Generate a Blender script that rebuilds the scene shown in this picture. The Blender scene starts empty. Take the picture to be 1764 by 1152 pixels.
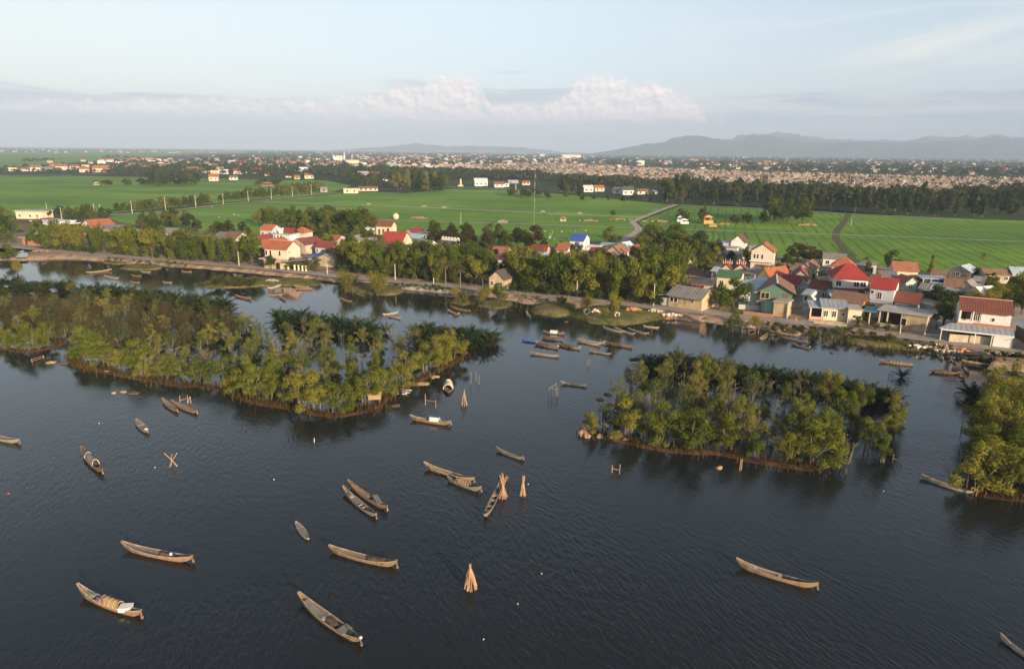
import bpy, math, random
import numpy as np
from math import radians, sin, cos, pi, atan2, asin, sqrt
from mathutils import Vector, Matrix

S = bpy.context.scene
COL = S.collection
R = radians

# ---------------------------------------------------------------- camera
HC = 36.0                                   # drone height above the lagoon
PITCH, ROLL, FPX = R(15.06), R(0.62), 1176.0
cd = bpy.data.cameras.new('drone_camera')
cam = bpy.data.objects.new('drone_camera', cd); COL.objects.link(cam)
cd.sensor_width = 36.0; cd.lens = FPX / 1764 * 36.0
cd.clip_start = 0.5; cd.clip_end = 60000
CM = Matrix.Rotation(pi / 2 - PITCH, 3, 'X') @ Matrix.Rotation(ROLL, 3, 'Z')
cam.matrix_world = Matrix.Translation((0, 0, HC)) @ CM.to_4x4()
S.camera = cam

# ---------------------------------------------------------------- sun and exposure
SUN_EL, SUN_AZ = R(13.5), R(147.0)          # azimuth from +Y (view) clockwise: behind the camera, to its right
sd = Vector((sin(SUN_AZ) * cos(SUN_EL), cos(SUN_AZ) * cos(SUN_EL), sin(SUN_EL)))
ld = bpy.data.lights.new('sun', 'SUN'); ld.energy = 5.0; ld.angle = R(0.6); ld.color = (1.0, 0.79, 0.56)
sun = bpy.data.objects.new('sun', ld); COL.objects.link(sun)
sun.rotation_euler = sd.to_track_quat('Z', 'Y').to_euler(); sun.location = (60, -80, 90)
S.view_settings.view_transform = 'Standard'; S.view_settings.look = 'None'
S.view_settings.exposure = 0.56; S.view_settings.gamma = 1.0; S.view_settings.use_curve_mapping = False
S.render.engine = 'CYCLES'
cy = S.cycles
cy.max_bounces = 6; cy.diffuse_bounces = 2; cy.glossy_bounces = 2; cy.transmission_bounces = 3
cy.transparent_max_bounces = 8; cy.volume_bounces = 0; cy.use_denoising = True
cy.caustics_reflective = False; cy.caustics_refractive = False
cy.sample_clamp_indirect = 4.0

# ---------------------------------------------------------------- photo pixel <-> place
def pix_dir(px, py):
    return (CM @ Vector(((px - 882) / FPX, (576 - py) / FPX, -1))).normalized()

def G(px, py, z=0.0):
    """the point at height z that the photograph shows at this pixel"""
    d = pix_dir(px, py); t = (z - HC) / d.z
    return Vector((d.x * t, d.y * t, z))

def azel(px, py):
    d = pix_dir(px, py)
    return atan2(d.x, d.y), asin(d.z)

def ppm(p):
    """photo pixels per metre at a point"""
    v = CM.transposed() @ (Vector(p) - Vector((0, 0, HC)))
    return FPX / max(1, -v.z)

# ---------------------------------------------------------------- node helper
class NT:
    def __init__(s, tree): s.t = tree; s.t.nodes.clear()
    def n(s, typ, **kw):
        nd = s.t.nodes.new(typ)
        for k, v in kw.items(): setattr(nd, k, v)
        return nd
    def put(s, sock, v):
        if isinstance(v, bpy.types.NodeSocket): s.t.links.new(v, sock)
        elif v is not None:
            if isinstance(v, (tuple, list)) and sock.type == 'RGBA' and len(v) == 3: v = (*v, 1)
            sock.default_value = v
    def m(s, op, a, b=None, c=None, clamp=False):
        nd = s.n('ShaderNodeMath', operation=op, use_clamp=clamp)
        for i, v in enumerate((a, b, c)):
            if v is not None: s.put(nd.inputs[i], v)
        return nd.outputs[0]
    def mix(s, f, a, b, blend='MIX'):
        nd = s.n('ShaderNodeMix', data_type='RGBA', blend_type=blend)
        s.put(nd.inputs[0], f); s.put(nd.inputs[6], a); s.put(nd.inputs[7], b)
        return nd.outputs[2]
    def ramp(s, f, stops, interp='LINEAR'):
        nd = s.n('ShaderNodeValToRGB'); cr = nd.color_ramp; cr.interpolation = interp
        while len(cr.elements) < len(stops): cr.elements.new(0.5)
        for e, (p, c) in zip(cr.elements, sorted(stops, key=lambda q: q[0])):
            e.position = p; e.color = (*c, 1) if isinstance(c, (tuple, list)) else (c, c, c, 1)
        s.put(nd.inputs[0], f); return nd.outputs[0]
    def smooth(s, x, a, b):
        nd = s.n('ShaderNodeMapRange', interpolation_type='SMOOTHSTEP')
        s.put(nd.inputs[0], x); nd.inputs[1].default_value = a; nd.inputs[2].default_value = b
        return nd.outputs[0]
    def xyz(s, x, y, z=0.0):
        nd = s.n('ShaderNodeCombineXYZ')
        for i, v in enumerate((x, y, z)): s.put(nd.inputs[i], v)
        return nd.outputs[0]
    def noise(s, vec, scale, detail=4, rough=0.55, dist=0.0):
        nd = s.n('ShaderNodeTexNoise'); nd.noise_dimensions = '3D'
        if vec is not None: s.put(nd.inputs['Vector'], vec)
        nd.inputs['Scale'].default_value = scale; nd.inputs['Detail'].default_value = detail
        nd.inputs['Roughness'].default_value = rough; nd.inputs['Distortion'].default_value = dist
        return nd.outputs[0]
    def mapping(s, vec, scale=(1, 1, 1), rot=(0, 0, 0), loc=(0, 0, 0)):
        nd = s.n('ShaderNodeMapping'); s.put(nd.inputs[0], vec)
        nd.inputs[1].default_value = loc; nd.inputs[2].default_value = rot; nd.inputs[3].default_value = scale
        return nd.outputs[0]

def lin(r, g, b):
    f = lambda c: (c / 255 / 12.92) if c / 255 <= 0.04045 else ((c / 255 + 0.055) / 1.055) ** 2.4
    return (f(r), f(g), f(b))

# ---------------------------------------------------------------- sky: Nishita with cloud layers by direction
W = bpy.data.worlds.new('World'); S.world = W; W.use_nodes = True
def build_sky():
    k = NT(W.node_tree); STR = 0.1
    tc = k.n('ShaderNodeTexCoord'); sep = k.n('ShaderNodeSeparateXYZ'); k.put(sep.inputs[0], tc.outputs['Generated'])
    x, y, z = sep.outputs
    az = k.m('ARCTAN2', x, y); el = k.m('ARCSINE', z)
    sky = k.n('ShaderNodeTexSky'); sky.sky_type = 'NISHITA'; sky.sun_disc = False
    sky.sun_elevation = SUN_EL; sky.sun_rotation = SUN_AZ; sky.air_density = 1.0; sky.dust_density = 1.5; sky.ozone_density = 1.5
    def C(r, g, b, f=0.87): return tuple(c / STR * f for c in lin(r, g, b))
    azn = k.m('MULTIPLY_ADD', az, 0.5, 0.5)
    # thin high veil over the lower sky
    veil = k.ramp(k.m('MULTIPLY', el, 2.0), [(0.0, C(206, 208, 214)), (0.05, C(216, 217, 219)), (0.12, C(226, 232, 234)), (0.22, C(216, 234, 243)),
                                             (0.40, C(210, 229, 240)), (0.70, C(202, 217, 232)), (1.0, C(168, 184, 206))])
    side = k.smooth(az, -0.15, 0.62)
    veil = k.mix(side, veil, k.ramp(k.m('MULTIPLY', el, 2.0), [(0.0, C(196, 200, 208)), (0.1, C(205, 211, 217)), (0.25, C(196, 212, 222)),
                                             (0.40, C(186, 206, 223)), (0.70, C(182, 200, 219)), (1.0, C(158, 174, 197))]))
    warm = k.m('MULTIPLY', k.smooth(az, 0.1, -0.7), k.m('MULTIPLY', k.smooth(el, 0.03, 0.08), k.smooth(el, 0.26, 0.10)))
    veil = k.mix(k.m('MULTIPLY', warm, 0.6), veil, C(240, 240, 233))
    front = k.m('MULTIPLY', k.smooth(y, -0.3, 0.5), k.smooth(el, 0.85, 0.38))
    col = k.mix(k.m('MULTIPLY', front, 0.88), k.mix(0.45, sky.outputs[0], k.mix(1.0, sky.outputs[0], (1.75, 1.4, 1.1), 'MULTIPLY')), veil)
    # cirrus streaks, upper right
    v1 = k.xyz(k.m('MULTIPLY_ADD', az, 3.0, 4.0), k.m('MULTIPLY_ADD', el, 22.0, k.m('MULTIPLY', az, -2.5)), 0.0)
    ci = k.smooth(k.noise(v1, 1.0, 5, 0.6, 0.6), 0.42, 0.72)
    ci = k.m('MULTIPLY', ci, k.m('MULTIPLY', k.smooth(el, 0.075, 0.12), k.smooth(el, 0.20, 0.13)))
    col = k.mix(k.m('MULTIPLY', ci, k.m('MULTIPLY_ADD', k.smooth(az, 0.1, 0.5), 0.75, 0.1)), col, C(228, 228, 224))
    # grey stratus sheets, streaked
    v2 = k.xyz(k.m('MULTIPLY', az, 5.5), k.m('MULTIPLY', el, 62.0), 3.0)
    n2 = k.noise(v2, 1.0, 6, 0.6, 0.35)
    topL = k.ramp(azn, [((a + 1) / 2, e * 5) for a, e in [azel(-200, 140), azel(60, 146), azel(330, 150), azel(560, 165), azel(680, 150), azel(900, 144), azel(1010, 160),
                        azel(1200, 186), azel(1290, 178), azel(1400, 160), azel(1560, 157), azel(1700, 163), azel(1900, 160)]])
    d2 = k.m('ADD', k.m('SUBTRACT', k.m('MULTIPLY', topL, 0.2), el), k.m('MULTIPLY_ADD', n2, 0.075, -0.0375))
    st = k.m('MULTIPLY', k.smooth(d2, -0.007, 0.014), k.smooth(n2, 0.36, 0.60))
    stc = k.mix(k.smooth(az, 0.0, 0.5), C(180, 190, 203), C(166, 178, 197))
    col = k.mix(k.m('MULTIPLY', st, 0.8), col, stc)
    pk = k.m('MULTIPLY', k.smooth(k.noise(k.mapping(v2, loc=(7, 3, 0)), 1.6, 5, 0.6), 0.55, 0.7), k.m('MULTIPLY', k.smooth(d2, -0.001, 0.004), k.smooth(el, 0.035, 0.05)))
    col = k.mix(k.m('MULTIPLY', pk, k.m('MULTIPLY', k.smooth(az, 0.3, 0.45), 0.75)), col, C(226, 212, 206))
    # cumulus bank
    prof = [(-300, 188), (-60, 180), (40, 168), (80, 160), (110, 170), (160, 170), (230, 174), (290, 164), (330, 166), (380, 170), (430, 162), (470, 168), (520, 172), (570, 170), (610, 166),
            (640, 156), (690, 148), (730, 134), (765, 124), (800, 126), (830, 140), (842, 174), (900, 176), (960, 172), (985, 150), (1000, 130), (1035, 126), (1070, 136),
            (1130, 138), (1160, 152), (1195, 176), (1225, 205)]
    T = k.ramp(azn, [((a + 1) / 2, e * 5) for a, e in (azel(*q) for q in prof)])
    v3 = k.xyz(k.m('MULTIPLY', az, 54.0), k.m('MULTIPLY', el, 64.0), 1.5)
    n3 = k.noise(v3, 1.0, 8, 0.62, 0.25)
    n3b = k.noise(k.mapping(v3, loc=(-0.22, -0.30, 0)), 1.0, 8, 0.62, 0.25)
    d3 = k.m('ADD', k.m('SUBTRACT', k.m('MULTIPLY', T, 0.2), el), k.m('MULTIPLY_ADD', n3, 0.036, -0.019))
    cu = k.smooth(d3, -0.001, 0.009)
    bA, bE = azel(700, 208)
    cu = k.m('MULTIPLY', cu, k.smooth(k.m('ADD', el, k.m('MULTIPLY_ADD', n3, 0.012, -0.006)), bE - 0.004, bE + 0.007))
    cu = k.m('MULTIPLY', cu, k.smooth(az, 0.33, 0.27))
    lit = k.m('MULTIPLY_ADD', k.m('SUBTRACT', n3b, n3), -2.9, 0.52, clamp=True)
    lit = k.m('MULTIPLY', lit, k.m('MULTIPLY_ADD', k.smooth(el, bE, bE + 0.03), 0.35, 0.65))
    cuc = k.mix(lit, C(205, 206, 214), C(252, 232, 223, 1.04))
    col = k.mix(k.m('MULTIPLY', cu, 0.88), col, cuc)
    # lavender murk under the bank
    mk = k.m('MULTIPLY', k.smooth(el, 0.052, 0.012), k.smooth(k.m('ABSOLUTE', az), 1.3, 0.8))
    n5 = k.noise(k.xyz(k.m('MULTIPLY', az, 3.0), k.m('MULTIPLY', el, 70.0), 9.0), 1.0, 5, 0.6)
    col = k.mix(k.m('MULTIPLY', mk, k.m('MULTIPLY_ADD', n5, 0.7, 0.4)), col, C(206, 209, 217))
    bg = k.n('ShaderNodeBackground'); k.put(bg.inputs[0], col); bg.inputs[1].default_value = STR
    out = k.n('ShaderNodeOutputWorld'); k.put(out.inputs[0], bg.outputs[0])
build_sky()
# ---------------------------------------------------------------- object helpers
def tag(o, label=None, cat=None, group=None, kind=None):
    if label: o['label'] = label
    if cat: o['category'] = cat
    if group: o['group'] = group
    if kind: o['kind'] = kind
    return o

def mesh_np(name, V, F, mats, mi=None, smooth=False):
    """V (n,3) floats; F list of faces (lists) or int array (m,k)"""
    me = bpy.data.meshes.new(name)
    V = np.asarray(V, dtype=np.float32)
    if isinstance(F, np.ndarray):
        m, kk = F.shape
        tot = np.full(m, kk, dtype=np.int32); flat = F.ravel().astype(np.int32)
    else:
        tot = np.array([len(f) for f in F], dtype=np.int32)
        flat = np.array([i for f in F for i in f], dtype=np.int32); m = len(F)
    start = np.concatenate(([0], np.cumsum(tot)[:-1])).astype(np.int32)
    me.vertices.add(len(V)); me.vertices.foreach_set('co', V.ravel())
    me.loops.add(len(flat)); me.loops.foreach_set('vertex_index', flat)
    me.polygons.add(m); me.polygons.foreach_set('loop_start', start); me.polygons.foreach_set('loop_total', tot)
    for q in (mats if isinstance(mats, (list, tuple)) else [mats]): me.materials.append(q)
    if mi is not None: me.polygons.foreach_set('material_index', np.asarray(mi, dtype=np.int32))
    me.polygons.foreach_set('use_smooth', np.full(m, bool(smooth)))
    me.update(calc_edges=True); me.validate()
    return me

def link(name, me, parent=None, loc=None, rz=None, sc=None):
    o = bpy.data.objects.new(name, me); COL.objects.link(o)
    if parent is not None: o.parent = parent
    if loc is not None: o.location = loc
    if rz is not None: o.rotation_euler = (0, 0, rz)
    if sc is not None: o.scale = (sc, sc, sc) if isinstance(sc, (int, float)) else sc
    return o

def empty(name, loc=(0, 0, 0), rz=0.0, sc=None):
    o = link(name, None, None, loc, rz, sc); o.empty_display_size = 0.3
    return o

class MB:
    """collects boxes, bars, tubes and plates; build() links them as one mesh object"""
    def __init__(s): s.V = []; s.F = []; s.M = []
    def add(s, verts, faces, m=0):
        b = len(s.V); s.V += [tuple(v) for v in verts]
        s.F += [[i + b for i in f] for f in faces]; s.M += [m] * len(faces); return s
    def box(s, x0, x1, y0, y1, z0, z1, m=0):
        return s.add([(x0, y0, z0), (x1, y0, z0), (x1, y1, z0), (x0, y1, z0), (x0, y0, z1), (x1, y0, z1), (x1, y1, z1), (x0, y1, z1)],
                     [(0, 3, 2, 1), (4, 5, 6, 7), (0, 1, 5, 4), (1, 2, 6, 5), (2, 3, 7, 6), (3, 0, 4, 7)], m)
    def tube(s, pts, r, n=6, m=0, r1=None, cap=True):
        pts = [Vector(p) for p in pts]; K = len(pts); rings = []
        for i, p in enumerate(pts):
            d = (pts[min(i + 1, K - 1)] - pts[max(i - 1, 0)])
            d = d.normalized() if d.length > 1e-9 else Vector((0, 0, 1))
            a = d.orthogonal() if abs(d.z) < 0.9 else Vector((1, 0, 0)) - d * d.x
            a.normalize(); b = d.cross(a)
            rr = r[i] if isinstance(r, (list, tuple)) else (r if r1 is None else r + (r1 - r) * i / max(1, K - 1))
            rings.append([p + (a * cos(2 * pi * j / n) + b * sin(2 * pi * j / n)) * rr for j in range(n)])
        V = [v for rg in rings for v in rg]
        F = [(i * n + j, i * n + (j + 1) % n, (i + 1) * n + (j + 1) % n, (i + 1) * n + j) for i in range(K - 1) for j in range(n)]
        if cap: F += [tuple(range(n - 1, -1, -1)), tuple((K - 1) * n + j for j in range(n))]
        return s.add(V, F, m)
    def prism(s, poly, d, m=0):
        """closed plate: polygon poly (list of 3-vectors) extruded by vector d"""
        n = len(poly); d = Vector(d); P = [Vector(p) for p in poly]
        return s.add(P + [p + d for p in P], [tuple(range(n - 1, -1, -1)), tuple(range(n, 2 * n))] + [(i, (i + 1) % n, n + (i + 1) % n, n + i) for i in range(n)], m)
    def blob(s, c, rx, ry, rz, rnd, m=0, nu=9, nv=6, rough=0.18):
        V = []; F = []
        for i in range(nv + 1):
            t = pi * i / nv
            for j in range(nu):
                a = 2 * pi * j / nu; q = 1 + rnd.uniform(-rough, rough) * (0 < i < nv)
                V.append((c[0] + rx * q * sin(t) * cos(a), c[1] + ry * q * sin(t) * sin(a), c[2] + rz * q * cos(t)))
        for i in range(nv):
            for j in range(nu):
                F.append((i * nu + j, (i + 1) * nu + j, (i + 1) * nu + (j + 1) % nu, i * nu + (j + 1) % nu))
        return s.add(V, F, m)
    def mesh(s, name, mats, smooth=False): return mesh_np(name, np.array(s.V, dtype=np.float32), s.F, mats, s.M, smooth)
    def build(s, name, mats, parent=None, loc=None, rz=None, smooth=False):
        return link(name, s.mesh(name, mats, smooth), parent, loc, rz)

# ---------------------------------------------------------------- materials
def new_mat(name):
    m = bpy.data.materials.new(name); m.use_nodes = True
    return m, NT(m.node_tree)

def finish(k, shader, vol=False):
    out = k.n('ShaderNodeOutputMaterial'); k.put(out.inputs[1 if vol else 0], shader)

_mats = {}
def mat(name, col, rough=0.8, var=0.25, scale=1.2, spec=0.3, bump=0.0, stain=None, stain_amt=0.5, stain_scale=0.5, metal=0.0, obj_var=0.0, stripes=None):
    """weathered surface: colour broken by two noises, optional stains, corrugation or tile courses in the bump"""
    if name in _mats: return _mats[name]
    m, k = new_mat(name)
    co = k.n('ShaderNodeTexCoord').outputs['Object']
    n1 = k.noise(co, scale, 5, 0.6); n2 = k.noise(co, scale * 7, 3, 0.6)
    f = k.m('ADD', k.m('MULTIPLY', k.m('SUBTRACT', n1, 0.5), var * 2.4), k.m('MULTIPLY', k.m('SUBTRACT', n2, 0.5), var * 1.3))
    f = k.m('ADD', f, 1.0)
    if obj_var:
        r = k.n('ShaderNodeObjectInfo').outputs['Random']
        f = k.m('ADD', f, k.m('MULTIPLY_ADD', r, obj_var, -obj_var / 2))
    c = k.mix(1.0, col, k.xyz(f, f, f), 'MULTIPLY')
    if stain is not None:
        sn = k.smooth(k.noise(k.mapping(co, scale=(1, 1, 0.45)), stain_scale, 6, 0.65), 0.46, 0.66)
        c = k.mix(k.m('MULTIPLY', sn, stain_amt), c, stain)
    hgt = n2
    if stripes:                                     # (period, axis) ridges: roofing sheet or tile courses
        per, amt = stripes[0], stripes[1]
        wv = k.n('ShaderNodeTexWave', bands_direction=stripes[2] if len(stripes) > 2 else 'X'); k.put(wv.inputs['Vector'], co)
        wv.inputs['Scale'].default_value = 0.314 / per; wv.inputs['Distortion'].default_value = 0.3
        hgt = wv.outputs['Fac']
        c = k.mix(k.m('MULTIPLY', k.m('SUBTRACT', 1.0, hgt), amt), c, tuple(q * 0.55 for q in col))
    b = k.n('ShaderNodeBsdfPrincipled'); k.put(b.inputs['Base Color'], c)
    b.inputs['Roughness'].default_value = rough; b.inputs['Specular IOR Level'].default_value = spec; b.inputs['Metallic'].default_value = metal
    if bump:
        bp = k.n('ShaderNodeBump'); bp.inputs['Strength'].default_value = bump; bp.inputs['Distance'].default_value = 0.05
        k.put(bp.inputs['Height'], hgt); k.put(b.inputs['Normal'], bp.outputs[0])
    finish(k, b.outputs[0]); _mats[name] = m
    return m

def leaf_mat(name, c1, c2, c3=None, trans=0.3, nscale=0.9, rnd=0.5):
    """foliage: clumps of two or three leaf colours, tone differs from plant to plant, light passes through"""
    m, k = new_mat(name)
    co = k.n('ShaderNodeTexCoord').outputs['Object']; r = k.n('ShaderNodeObjectInfo').outputs['Random']
    n1 = k.noise(co, nscale, 4, 0.65); n2 = k.noise(co, nscale * 8, 2, 0.7)
    f = k.m('ADD', k.m('MULTIPLY_ADD', n1, 1.7, -0.35), k.m('MULTIPLY_ADD', n2, 0.9, -0.45))
    f = k.m('ADD', f, k.m('MULTIPLY_ADD', r, rnd, -rnd / 2), clamp=True)
    c = k.mix(f, c1, c2)
    if c3:
        r2 = k.m('FRACT', k.m('MULTIPLY', r, 7.31))
        c = k.mix(k.m('MULTIPLY', k.smooth(k.m('ADD', r2, k.m('MULTIPLY_ADD', n2, 0.5, -0.25)), 0.45, 1.0), 0.8), c, c3)
    d = k.n('ShaderNodeBsdfDiffuse'); k.put(d.inputs[0], c)
    t = k.n('ShaderNodeBsdfTranslucent'); k.put(t.inputs[0], c)
    mx = k.n('ShaderNodeMixShader'); mx.inputs[0].default_value = trans
    k.put(mx.inputs[1], d.outputs[0]); k.put(mx.inputs[2], t.outputs[0])
    finish(k, mx.outputs[0]); return m

def ground_mat(name, stops, scale, extra=None, rough=0.95, bump=0.3, detail=8):
    """earth and vegetation cover: noise mapped through the given colours"""
    m, k = new_mat(name)
    co = k.n('ShaderNodeTexCoord').outputs['Object']
    n1 = k.noise(co, scale, detail, 0.66, 0.4); n2 = k.noise(co, scale * 9, 4, 0.6)
    f = k.m('ADD', n1, k.m('MULTIPLY_ADD', n2, 0.35, -0.175), clamp=True)
    c = k.ramp(f, stops)
    b = k.n('ShaderNodeBsdfPrincipled'); k.put(b.inputs['Base Color'], c); b.inputs['Roughness'].default_value = rough
    b.inputs['Specular IOR Level'].default_value = 0.1
    bp = k.n('ShaderNodeBump'); bp.inputs['Strength'].default_value = bump; bp.inputs['Distance'].default_value = 0.2
    k.put(bp.inputs['Height'], n2); k.put(b.inputs['Normal'], bp.outputs[0])
    finish(k, b.outputs[0]); return m

# ---------------------------------------------------------------- the setting
LAND = 1.0
def catmull(P, step):
    P = [Vector((p[0], p[1])) for p in P]; out = []
    for i in range(len(P) - 1):
        p0, p1, p2, p3 = P[max(i - 1, 0)], P[i], P[i + 1], P[min(i + 2, len(P) - 1)]
        n = max(1, int((p2 - p1).length / step))
        for j in range(n):
            t = j / n
            out.append(0.5 * ((2 * p1) + (-p0 + p2) * t + (2 * p0 - 5 * p1 + 4 * p2 - p3) * t * t + (-p0 + 3 * p1 - 3 * p2 + p3) * t ** 3))
    out.append(P[-1]); return out

SHORE_PX = [(-260, 446), (-90, 447), (0, 448), (61, 448), (102, 446), (166, 449), (230, 455), (332, 461), (408, 468), (470, 474), (550, 482), (584, 486), (640, 490), (672, 492), (690, 498), (770, 505), (834, 511),
            (871, 516), (927, 526), (960, 528), (1000, 530), (1060, 536), (1110, 543), (1147, 549), (1185, 552), (1231, 557), (1278, 564), (1318, 569), (1358, 577), (1405, 577),
            (1450, 585), (1510, 592), (1583, 599), (1624, 609), (1656, 614), (1704, 621), (1764, 627), (1850, 640), (2000, 660)]
shore = [G(x, y) for x, y in SHORE_PX]
shore_s = catmull([(-2500, 330), (-700, 270)] + [(p.x, p.y) for p in shore] + [(400, 40), (2500, -400)], 1.5)
_rs = random.Random(4)
shore_j = [Vector((p.x + (_rs.uniform(-.5, .5) if abs(p.x) < 260 else 0), p.y + (_rs.uniform(-.6, .6) if abs(p.x) < 260 else 0))) for p in shore_s]

def land_mat(name, stops, scale):
    """village earth near the lagoon, scrub and gardens on the plain beyond the paddies"""
    m, k = new_mat(name)
    pos = k.n('ShaderNodeNewGeometry').outputs['Position']; sep = k.n('ShaderNodeSeparateXYZ'); k.put(sep.inputs[0], pos)
    n1 = k.noise(pos, scale, 8, 0.66, 0.4); n2 = k.noise(pos, scale * 9, 4, 0.6); n3 = k.noise(pos, 0.006, 6, 0.6)
    f = k.m('ADD', n1, k.m('MULTIPLY_ADD', n2, 0.35, -0.175), clamp=True)
    c = k.ramp(f, stops)
    c2 = k.ramp(k.m('ADD', n3, k.m('MULTIPLY_ADD', n1, 0.5, -0.25), clamp=True), [(0.0, (.018, .030, .010)), (0.45, (.035, .055, .016)), (0.6, (.060, .085, .026)), (0.8, (.09, .08, .045)), (1.0, (.14, .11, .07))])
    c = k.mix(k.smooth(k.m('ADD', sep.outputs[1], k.m('MULTIPLY', n1, 60.0)), 260.0, 420.0), c, c2)
    b = k.n('ShaderNodeBsdfPrincipled'); k.put(b.inputs['Base Color'], c); b.inputs['Roughness'].default_value = 0.95; b.inputs['Specular IOR Level'].default_value = 0.1
    bp = k.n('ShaderNodeBump'); bp.inputs['Strength'].default_value = 0.4; bp.inputs['Distance'].default_value = 0.2
    k.put(bp.inputs['Height'], n2); k.put(b.inputs['Normal'], bp.outputs[0]); finish(k, b.outputs[0]); return m

def build_ground():
    # near strip: bank rising from the lagoon bed to the land, then one sheet to the horizon
    offs = [(-2.5, -1.2), (-0.5, -0.12), (0.0, 0.05), (0.9, 0.45), (2.2, 0.78), (3.6, 0.95), (6.0, LAND), (20, LAND)]
    V = []; n = len(shore_j)
    nrm = []
    for i in range(n):
        d = shore_j[min(i + 2, n - 1)] - shore_j[max(i - 2, 0)]; d.normalize(); nrm.append(Vector((-d.y, d.x)))
    nrm = [sum((nrm[min(max(i + j, 0), n - 1)] for j in range(-6, 7)), Vector((0, 0))).normalized() for i in range(n)]
    for d, z in offs:
        for i, p in enumerate(shore_j):
            q = p + (nrm[i] if d < 5 else (nrm[i] * 5 + Vector((0.35, 0.94)) * (d - 5)) / d) * d
            V.append((q.x, q.y, z + (_rs.uniform(-.12, .16) if -1 < d < 6 and abs(p.x) < 260 else 0)))
    mono = np.maximum.accumulate(np.array([v[0] for v in V[-n:]])) + np.arange(n) * 1e-3
    ysm = np.array([v[1] for v in V[-n:]])
    rows = [(0, 1.0), (420, 1.15), (900, 1.6), (2500, 3.0), (7000, 5.0), (13500, 6.0)]
    for Y, f in rows:
        for i in range(n): V.append((mono[i] * f, max(Y, ysm[i] + 8 + .02 * Y), LAND))
    F = []
    for r in range(len(offs) + len(rows) - 1):
        for i in range(n - 1): F.append((r * n + i, r * n + i + 1, (r + 1) * n + i + 1, (r + 1) * n + i))
    m = land_mat('earth_and_grass', [(0.0, (.030, .032, .014)), (0.34, (.062, .060, .026)), (0.44, (.20, .145, .09)), (0.55, (.38, .28, .20)), (0.65, (.24, .18, .12)), (0.74, (.075, .085, .028)), (1.0, (.25, .19, .13))], 0.09)
    sand = ground_mat('sandy_bank', [(0.0, (.10, .075, .045)), (0.36, (.22, .155, .10)), (0.5, (.36, .255, .18)), (0.62, (.30, .21, .14)), (0.70, (.085, .095, .03)), (1.0, (.05, .065, .02))], 0.16)
    mi = [1 if 1 <= r <= 5 else 0 for r in range(len(offs) + len(rows) - 1) for i in range(n - 1)]
    o = link('ground', mesh_np('ground', np.array(V), F, [m, sand], mi)); tag(o, kind='structure')
build_ground()

def build_water():
    m, k = new_mat('lagoon_water')
    geo = k.n('ShaderNodeNewGeometry'); pos = geo.outputs['Position']
    warp = k.noise(pos, 0.035, 3, 0.5)
    sep = k.n('ShaderNodeSeparateXYZ'); k.put(sep.inputs[0], pos)
    # wind ripples: crests run away from the camera, bent by a slow warp; patches of calm
    wx = k.m('ADD', sep.outputs[0], k.m('MULTIPLY_ADD', warp, 9.0, -4.5))
    wx = k.m('ADD', wx, k.m('MULTIPLY', sep.outputs[1], 0.34))
    wv = k.xyz(wx, k.m('MULTIPLY', sep.outputs[1], 0.36), 0.0)
    r1 = k.noise(wv, 2.4, 3, 0.55, 0.35); r2 = k.noise(k.mapping(wv, rot=(0, 0, 0.5)), 5.0, 2, 0.5, 0.2)
    calm = k.m('MULTIPLY_ADD', k.smooth(k.noise(pos, 0.028, 3, 0.5), 0.36, 0.60), 0.55, 0.45)
    far = k.smooth(sep.outputs[1], 125.0, 60.0)
    h = k.m('MULTIPLY', k.m('ADD', k.m('MULTIPLY', r1, 1.0), k.m('MULTIPLY', r2, 0.30)), k.m('MULTIPLY', calm, k.m('MULTIPLY_ADD', far, 0.80, 0.20)))
    bp = k.n('ShaderNodeBump'); bp.inputs['Strength'].default_value = 1.0; bp.inputs['Distance'].default_value = 0.10
    k.put(bp.inputs['Height'], h)
    b = k.n('ShaderNodeBsdfPrincipled'); b.inputs['Base Color'].default_value = (.013, .016, .017, 1)
    b.inputs['Roughness'].default_value = 0.05; b.inputs['IOR'].default_value = 1.333; b.inputs['Specular IOR Level'].default_value = 0.5
    k.put(b.inputs['Normal'], bp.outputs[0]); finish(k, b.outputs[0])
    V = [(-2600, -450, 0), (2600, -450, 0), (2600, 420, 0), (-2600, 420, 0)]
    o = link('water', mesh_np('water', V, [(0, 1, 2, 3)], m)); tag(o, kind='structure')
build_water()

def strip(name, px, width, m, z=LAND + 0.012, kind='structure', step=4, jit=0.0):
    P = catmull([G(x, y, z) for x, y in px], step); n = len(P); V = []; F = []
    for i, p in enumerate(P):
        d = P[min(i + 1, n - 1)] - P[max(i - 1, 0)]; d.normalize(); q = Vector((-d.y, d.x)) * width / 2
        a = 1 + _rs.uniform(-jit, jit); b = 1 + _rs.uniform(-jit, jit)
        V += [(p.x - q.x * a, p.y - q.y * a, z), (p.x + q.x * b, p.y + q.y * b, z)]
    for i in range(n - 1): F.append((2 * i, 2 * i + 1, 2 * i + 3, 2 * i + 2))
    o = link(name, mesh_np(name, V, F, m)); tag(o, kind=kind); return o

def sheet(name, px, m, z=LAND + 0.004, kind='structure'):
    P = [G(x, y, z) for x, y in px]
    me = bpy.data.meshes.new(name); me.from_pydata([tuple(p) for p in P], [], [list(range(len(P)))]); me.materials.append(m); me.update()
    if me.polygons[0].normal.z < 0: me.flip_normals()
    o = link(name, me); tag(o, kind=kind); return o

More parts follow.
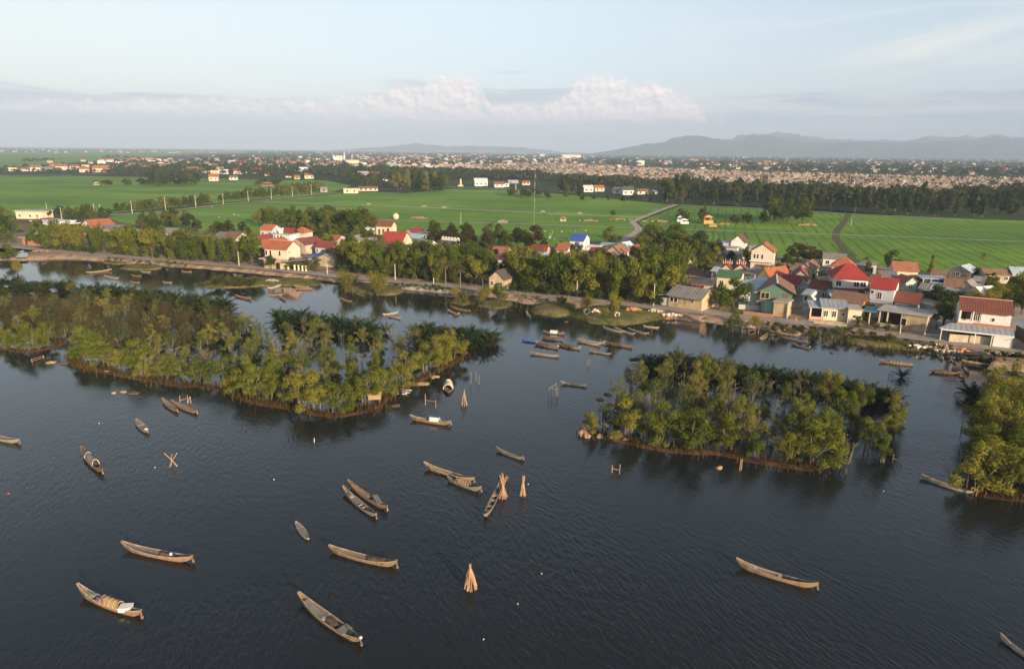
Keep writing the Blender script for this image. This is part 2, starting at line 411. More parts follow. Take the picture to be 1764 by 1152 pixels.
def field_mat():
    m, k = new_mat('young_rice')
    pos = k.n('ShaderNodeNewGeometry').outputs['Position']
    n1 = k.noise(pos, 0.012, 4, 0.55, 0.5); n2 = k.noise(pos, 0.25, 5, 0.65)
    f = k.m('ADD', k.m('MULTIPLY_ADD', n1, 1.5, -0.3), k.m('MULTIPLY_ADD', n2, 0.7, -0.35), clamp=True)
    c = k.ramp(f, [(0.0, (.095, .195, .010)), (0.45, (.140, .275, .014)), (0.8, (.200, .325, .022)), (1.0, (.260, .330, .045))])
    # plot seams: brick pattern laid along the plots
    sep = k.n('ShaderNodeSeparateXYZ'); k.put(sep.inputs[0], pos)
    wob = k.noise(pos, 0.03, 3, 0.5)
    ax = k.m('ADD', k.m('SUBTRACT', k.m('MULTIPLY', sep.outputs[0], .956), k.m('MULTIPLY', sep.outputs[1], .292)), k.m('MULTIPLY', wob, 3.0))
    ay = k.m('ADD', k.m('MULTIPLY', sep.outputs[0], .292), k.m('MULTIPLY', sep.outputs[1], .956))
    bt = k.n('ShaderNodeTexBrick'); k.put(bt.inputs['Vector'], k.xyz(ax, ay, 0.0))
    k.put(bt.inputs['Color1'], (.74, .80, .72)); k.put(bt.inputs['Color2'], (1.18, 1.10, 1.2)); k.put(bt.inputs['Mortar'], (.50, .52, .50))
    bt.inputs['Scale'].default_value = 1.0; bt.inputs['Mortar Size'].default_value = 0.45; bt.inputs['Mortar Smooth'].default_value = 0.4
    bt.inputs['Brick Width'].default_value = 64.0; bt.inputs['Row Height'].default_value = 27.0
    c = k.mix(1.0, c, bt.outputs['Color'], 'MULTIPLY')
    # sowing rows on the right-hand fields
    tri = k.m('ABSOLUTE', k.m('SUBTRACT', k.m('FRACT', k.m('MULTIPLY', ax, 1 / 4.6)), 0.5))
    ln = k.m('MULTIPLY', k.smooth(tri, 0.16, 0.05), k.smooth(k.noise(pos, 0.05, 3, 0.5), 0.34, 0.54))
    ln = k.m('MULTIPLY', ln, k.smooth(k.m('SUBTRACT', sep.outputs[0], k.m('MULTIPLY', sep.outputs[1], 0.20)), -10.0, 15.0))
    c = k.mix(k.m('MULTIPLY', ln, 0.55), c, (.022, .040, .012))
    b = k.n('ShaderNodeBsdfPrincipled'); k.put(b.inputs['Base Color'], c); b.inputs['Roughness'].default_value = 0.8; b.inputs['Specular IOR Level'].default_value = 0.15
    bp = k.n('ShaderNodeBump'); bp.inputs['Strength'].default_value = 0.6; bp.inputs['Distance'].default_value = 0.35
    k.put(bp.inputs['Height'], k.noise(pos, 1.4, 4, 0.7)); k.put(b.inputs['Normal'], bp.outputs[0])
    finish(k, b.outputs[0]); return m
RICE = field_mat()
sheet('rice_field', [(-420, 303), (0, 303), (230, 305), (420, 309), (560, 311), (605, 320), (575, 331), (470, 342), (330, 354), (177, 369), (60, 373), (-60, 372), (-420, 366)], RICE)
sheet('rice_field', [(177, 374), (330, 359), (480, 344), (620, 330), (700, 333), (780, 325), (920, 329), (1000, 338), (1100, 347), (1158, 354), (1090, 382), (1098, 394), (1060, 416), (980, 424), (880, 424),
                     (800, 412), (640, 404), (540, 395), (420, 402), (330, 400), (230, 388)], RICE)
sheet('rice_field', [(1174, 354), (1320, 361), (1453, 369), (1600, 376), (1764, 380), (2100, 392), (2400, 470), (1764, 478), (1600, 470), (1460, 452), (1340, 442), (1230, 428), (1090, 418), (1112, 394), (1100, 382)], RICE)
sheet('rice_field', [(-420, 270), (0, 262), (420, 259.5), (430, 264), (330, 266), (130, 279), (90, 288), (-420, 294)], RICE)
sheet('rice_field', [(840, 263), (1010, 263.2), (1010, 266), (840, 265.6)], RICE)

PALE = ground_mat('pale_earth', [(0.0, (.28, .24, .19)), (0.5, (.40, .35, .28)), (1.0, (.52, .47, .39))], 0.2)
CONC = ground_mat('worn_concrete_road', [(0.0, (.22, .19, .165)), (0.45, (.33, .29, .255)), (0.6, (.37, .335, .30)), (1.0, (.28, .22, .17))], 0.25)
GRASSY = ground_mat('grassy_bund', [(0.0, (.05, .07, .02)), (0.5, (.10, .11, .04)), (1.0, (.22, .18, .10))], 0.3)
ROAD_PX = [(-260, 436), (-80, 428), (15, 425), (100, 433), (204, 441), (293, 449.5), (408, 458), (510, 468), (584, 476), (681, 484.5), (770, 491.5), (834, 498.5), (902, 505), (978, 513), (1055, 521),
           (1132, 529), (1208, 537), (1290, 546), (1364, 553), (1437, 562), (1534, 575), (1631, 588), (1704, 597), (1764, 605), (1900, 625)]
strip('road', ROAD_PX, 4.4, CONC, z=LAND + 0.02, step=3, jit=0.12)
strip('path', [(177, 371), (282, 364.5), (384, 353), (476, 344), (544, 336), (620, 329)], 7, GRASSY, z=LAND + 0.02, jit=.15)
strip('path', [(177, 370.5), (282, 363.6), (384, 352), (476, 343), (544, 335), (640, 327), (700, 325)], 3.2, PALE, z=LAND + 0.028, jit=.2)
strip('path', [(430, 347.5), (442, 346.6), (600, 353), (614, 352.5), (838, 362), (960, 368), (1103, 374), (1118, 373)], 3.6, PALE, z=LAND + 0.02, jit=.25)
strip('path', [(177, 371.5), (272, 367), (469, 372), (624, 377.5), (760, 382), (930, 387), (1093, 392.5), (1164, 395), (1446, 404), (1764, 416), (2100, 430)], 2.4, CONC, z=LAND + 0.024, jit=.1)
strip('path', [(1165, 352.5), (1130, 365), (1096, 379), (1090, 383), (1100, 393), (1092, 402), (1078, 410), (1068, 420)], 3.4, PALE, z=LAND + 0.032, jit=.1)
strip('path', [(1150, 352), (1320, 359.5), (1453, 367.5), (1560, 373), (1679, 378.3)], 3.2, PALE, z=LAND + 0.02, jit=.15)
strip('path', [(1462, 368), (1452, 385), (1439, 403), (1450, 425), (1470, 447), (1480, 458)], 3.2, GRASSY, z=LAND + 0.02, jit=.2)
strip('path', [(770, 322), (800, 322.8), (916, 327.5), (990, 332)], 5.0, PALE, z=LAND + 0.02, jit=.1)
strip('path', [(-200, 303), (0, 303), (80, 301.5), (146, 304), (250, 306)], 4.0, PALE, z=LAND + 0.02, jit=.2)
strip('path', [(-200, 280), (0, 278.6), (96, 277)], 9.0, PALE, z=LAND + 0.02, jit=.2)
strip('path', [(1408, 556), (1400, 535), (1388, 505), (1372, 475)], 4.5, CONC, z=LAND + 0.026, jit=.1)
strip('path', [(1606, 585), (1614, 562), (1618, 540), (1600, 515)], 4.0, CONC, z=LAND + 0.026, jit=.1)
strip('path', [(1745, 602), (1748, 580), (1755, 555), (1758, 530)], 3.5, CONC, z=LAND + 0.026, jit=.1)
# pond channel before the grove
DARKW = mat('pond_water', (.02, .022, .018), rough=0.06, var=0.1, spec=0.5)
sheet('water', [(1185, 352), (1250, 351.5), (1330, 356), (1430, 360.5), (1500, 366), (1560, 371), (1500, 371), (1430, 365.5), (1320, 358.5), (1200, 353.5)], DARKW, z=LAND + 0.01)
sheet('water', [(18, 440), (26, 433), (40, 431), (52, 436), (46, 443), (28, 444)], DARKW, z=LAND + 0.03)

# far hills: ridges with depth, blue only through the air in between
def ridge(prof, D, depth, seed, base_py):
    rng = np.random.default_rng(seed)
    xs = np.linspace(prof[0][0], prof[-1][0], 150); ys = np.interp(xs, [p[0] for p in prof], [p[1] for p in prof])
    rows = np.linspace(-1, 1, 13); V = []; nx = len(xs)
    jag = np.convolve(rng.normal(0, 1, nx + 8), np.ones(5) / 5, 'same')[4:-4] * 6
    for t in rows:
        jr = np.convolve(rng.normal(0, 1, nx + 12), np.ones(9) / 9, 'same')[6:-6]
        for i in range(nx):
            d = pix_dir(xs[i], ys[i]); a = atan2(d.x, d.y); h = HC + D * math.tan(asin(d.z)) / max(.2, cos(a)) * 1.0
            hh = (max(0, h) * (1 + 0.02 * jag[i])) * (1 - t * t) ** 1.3 * (1 + 0.25 * jr[i] * (abs(t) > 0.05)) - 5
            dd = D + t * depth
            V.append((dd * math.tan(a), dd, hh))
    F = [(r * nx + i, r * nx + i + 1, (r + 1) * nx + i + 1, (r + 1) * nx + i) for r in range(len(rows) - 1) for i in range(nx - 1)]
    o = link('hills', mesh_np('hills', np.array(V), F, HILL, smooth=True)); tag(o, kind='structure')
HILL = ground_mat('forested_hills', [(0.0, (.02, .035, .018)), (0.5, (.035, .05, .025)), (1.0, (.06, .07, .035))], 0.004)
ridge([(1000, 267), (1040, 261), (1110, 249), (1164, 237), (1215, 233.5), (1245, 238), (1280, 244), (1293, 236), (1330, 236), (1368, 243), (1400, 247), (1450, 245.5), (1504, 242), (1540, 246), (1572, 246), (1605, 245), (1640, 242), (1680, 243),
       (1708, 238), (1764, 239), (1850, 236), (1980, 248)], 9800, 900, 1, 265)
ridge([(1220, 270), (1240, 262), (1270, 231.5), (1305, 232), (1340, 236), (1390, 238), (1440, 247), (1500, 246), (1560, 249), (1590, 238), (1640, 241), (1720, 235), (1800, 238), (1950, 242)], 11300, 900, 2, 262)
ridge([(1110, 268), (1130, 264), (1260, 240), (1300, 231), (1360, 229.5), (1400, 233), (1450, 241), (1560, 242), (1600, 236), (1650, 236), (1700, 240), (1900, 239)], 12600, 700, 3, 262)
ridge([(560, 260), (620, 255), (660, 253), (690, 250), (715, 248.5), (740, 250), (770, 252), (804, 250), (838, 252), (900, 254), (960, 261), (1000, 265)], 13300, 600, 5, 256)

def build_haze():
    m, k = new_mat('evening_haze')
    v = k.n('ShaderNodeVolumePrincipled'); v.inputs['Color'].default_value = (.58, .75, 1.0, 1)
    v.inputs['Density'].default_value = 1.35e-4; v.inputs['Anisotropy'].default_value = -0.12
    finish(k, v.outputs[0], vol=True)
    m.cycles.homogeneous_volume = True
    b = MB().box(-16500, 16500, -500, 14600, -3.0, 475.0)
    o = b.build('haze', m); tag(o, kind='stuff')
build_haze()
# ---------------------------------------------------------------- vegetation: shared plant meshes
LEAF = {
 'mangrove': leaf_mat('mangrove_leaves', (.085, .125, .020), (.225, .240, .042), (.29, .26, .05), 0.35, 0.5, 0.55),
 'mangrove_dim': leaf_mat('mangrove_leaves_grey_green', (.060, .085, .026), (.150, .170, .046), (.22, .20, .055), 0.3, 0.5, 0.5),
 'nipa': leaf_mat('nipa_fronds', (.012, .030, .010), (.034, .062, .018), (.075, .080, .022), 0.2, 0.35, 0.5),
 'bamboo': leaf_mat('bamboo_leaves', (.046, .080, .012), (.165, .200, .032), (.23, .22, .04), 0.32, 0.35, 0.5),
 'broad': leaf_mat('broad_leaves', (.024, .046, .011), (.085, .115, .024), (.14, .14, .034), 0.25, 0.5, 0.55),
 'rust': leaf_mat('rust_tinged_leaves', (.030, .028, .012), (.085, .055, .022), (.06, .07, .02), 0.25, 0.6, 0.4),
 'grove': leaf_mat('grove_leaves', (.018, .036, .011), (.064, .090, .025), (.11, .11, .03), 0.2, 0.3, 0.7),
 'yellow': leaf_mat('yellow_willow_leaves', (.11, .12, .02), (.24, .22, .036), (.28, .23, .04), 0.35, 0.5, 0.4),
 'coco': leaf_mat('coconut_fronds', (.04, .055, .014), (.12, .115, .030), (.20, .15, .06), 0.25, 0.5, 0.4),
 'dry': leaf_mat('dry_reed', (.060, .030, .014), (.15, .075, .028), (.10, .08, .025), 0.3, 0.4, 0.4),
 'twig': leaf_mat('bare_twigs', (.052, .046, .022), (.115, .085, .042), (.075, .085, .026), 0.15, 0.4, 0.5),
 'weed': leaf_mat('bank_weeds', (.030, .050, .010), (.10, .12, .022), (.20, .15, .05), 0.3, 0.5, 0.5),
}
BARK = mat('pale_bark', (.20, .165, .12), 0.9, 0.35, 2.0)
BARK_G = mat('green_culms', (.10, .105, .045), 0.8, 0.3, 2.0)
BARK_D = mat('dark_bark', (.085, .065, .048), 0.9, 0.35, 2.0)

def leaf_quads(rng, P, N, size, aspect=1.7, droop=0.0):
    """one small quad at each point P, facing roughly along N"""
    n = len(P); nn = N + rng.normal(0, 0.55, (n, 3)); nn /= np.linalg.norm(nn, axis=1)[:, None] + 1e-9
    t = np.cross(nn, rng.normal(0, 1, (n, 3))); t[:, 2] -= droop
    t -= nn * (t * nn).sum(1)[:, None]; t /= np.linalg.norm(t, axis=1)[:, None] + 1e-9
    b = np.cross(nn, t); s = size * rng.uniform(0.6, 1.4, n)
    t = t * (s * aspect / 2)[:, None]; b = b * (s / 2)[:, None]
    V = np.empty((n, 4, 3)); V[:, 0] = P - t; V[:, 1] = P + b * 0.9 + t * 0.1; V[:, 2] = P + t; V[:, 3] = P - b * 0.9 + t * 0.1
    return V.reshape(-1, 3), np.arange(4 * n).reshape(-1, 4)

def cloud(rng, lobes, n, size, aspect=1.7, droop=0.0, shell=0.55):
    """leaf quads through the outer part of each lobe (x, y, z, rx, ry, rz)"""
    L = np.array(lobes, dtype=float); w = L[:, 3] * L[:, 4] + L[:, 3] * L[:, 5]; w /= w.sum()
    idx = rng.choice(len(L), n, p=w); d = rng.normal(0, 1, (n, 3)); d /= np.linalg.norm(d, axis=1)[:, None]
    r = shell + (1.08 - shell) * rng.random(n) ** 0.6
    P = L[idx, :3] + d * L[idx, 3:6] * r[:, None]
    N = d + np.array([0, 0, 0.35])
    return leaf_quads(rng, P, N, size, aspect, droop)

def two(name, crown, trunk):
    """plant prototype: (name, crown mesh, trunk mesh)"""
    return (name, crown, trunk)

def mk_mangrove(seed, lm, n=5200):
    rng = np.random.default_rng(seed); rnd = random.Random(seed); tr = MB(); lobes = []
    ns = rnd.randint(3, 5); a0 = rnd.uniform(0, 6.28)
    for i in range(ns):
        a = a0 + i * 6.28 / ns + rnd.uniform(-.5, .5); sp = rnd.uniform(.08, .20); hh = rnd.uniform(.55, .82)
        top = (cos(a) * sp, sin(a) * sp, hh); mid = (cos(a) * sp * .5 + rnd.uniform(-.02, .02), sin(a) * sp * .5 + rnd.uniform(-.02, .02), hh * .5)
        tr.tube([(cos(a) * .035, sin(a) * .035, -.12), mid, top], .011, 5, r1=.005)
        for q in range(2):
            b = a + rnd.uniform(-1.2, 1.2); e = (mid[0] + cos(b) * .12, mid[1] + sin(b) * .12, hh * .5 + rnd.uniform(.15, .3))
            tr.tube([mid, e], .006, 4, r1=.003)
        for q in range(6):
            r = rnd.uniform(.055, .105); lobes.append((top[0] + rnd.uniform(-.15, .15), top[1] + rnd.uniform(-.15, .15), hh + rnd.uniform(-.44, .08), r, r, r * rnd.uniform(.9, 1.5)))
    r = rnd.uniform(.08, .12); lobes.append((rnd.uniform(-.06, .06), rnd.uniform(-.06, .06), .86, r, r, .14))
    V, F = cloud(rng, lobes, n, .0165, 2.2, 0.4, .15)
    return ('mangrove_tree', mesh_np('crown', V, F, lm), tr.mesh('trunk', BARK))

def frond(rng, rnd, base, a, L, el0, bend, wid, nl=13, V=None, F=None):
    """arching palm frond made of paired leaflets"""
    pts = []; p = np.array(base, float); el = el0; ds = L / nl
    for i in range(nl + 1):
        pts.append(p.copy()); p = p + ds * np.array([cos(a) * cos(el), sin(a) * cos(el), sin(el)]); el -= bend / nl
    side = np.array([-sin(a), cos(a), 0.0])
    for i in range(1, nl + 1):
        t = i / nl; d = pts[i] - pts[i - 1]; d /= np.linalg.norm(d)
        w = wid * (0.35 + 0.65 * sin(pi * min(1, t * .9 + .08))) * rnd.uniform(.8, 1.15)
        for s in (-1, 1):
            q = pts[i] + side * s * w * .92 + d * w * .45 + np.array([0, 0, -w * .28])
            c = d * ds * .36
            k = len(V); V += [pts[i] - c, q - c * .3, q + c * .5, pts[i] + c]; F.append((k, k + 1, k + 2, k + 3))
    for i in range(nl):                       # the rib
        k = len(V); o = side * L * .006; V += [pts[i] - o, pts[i + 1] - o * .6, pts[i + 1] + o * .6, pts[i] + o]; F.append((k, k + 1, k + 2, k + 3))

def mk_nipa(seed):
    rng = np.random.default_rng(seed); rnd = random.Random(seed); V = []; F = []; n = rnd.randint(17, 24)
    for i in range(n):
        a = i * 2.4 + rnd.uniform(-.4, .4); f = i / n
        frond(rng, rnd, (cos(a) * .05, sin(a) * .05, 0), a, rnd.uniform(.8, 1.12), 1.45 - f * .75 + rnd.uniform(-.1, .1), rnd.uniform(.7, 1.5), .155, 12, V, F)
    tr = MB().tube([(0, 0, -.12), (0, 0, .06)], .07, 7, r1=.04)
    return ('nipa_palm', mesh_np('fronds', np.array(V), np.array(F), LEAF['nipa']), tr.mesh('stump', BARK_D))

def mk_coco(seed):
    rng = np.random.default_rng(seed); rnd = random.Random(seed); V = []; F = []
    top = (rnd.uniform(-.06, .06), rnd.uniform(-.06, .06), .76)
    for i in range(20):
        a = i * 2.4 + rnd.uniform(-.3, .3); f = i / 20
        frond(rng, rnd, top, a, rnd.uniform(.30, .40), 1.25 - f * 1.35, rnd.uniform(1.1, 1.9), .065, 11, V, F)
    tr = MB().tube([(0, 0, -.03), (top[0] * .3, top[1] * .3, .35), (top[0], top[1], .77)], .020, 7, r1=.012)
    return ('coconut_palm', mesh_np('fronds', np.array(V), np.array(F), LEAF['coco']), tr.mesh('trunk', BARK))

def mk_bamboo(seed, n=3200):
    rng = np.random.default_rng(seed); rnd = random.Random(seed); tr = MB(); lobes = []
    for i in range(rnd.randint(8, 11)):
        a = i * 2.39 + rnd.uniform(-.4, .4); sp = rnd.uniform(.06, .34); H = rnd.uniform(.72, 1.0)
        pts = [(cos(a) * .04, sin(a) * .04, -.02)]
        for t in (.3, .55, .75, .9, 1.0):
            o = sp * t ** 2.2; z = H * (t - .10 * max(0, t - .7) * 3); pts.append((cos(a) * (.04 + o), sin(a) * (.04 + o), z))
        tr.tube(pts, .007, 4, r1=.003)
        for j, (x, y, z) in enumerate(pts[1:] + [(pts[1][0] * 1.5, pts[1][1] * 1.5, .13)] * (i % 2)):
            r = .108 * rnd.uniform(.75, 1.2) * (1.0 if j < 3 else .75)
            lobes.append((x + rnd.uniform(-.03, .03), y + rnd.uniform(-.03, .03), z - .02, r, r, r * 1.25))
    V, F = cloud(rng, lobes, n, .026, 2.6, 0.8, .25)
    return ('bamboo_clump', mesh_np('crown', V, F, LEAF['bamboo']), tr.mesh('culms', BARK_G))

def mk_broad(seed, lm, name='broadleaf_tree', n=2000, wide=1.0, low=.34, bark=None, leaf=.036):
    rng = np.random.default_rng(seed); rnd = random.Random(seed); tr = MB(); lobes = []
    fork = (rnd.uniform(-.03, .03), rnd.uniform(-.03, .03), low * .8)
    tr.tube([(0, 0, -.04), (fork[0] * .5, fork[1] * .5, low * .4), fork], [.036, .027, .022], 7)
    for i in range(rnd.randint(9, 13)):
        a = i * 2.4 + rnd.uniform(-.5, .5); d = rnd.uniform(.08, .30) * wide; z = rnd.uniform(low + .08, .84) - d * .25
        r = rnd.uniform(.105, .175)
        c = (cos(a) * d, sin(a) * d, z); lobes.append((*c, r * wide ** .5, r * wide ** .5, r * rnd.uniform(.75, 1.0)))
        tr.tube([fork, ((fork[0] + c[0]) / 2 + rnd.uniform(-.02, .02), (fork[1] + c[1]) / 2, (fork[2] + z) / 2 + .03), c], .014, 5, r1=.005)
    lobes.append((0, 0, .86, .14 * wide, .14 * wide, .13))
    V, F = cloud(rng, lobes, n, leaf, 1.6, 0.1, .5)
    return (name, mesh_np('crown', V, F, lm), tr.mesh('trunk', bark or BARK_D))

def mk_tall(seed, lm, name='grove_tree', n=900, leaf=.055):
    rng = np.random.default_rng(seed); rnd = random.Random(seed); tr = MB(); lobes = []
    for s in range(rnd.randint(1, 3)):
        x, y = rnd.uniform(-.07, .07), rnd.uniform(-.07, .07); H = rnd.uniform(.8, 1.0)
        tr.tube([(x * .5, y * .5, -.03), (x, y, H * .9)], .016, 5, r1=.006)
        for i in range(6):
            z = .24 + (H - .32) * (i / 5) + rnd.uniform(-.03, .03); r = (.16 - .07 * (i / 5)) * rnd.uniform(.75, 1.2); a = rnd.uniform(0, 6.28)
            lobes.append((x + cos(a) * .07, y + sin(a) * .07, z, r, r, .11))
    V, F = cloud(rng, lobes, n, leaf, 1.6, 0.2, .45)
    return (name, mesh_np('crown', V, F, lm), tr.mesh('trunk', BARK))

def mk_shrub(seed, lm, name='shrub', n=420, leaf=.075):
    rng = np.random.default_rng(seed); rnd = random.Random(seed); tr = MB(); lobes = []
    for i in range(6):
        a = rnd.uniform(0, 6.28); d = rnd.uniform(0, .38); z = rnd.uniform(.35, .75); r = rnd.uniform(.22, .32)
        lobes.append((cos(a) * d, sin(a) * d, z, r, r, r * .85)); tr.tube([(0, 0, -.05), (cos(a) * d, sin(a) * d, z)], .02, 4, r1=.008)
    V, F = cloud(rng, lobes, n, leaf, 1.8, 0.1, .3)
    return (name, mesh_np('foliage', V, F, lm), tr.mesh('stem', BARK_D))

def mk_twiggy(seed):
    rng = np.random.default_rng(seed); rnd = random.Random(seed); V = []; F = []
    for i in range(150):
        a = rnd.uniform(0, 6.28); d = rnd.random() ** .5 * .5; H = rnd.uniform(.5, 1.0) * (1 - .35 * d); b = rnd.uniform(0, 6.28); w = .009
        x, y = cos(a) * d, sin(a) * d; o = np.array([cos(b) * w, sin(b) * w, 0]); t = np.array([x + rnd.uniform(-.1, .1), y + rnd.uniform(-.1, .1), H]); p = np.array([x * .6, y * .6, -.03])
        k = len(V); V += [p - o, p + o, t + o * .4, t - o * .4]; F.append((k, k + 1, k + 2, k + 3))
    P = np.column_stack([rng.normal(0, .24, 230), rng.normal(0, .24, 230), rng.uniform(.25, .95, 230)])
    V2, F2 = leaf_quads(rng, P, rng.normal(0, 1, (230, 3)), .045, 2.0)
    tw = MB(); 
    for i in range(5): a = i * 1.3; tw.tube([(0, 0, -.05), (cos(a) * .22, sin(a) * .22, .6)], .012, 4, r1=.005)
    return ('bare_shrub', mesh_np('foliage', np.vstack([np.array(V), V2]), np.vstack([np.array(F), F2 + len(V)]), LEAF['twig']), tw.mesh('stem', BARK_D))

def mk_dead(seed):
    rnd = random.Random(seed); tr = MB(); tw = tr
    for i in range(rnd.randint(4, 7)):
        a = rnd.uniform(0, 6.28); d = rnd.uniform(.03, .22); H = rnd.uniform(.6, 1.0); x, y = cos(a) * d, sin(a) * d; t = (x * 1.7 + rnd.uniform(-.1, .1), y * 1.7 + rnd.uniform(-.1, .1), H)
        tr.tube([(x * .5, y * .5, -.1), (x, y, H * .5), t], .010, 4, r1=.004)
        for q in range(4):
            f = rnd.uniform(.45, .95); b = rnd.uniform(0, 6.28); p = (x + (t[0] - x) * f, y + (t[1] - y) * f, H * (.5 + .5 * f)); tw.tube([p, (p[0] + cos(b) * .13, p[1] + sin(b) * .13, p[2] + rnd.uniform(.05, .16))], .005, 3, r1=.002)
    return ('bare_tree', None, tr.mesh('trunk', BARK))

PROTO = {
 'dead': [mk_dead(170 + i) for i in range(5)],
 'mangrove': [mk_mangrove(10 + i, LEAF['mangrove']) for i in range(8)],
 'mangrove_dim': [mk_mangrove(30 + i, LEAF['mangrove_dim'], 2300) for i in range(6)],
 'nipa': [mk_nipa(50 + i) for i in range(6)],
 'coco': [mk_coco(60 + i) for i in range(4)],
 'bamboo': [mk_bamboo(70 + i) for i in range(7)],
 'broad': [mk_broad(80 + i, LEAF['broad']) for i in range(6)],
 'broad_wide': [mk_broad(90 + i, LEAF['broad'], 'broadleaf_tree', 2600, 1.5, .26) for i in range(3)],
 'olivegreen': [mk_broad(95 + i, LEAF['bamboo'], 'olive_broadleaf_tree', 2200, 1.15, .26) for i in range(4)],  # broadleaf trees whose own leaf colour is a lighter olive
 'rust': [mk_broad(100 + i, LEAF['rust'], 'broadleaf_tree', 2200, 1.4, .3) for i in range(3)],
 'yellow': [mk_shrub(105 + i, LEAF['yellow'], 'willow_bush', 2600, .030) for i in range(4)],
 'grove': [mk_tall(110 + i, LEAF['grove']) for i in range(6)],
 'casuarina': [mk_tall(120 + i, LEAF['bamboo'], 'roadside_tree', 800) for i in range(5)],
 'far': [mk_broad(130 + i, LEAF['grove'], 'field_tree', 420, 1.2, .25, None, .085) for i in range(5)],
 'shrub': [mk_shrub(140 + i, LEAF['weed']) for i in range(5)],
 'shrub_dark': [mk_shrub(150 + i, LEAF['broad']) for i in range(4)],
 'twiggy': [mk_twiggy(160 + i) for i in range(4)],
}
RV = random.Random(77)
_used = {}
def plant(kind, p, h, label, cat, group=None, wf=1.0, name=None):
    """a plant of the given kind, h metres tall, standing at p: an Empty with its crown and trunk"""
    P = PROTO[kind]; pr = P[RV.randrange(len(P))]
    e = empty(name or pr[0], p, RV.uniform(0, 6.28))
    w = h * wf * RV.uniform(.9, 1.12); e.scale = (w, w * RV.uniform(.92, 1.08), h)
    tag(e, label, cat, group)
    c = link(pr[1].name.split('.')[0], pr[1], e) if pr[1] else None; t = link(pr[2].name.split('.')[0], pr[2], e)
    return e

def inside(poly, x, y):
    r = False; j = len(poly) - 1
    for i in range(len(poly)):
        xi, yi = poly[i]; xj, yj = poly[j]
        if (yi > y) != (yj > y) and x < (xj - xi) * (y - yi) / (yj - yi) + xi: r = not r
        j = i
    return r

def scatter(px, dist, nmax, rnd, z=0.0, avoid=(), thin=None, tries=6000):
    """points at least dist apart inside the area outlined in photo pixels, laid out on the ground"""
    poly = [(q.x, q.y) for q in (G(x, y, z) for x, y in px)]
    xs = [p[0] for p in poly]; ys = [p[1] for p in poly]; out = []
    for _ in range(tries):
        x, y = rnd.uniform(min(xs), max(xs)), rnd.uniform(min(ys), max(ys))
        if not inside(poly, x, y): continue
        if thin and not thin(x, y): continue
        if any((x - a) ** 2 + (y - b) ** 2 < dist * dist for a, b in out): continue
        if any((x - a) ** 2 + (y - b) ** 2 < r * r for a, b, r in avoid): continue
        out.append((x, y))
        if len(out) >= nmax: break
    return out

ORD = ['first', 'second', 'third', 'fourth', 'fifth', 'sixth', 'seventh', 'eighth', 'ninth', 'tenth', 'eleventh', 'twelfth', 'thirteenth', 'fourteenth', 'fifteenth', 'sixteenth',
       'seventeenth', 'eighteenth', 'nineteenth', 'twentieth'] + ['twenty-' + q for q in ('first', 'second', 'third', 'fourth', 'fifth', 'sixth', 'seventh', 'eighth', 'ninth')] + ['thirtieth'] + \
      ['thirty-' + q for q in ('first', 'second', 'third', 'fourth', 'fifth', 'sixth', 'seventh', 'eighth', 'ninth')] + ['fortieth'] + ['forty-' + q for q in ('first', 'second', 'third', 'fourth', 'fifth', 'sixth', 'seventh', 'eighth', 'ninth')]
def left_to_right(pts): return sorted(pts, key=lambda p: p[0] / max(1, p[1]))
def pxs(p): 
    v = CM.transposed() @ (Vector((p[0], p[1], 0)) - Vector((0, 0, HC))); return 882 - v.x / v.z * FPX, 576 + v.y / v.z * FPX

# ---- islet banks (mud dykes round the flooded mangroves)
MUD = ground_mat('red_mud', [(0.0, (.035, .022, .014)), (0.4, (.075, .042, .024)), (0.6, (.13, .07, .036)), (0.8, (.06, .05, .022)), (1.0, (.18, .12, .07))], 0.35)
def dyke(px, width, hgt, name='islet_bank', m=None):
    P = catmull([G(x, y, 0) for x, y in px], 1.2); n = len(P); V = []; rnd = random.Random(len(px) * 7 + int(px[0][0]))
    prof = [(-.5, -.25), (-.36, .06), (-.18, .75), (0, 1.0), (.2, .8), (.38, .1), (.5, -.25)]
    for i, p in enumerate(P):
        d = P[min(i + 1, n - 1)] - P[max(i - 1, 0)]; d.normalize(); q = Vector((-d.y, d.x)); w = width * rnd.uniform(.75, 1.3); e = min(1, i / 4, (n - 1 - i) / 4)
        for u, z in prof: V.append((p.x + q.x * u * w, p.y + q.y * u * w, (z * hgt * rnd.uniform(.7, 1.25)) * e - (.2 if e == 0 else 0)))
    k = len(prof); F = [(i * k + j, i * k + j + 1, (i + 1) * k + j + 1, (i + 1) * k + j) for i in range(n - 1) for j in range(k - 1)]
    o = link(name, mesh_np(name, np.array(V), F, m or MUD, smooth=True)); tag(o, kind='structure'); return P
L_FRONT = [(122, 612), (140, 630), (205, 645), (300, 662), (380, 669), (430, 690), (500, 702), (575, 716), (640, 704), (668, 684), (720, 656), (772, 628), (806, 612)]
LL_FRONT = [(-60, 598), (0, 600), (50, 606), (92, 598), (112, 588)]
R_FRONT = [(1000, 746), (1040, 752), (1090, 763), (1150, 776), (1230, 780), (1300, 794), (1380, 806), (1430, 808)]
RR_FRONT = [(1664, 842), (1690, 852), (1740, 858), (1800, 864)]
dykes = [dyke(L_FRONT, 1.8, .2), dyke(LL_FRONT, 1.8, .2), dyke(R_FRONT, 1.7, .25), dyke(RR_FRONT, 1.8, .2)]

